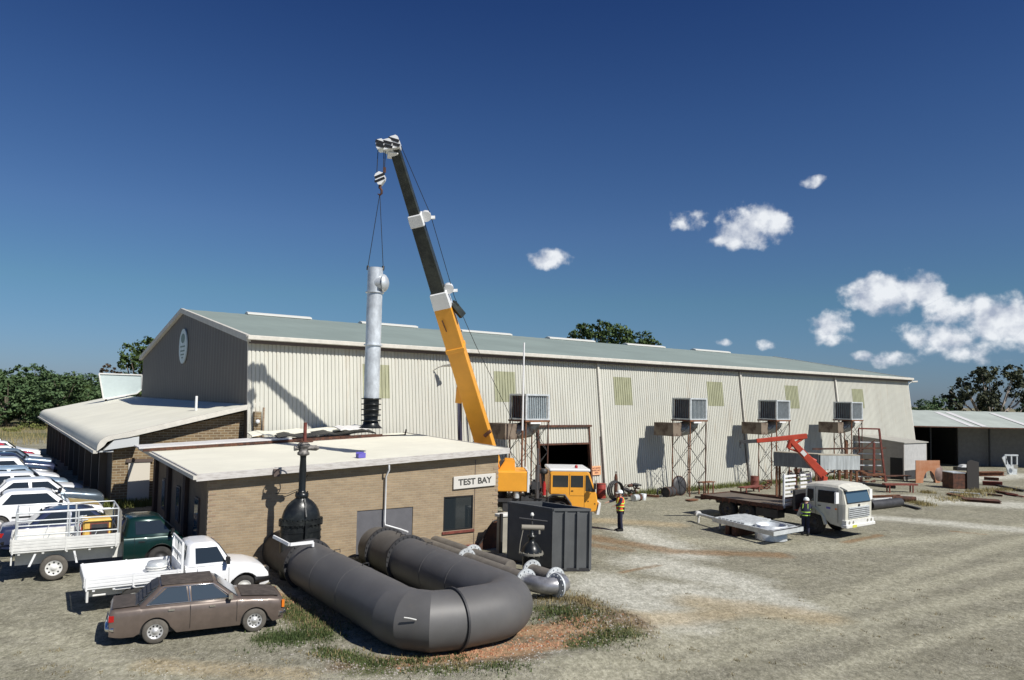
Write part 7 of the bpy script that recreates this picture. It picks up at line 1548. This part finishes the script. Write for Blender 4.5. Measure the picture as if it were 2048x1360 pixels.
# grey trough on a stand and rusty frame
yT = 42.0; a0 = ony(1640, 912, yT); za, zb_ = ony(1640, 938, yT).z, a0.z
cor = Vector((a0.x, a0.y, 0)); 
def solve_len(px, dirv, z):    # how far along dirv from the corner the pixel column px lies
    best = (1e9, 0)
    for i in range(1, 200):
        q = cor+dirv*(i*.05)+Vector((0, 0, z))-CAM; x = CX+F*q.dot(rt)/q.dot(fw)
        if abs(x-px) < best[0]: best = (abs(x-px), i*.05)
    return best[1]
for lab, pxa, pya, dirv, pxe, mt_ in (('dark grey steel trough raised on rusty legs behind the truck headboard', 1637, 910, Vector((-cos(.62), sin(.62), 0)), 1548, 'trough_dark'), ('pale grey steel trough raised on rusty legs above the truck cab', 1641, 911, Vector((cos(.12), sin(.12), 0)), 1720, 'trough_pale')):
    cor = ony(pxa, pya, yT); zb_ = cor.z; cor.z = 0; za = ony(pxa, pya+28, yT).z; l1 = solve_len(pxe, dirv, zb_); nd_ = Vector((-dirv.y, dirv.x, 0)); nd_ = nd_ if nd_.y > 0 else -nd_
    TK = thing('steel_trough', lab, 'trough', cor); T = Matrix.Translation(-cor); P4 = [cor, cor+dirv*l1, cor+dirv*l1+nd_*.8, cor+nd_*.8]; zv = Vector((0, 0, 1))
    m = MB(T); m.hexa([p_+zv*za for p_ in P4], [p_+zv*zb_ for p_ in P4]); m.build('trough_body', mat(mt_, (.15, .16, .165) if 'dark' in mt_ else (.44, .47, .47), .55, .15, var=.22, vscale=1.5, stretch=(4, 4, .4)), TK)
    m = MB(T); m.hexa([P4[i]+zv*(zb_+.01) for i in range(4)], [P4[i]+zv*(zb_+.05) for i in range(4)]); m.build('lid', mat('trough_lid', (.40, .36, .28), .8, var=.2), TK)
    for a_, b_ in ((.06, .1), (.5, .1), (.94, .1), (.06, .7), (.94, .7)):
        m = MB(T); q_ = cor+dirv*(l1*a_)+nd_*b_; m.bar(q_, q_+zv*za, .11); m.build('leg', 'rust', TK)
heap(1668, 955, 'heap of rusty steel sections stacked under the grey trough', 46, 2.2, .8, 1.5, ['rustdark', 'rust', 'whitedull'], 21)
heap(1590, 960, 'dark rusty scrap behind the headboard of the cream truck', 24, 1.5, .5, .9, ['rustdark', 'steel'], 23)
heap(1530, 978, 'small dark scrap parts under the third cooler', 14, .8, .4, .6, ['rustdark', 'rust'], 24)
heap(1725, 965, 'loose rusty parts at the foot of the ladder frame', 22, 1.2, .5, .7, ['rust', 'rustdark', 'steel'], 25)
# ladder-like rusty frame
yF = 45.5
LF = thing('rack_frame', 'tall rusty red ladder rack leaning before the last cooler', 'rack', ony(1768, 963, yF)); o_ = LF.location.copy(); o_.z = 0; LF.location = o_; T = Matrix.Translation(-o_)
f = lambda x, y, d_=0: ony(x, y, yF+d_)
m = MB(T); m.bar(f(1717, 857), f(1758, 858), .10, .09); m.bar(f(1758, 857), f(1771, 964), .11, .09); m.bar(f(1717, 858), f(1722, 964, .8), .07, .07); m.build('outer_frame', 'rustred', LF)
m = MB(T); m.bar(f(1748, 885), f(1748, 955), .11); m.build('middle_post', 'rustred', LF)
for i in range(7):
    y = 884+i*11.5; m = MB(T); m.bar(f(1708, y, .3), f(1762, y+1, .3), .06, .06); m.build('rung', 'rust' if i % 2 else 'galvpaint', LF)
m = MB(T); m.bar(f(1625, 898), f(1772, 896), .10, .1); m.bar(f(1705, 915), f(1750, 880), .05); m.build('cross_rail', 'rustdark', LF)
m = MB(T); m.bar(f(1693, 880, .5), f(1693, 958, .5), .14); m.bar(f(1700, 935), f(1775, 960), .08); m.bar(f(1730, 950), f(1765, 948), .5, .1); m.build('side_post', 'rust', LF)

# ------------------------------------------------------------------ grass, stones
M['pebble'] = mat('yard_pebbles', (.13, .12, .095), .95, vscale=.9, vcol=(.42, .40, .34))
M['grass_low'] = leafmat('green_grass_blades', (.035, .06, .018), (.12, .15, .05)); M['drygrass_low'] = leafmat('straw_grass_blades', (.13, .11, .05), (.30, .24, .12))
def tufts(name, pts, hmin, hmax, mt_, seed, spread=.12, blades=7):
    R_ = random.Random(seed); m = MB()
    for x, y in pts:
        z = gz(x, y)-.01
        for _ in range(blades):
            a = R_.random()*6.3; bx, by = x+R_.gauss(0, spread), y+R_.gauss(0, spread); h = R_.uniform(hmin, hmax); w = R_.uniform(.008, .018)*(1+h); lx, ly = cos(a)*h*R_.uniform(.1, .6), sin(a)*h*R_.uniform(.1, .6); px_, py_ = -sin(a)*w, cos(a)*w
            m.add([(bx-px_, by-py_, z), (bx+px_, by+py_, z), (bx+lx, by+ly, z+h)], [(0, 1, 2)])
    o = m.build(name, mt_, None, fix=False); o['kind'] = 'stuff'; return o
R = random.Random(99)
def area(px0, py0, px1, py1, w, n):
    A0, B0 = gp(px0, py0), gp(px1, py1); out = []
    for _ in range(n): t_ = R.random(); p = A0.lerp(B0, t_); out.append((p.x+R.gauss(0, w), p.y+R.gauss(0, w)))
    return out
g1 = area(540, 1278, 640, 1272, .34, 520)+area(560, 1210, 650, 1268, .28, 420)+area(640, 1302, 760, 1330, .16, 260)+area(760, 1325, 930, 1318, .12, 160)+area(1085, 1225, 1180, 1235, .35, 260)+area(1160, 1285, 1250, 1268, .3, 200)+area(740, 1120, 722, 1140, .25, 260)+area(840, 1345, 1050, 1335, .2, 120)
tufts('grass', [q for q in g1 if R.random() < .75], .03, .10, 'grass_low', 1, .10, 7)
g2 = area(560, 1195, 660, 1262, .35, 330)+area(1090, 1200, 1260, 1275, .5, 420)+area(720, 1120, 760, 1150, .35, 220)+area(1135, 1185, 1190, 1215, .25, 160)+area(630, 1305, 1000, 1330, .25, 260)+area(775, 1135, 700, 1100, .25, 150)+area(1060, 1200, 1150, 1195, .2, 160)
tufts('dry_grass', [q for q in g2 if R.random() < .42], .03, .13, 'drygrass_low', 2, .12, 6)
g3 = []
for a, b, n in ((20, 31.5, 120), (33, 60, 900)):
    for _ in range(n):
        p = W(R.uniform(a, b), 34.05-abs(R.gauss(0, .35))); g3.append((p.x, p.y))
for _ in range(500): p = W(R.uniform(4.2, 6.5), R.uniform(35.0, 35.8)); g3.append((p.x, p.y))
tufts('wall_grass', g3, .12, .42, 'grass', 3, .12, 7)
g4 = area(1890, 1002, 1960, 985, .5, 200)+area(1930, 985, 2040, 978, .4, 160)+area(1835, 1005, 1850, 1012, .3, 80)+area(1850, 985, 1858, 987, .2, 50)
tufts('yard_weeds', g4, .08, .28, 'drygrass', 4, .15, 7)
g6 = []
for _ in range(60):
    q = gp(R.uniform(1150, 2040), R.uniform(1180, 1350)); g6 += [(q.x+R.gauss(0, .05), q.y+R.gauss(0, .05)) for _ in range(3)]
for _ in range(40):
    q = gp(R.uniform(20, 700), R.uniform(1300, 1355)); g6 += [(q.x+R.gauss(0, .05), q.y+R.gauss(0, .05)) for _ in range(3)]
tufts('scattered_weeds', g6, .02, .06, 'drygrass_low', 6, .04, 5)
g5 = []
for _ in range(2600):
    v = R.uniform(88, 125); u = R.uniform(-60, 8); p = W(u, v); 
    if p.x > -110: g5.append((p.x, p.y))
tufts('field_grass', g5, .2, .6, 'drygrass', 5, .6, 6)
def stones(name, areas_, mt_, seed, smin, smax):
    R_ = random.Random(seed); m = MB()
    for (px0, py0, px1, py1, w, n) in areas_:
        for x, y in area(px0, py0, px1, py1, w, n):
            s_ = R_.uniform(smin, smax)*R_.choice((.5, .6, 1, 1)); z = gz(x, y); vs = []
            for d_ in ((1, 0, 0), (-1, 0, 0), (0, 1, 0), (0, -1, 0), (0, 0, 1), (0, 0, -1)): vs.append((x+d_[0]*s_*R_.uniform(.7, 1.3), y+d_[1]*s_*R_.uniform(.7, 1.3), z+d_[2]*s_*R_.uniform(.4, .9)))
            m.add(vs, [(0, 2, 4), (2, 1, 4), (1, 3, 4), (3, 0, 4), (2, 0, 5), (1, 2, 5), (3, 1, 5), (0, 3, 5)])
    o = m.build(name, mt_, None, fix=False); o['kind'] = 'stuff'; return o
stones('clay_rubble', [(800, 1322, 1000, 1305, .22, 240), (920, 1300, 1150, 1280, .25, 520), (1050, 1262, 1180, 1240, .3, 200), (545, 1185, 600, 1220, .2, 90), (930, 1290, 990, 1286, .1, 60)], 'clod', 31, .015, .055)
stones('gravel', [(690, 1340, 1060, 1325, .35, 900), (1050, 1300, 1260, 1250, .5, 700), (1120, 1215, 1240, 1265, .4, 350), (560, 1250, 700, 1330, .4, 300)], 'stone', 32, .008, .035)
stones('yard_gravel', [(100, 1330, 900, 1350, .9, 2600), (1000, 1330, 2048, 1260, 1.2, 1500), (0, 1260, 500, 1330, 1.2, 1500), (1400, 1230, 2048, 1120, 1.5, 800), (500, 1340, 1100, 1350, .6, 2200)], 'pebble', 33, .006, .024)
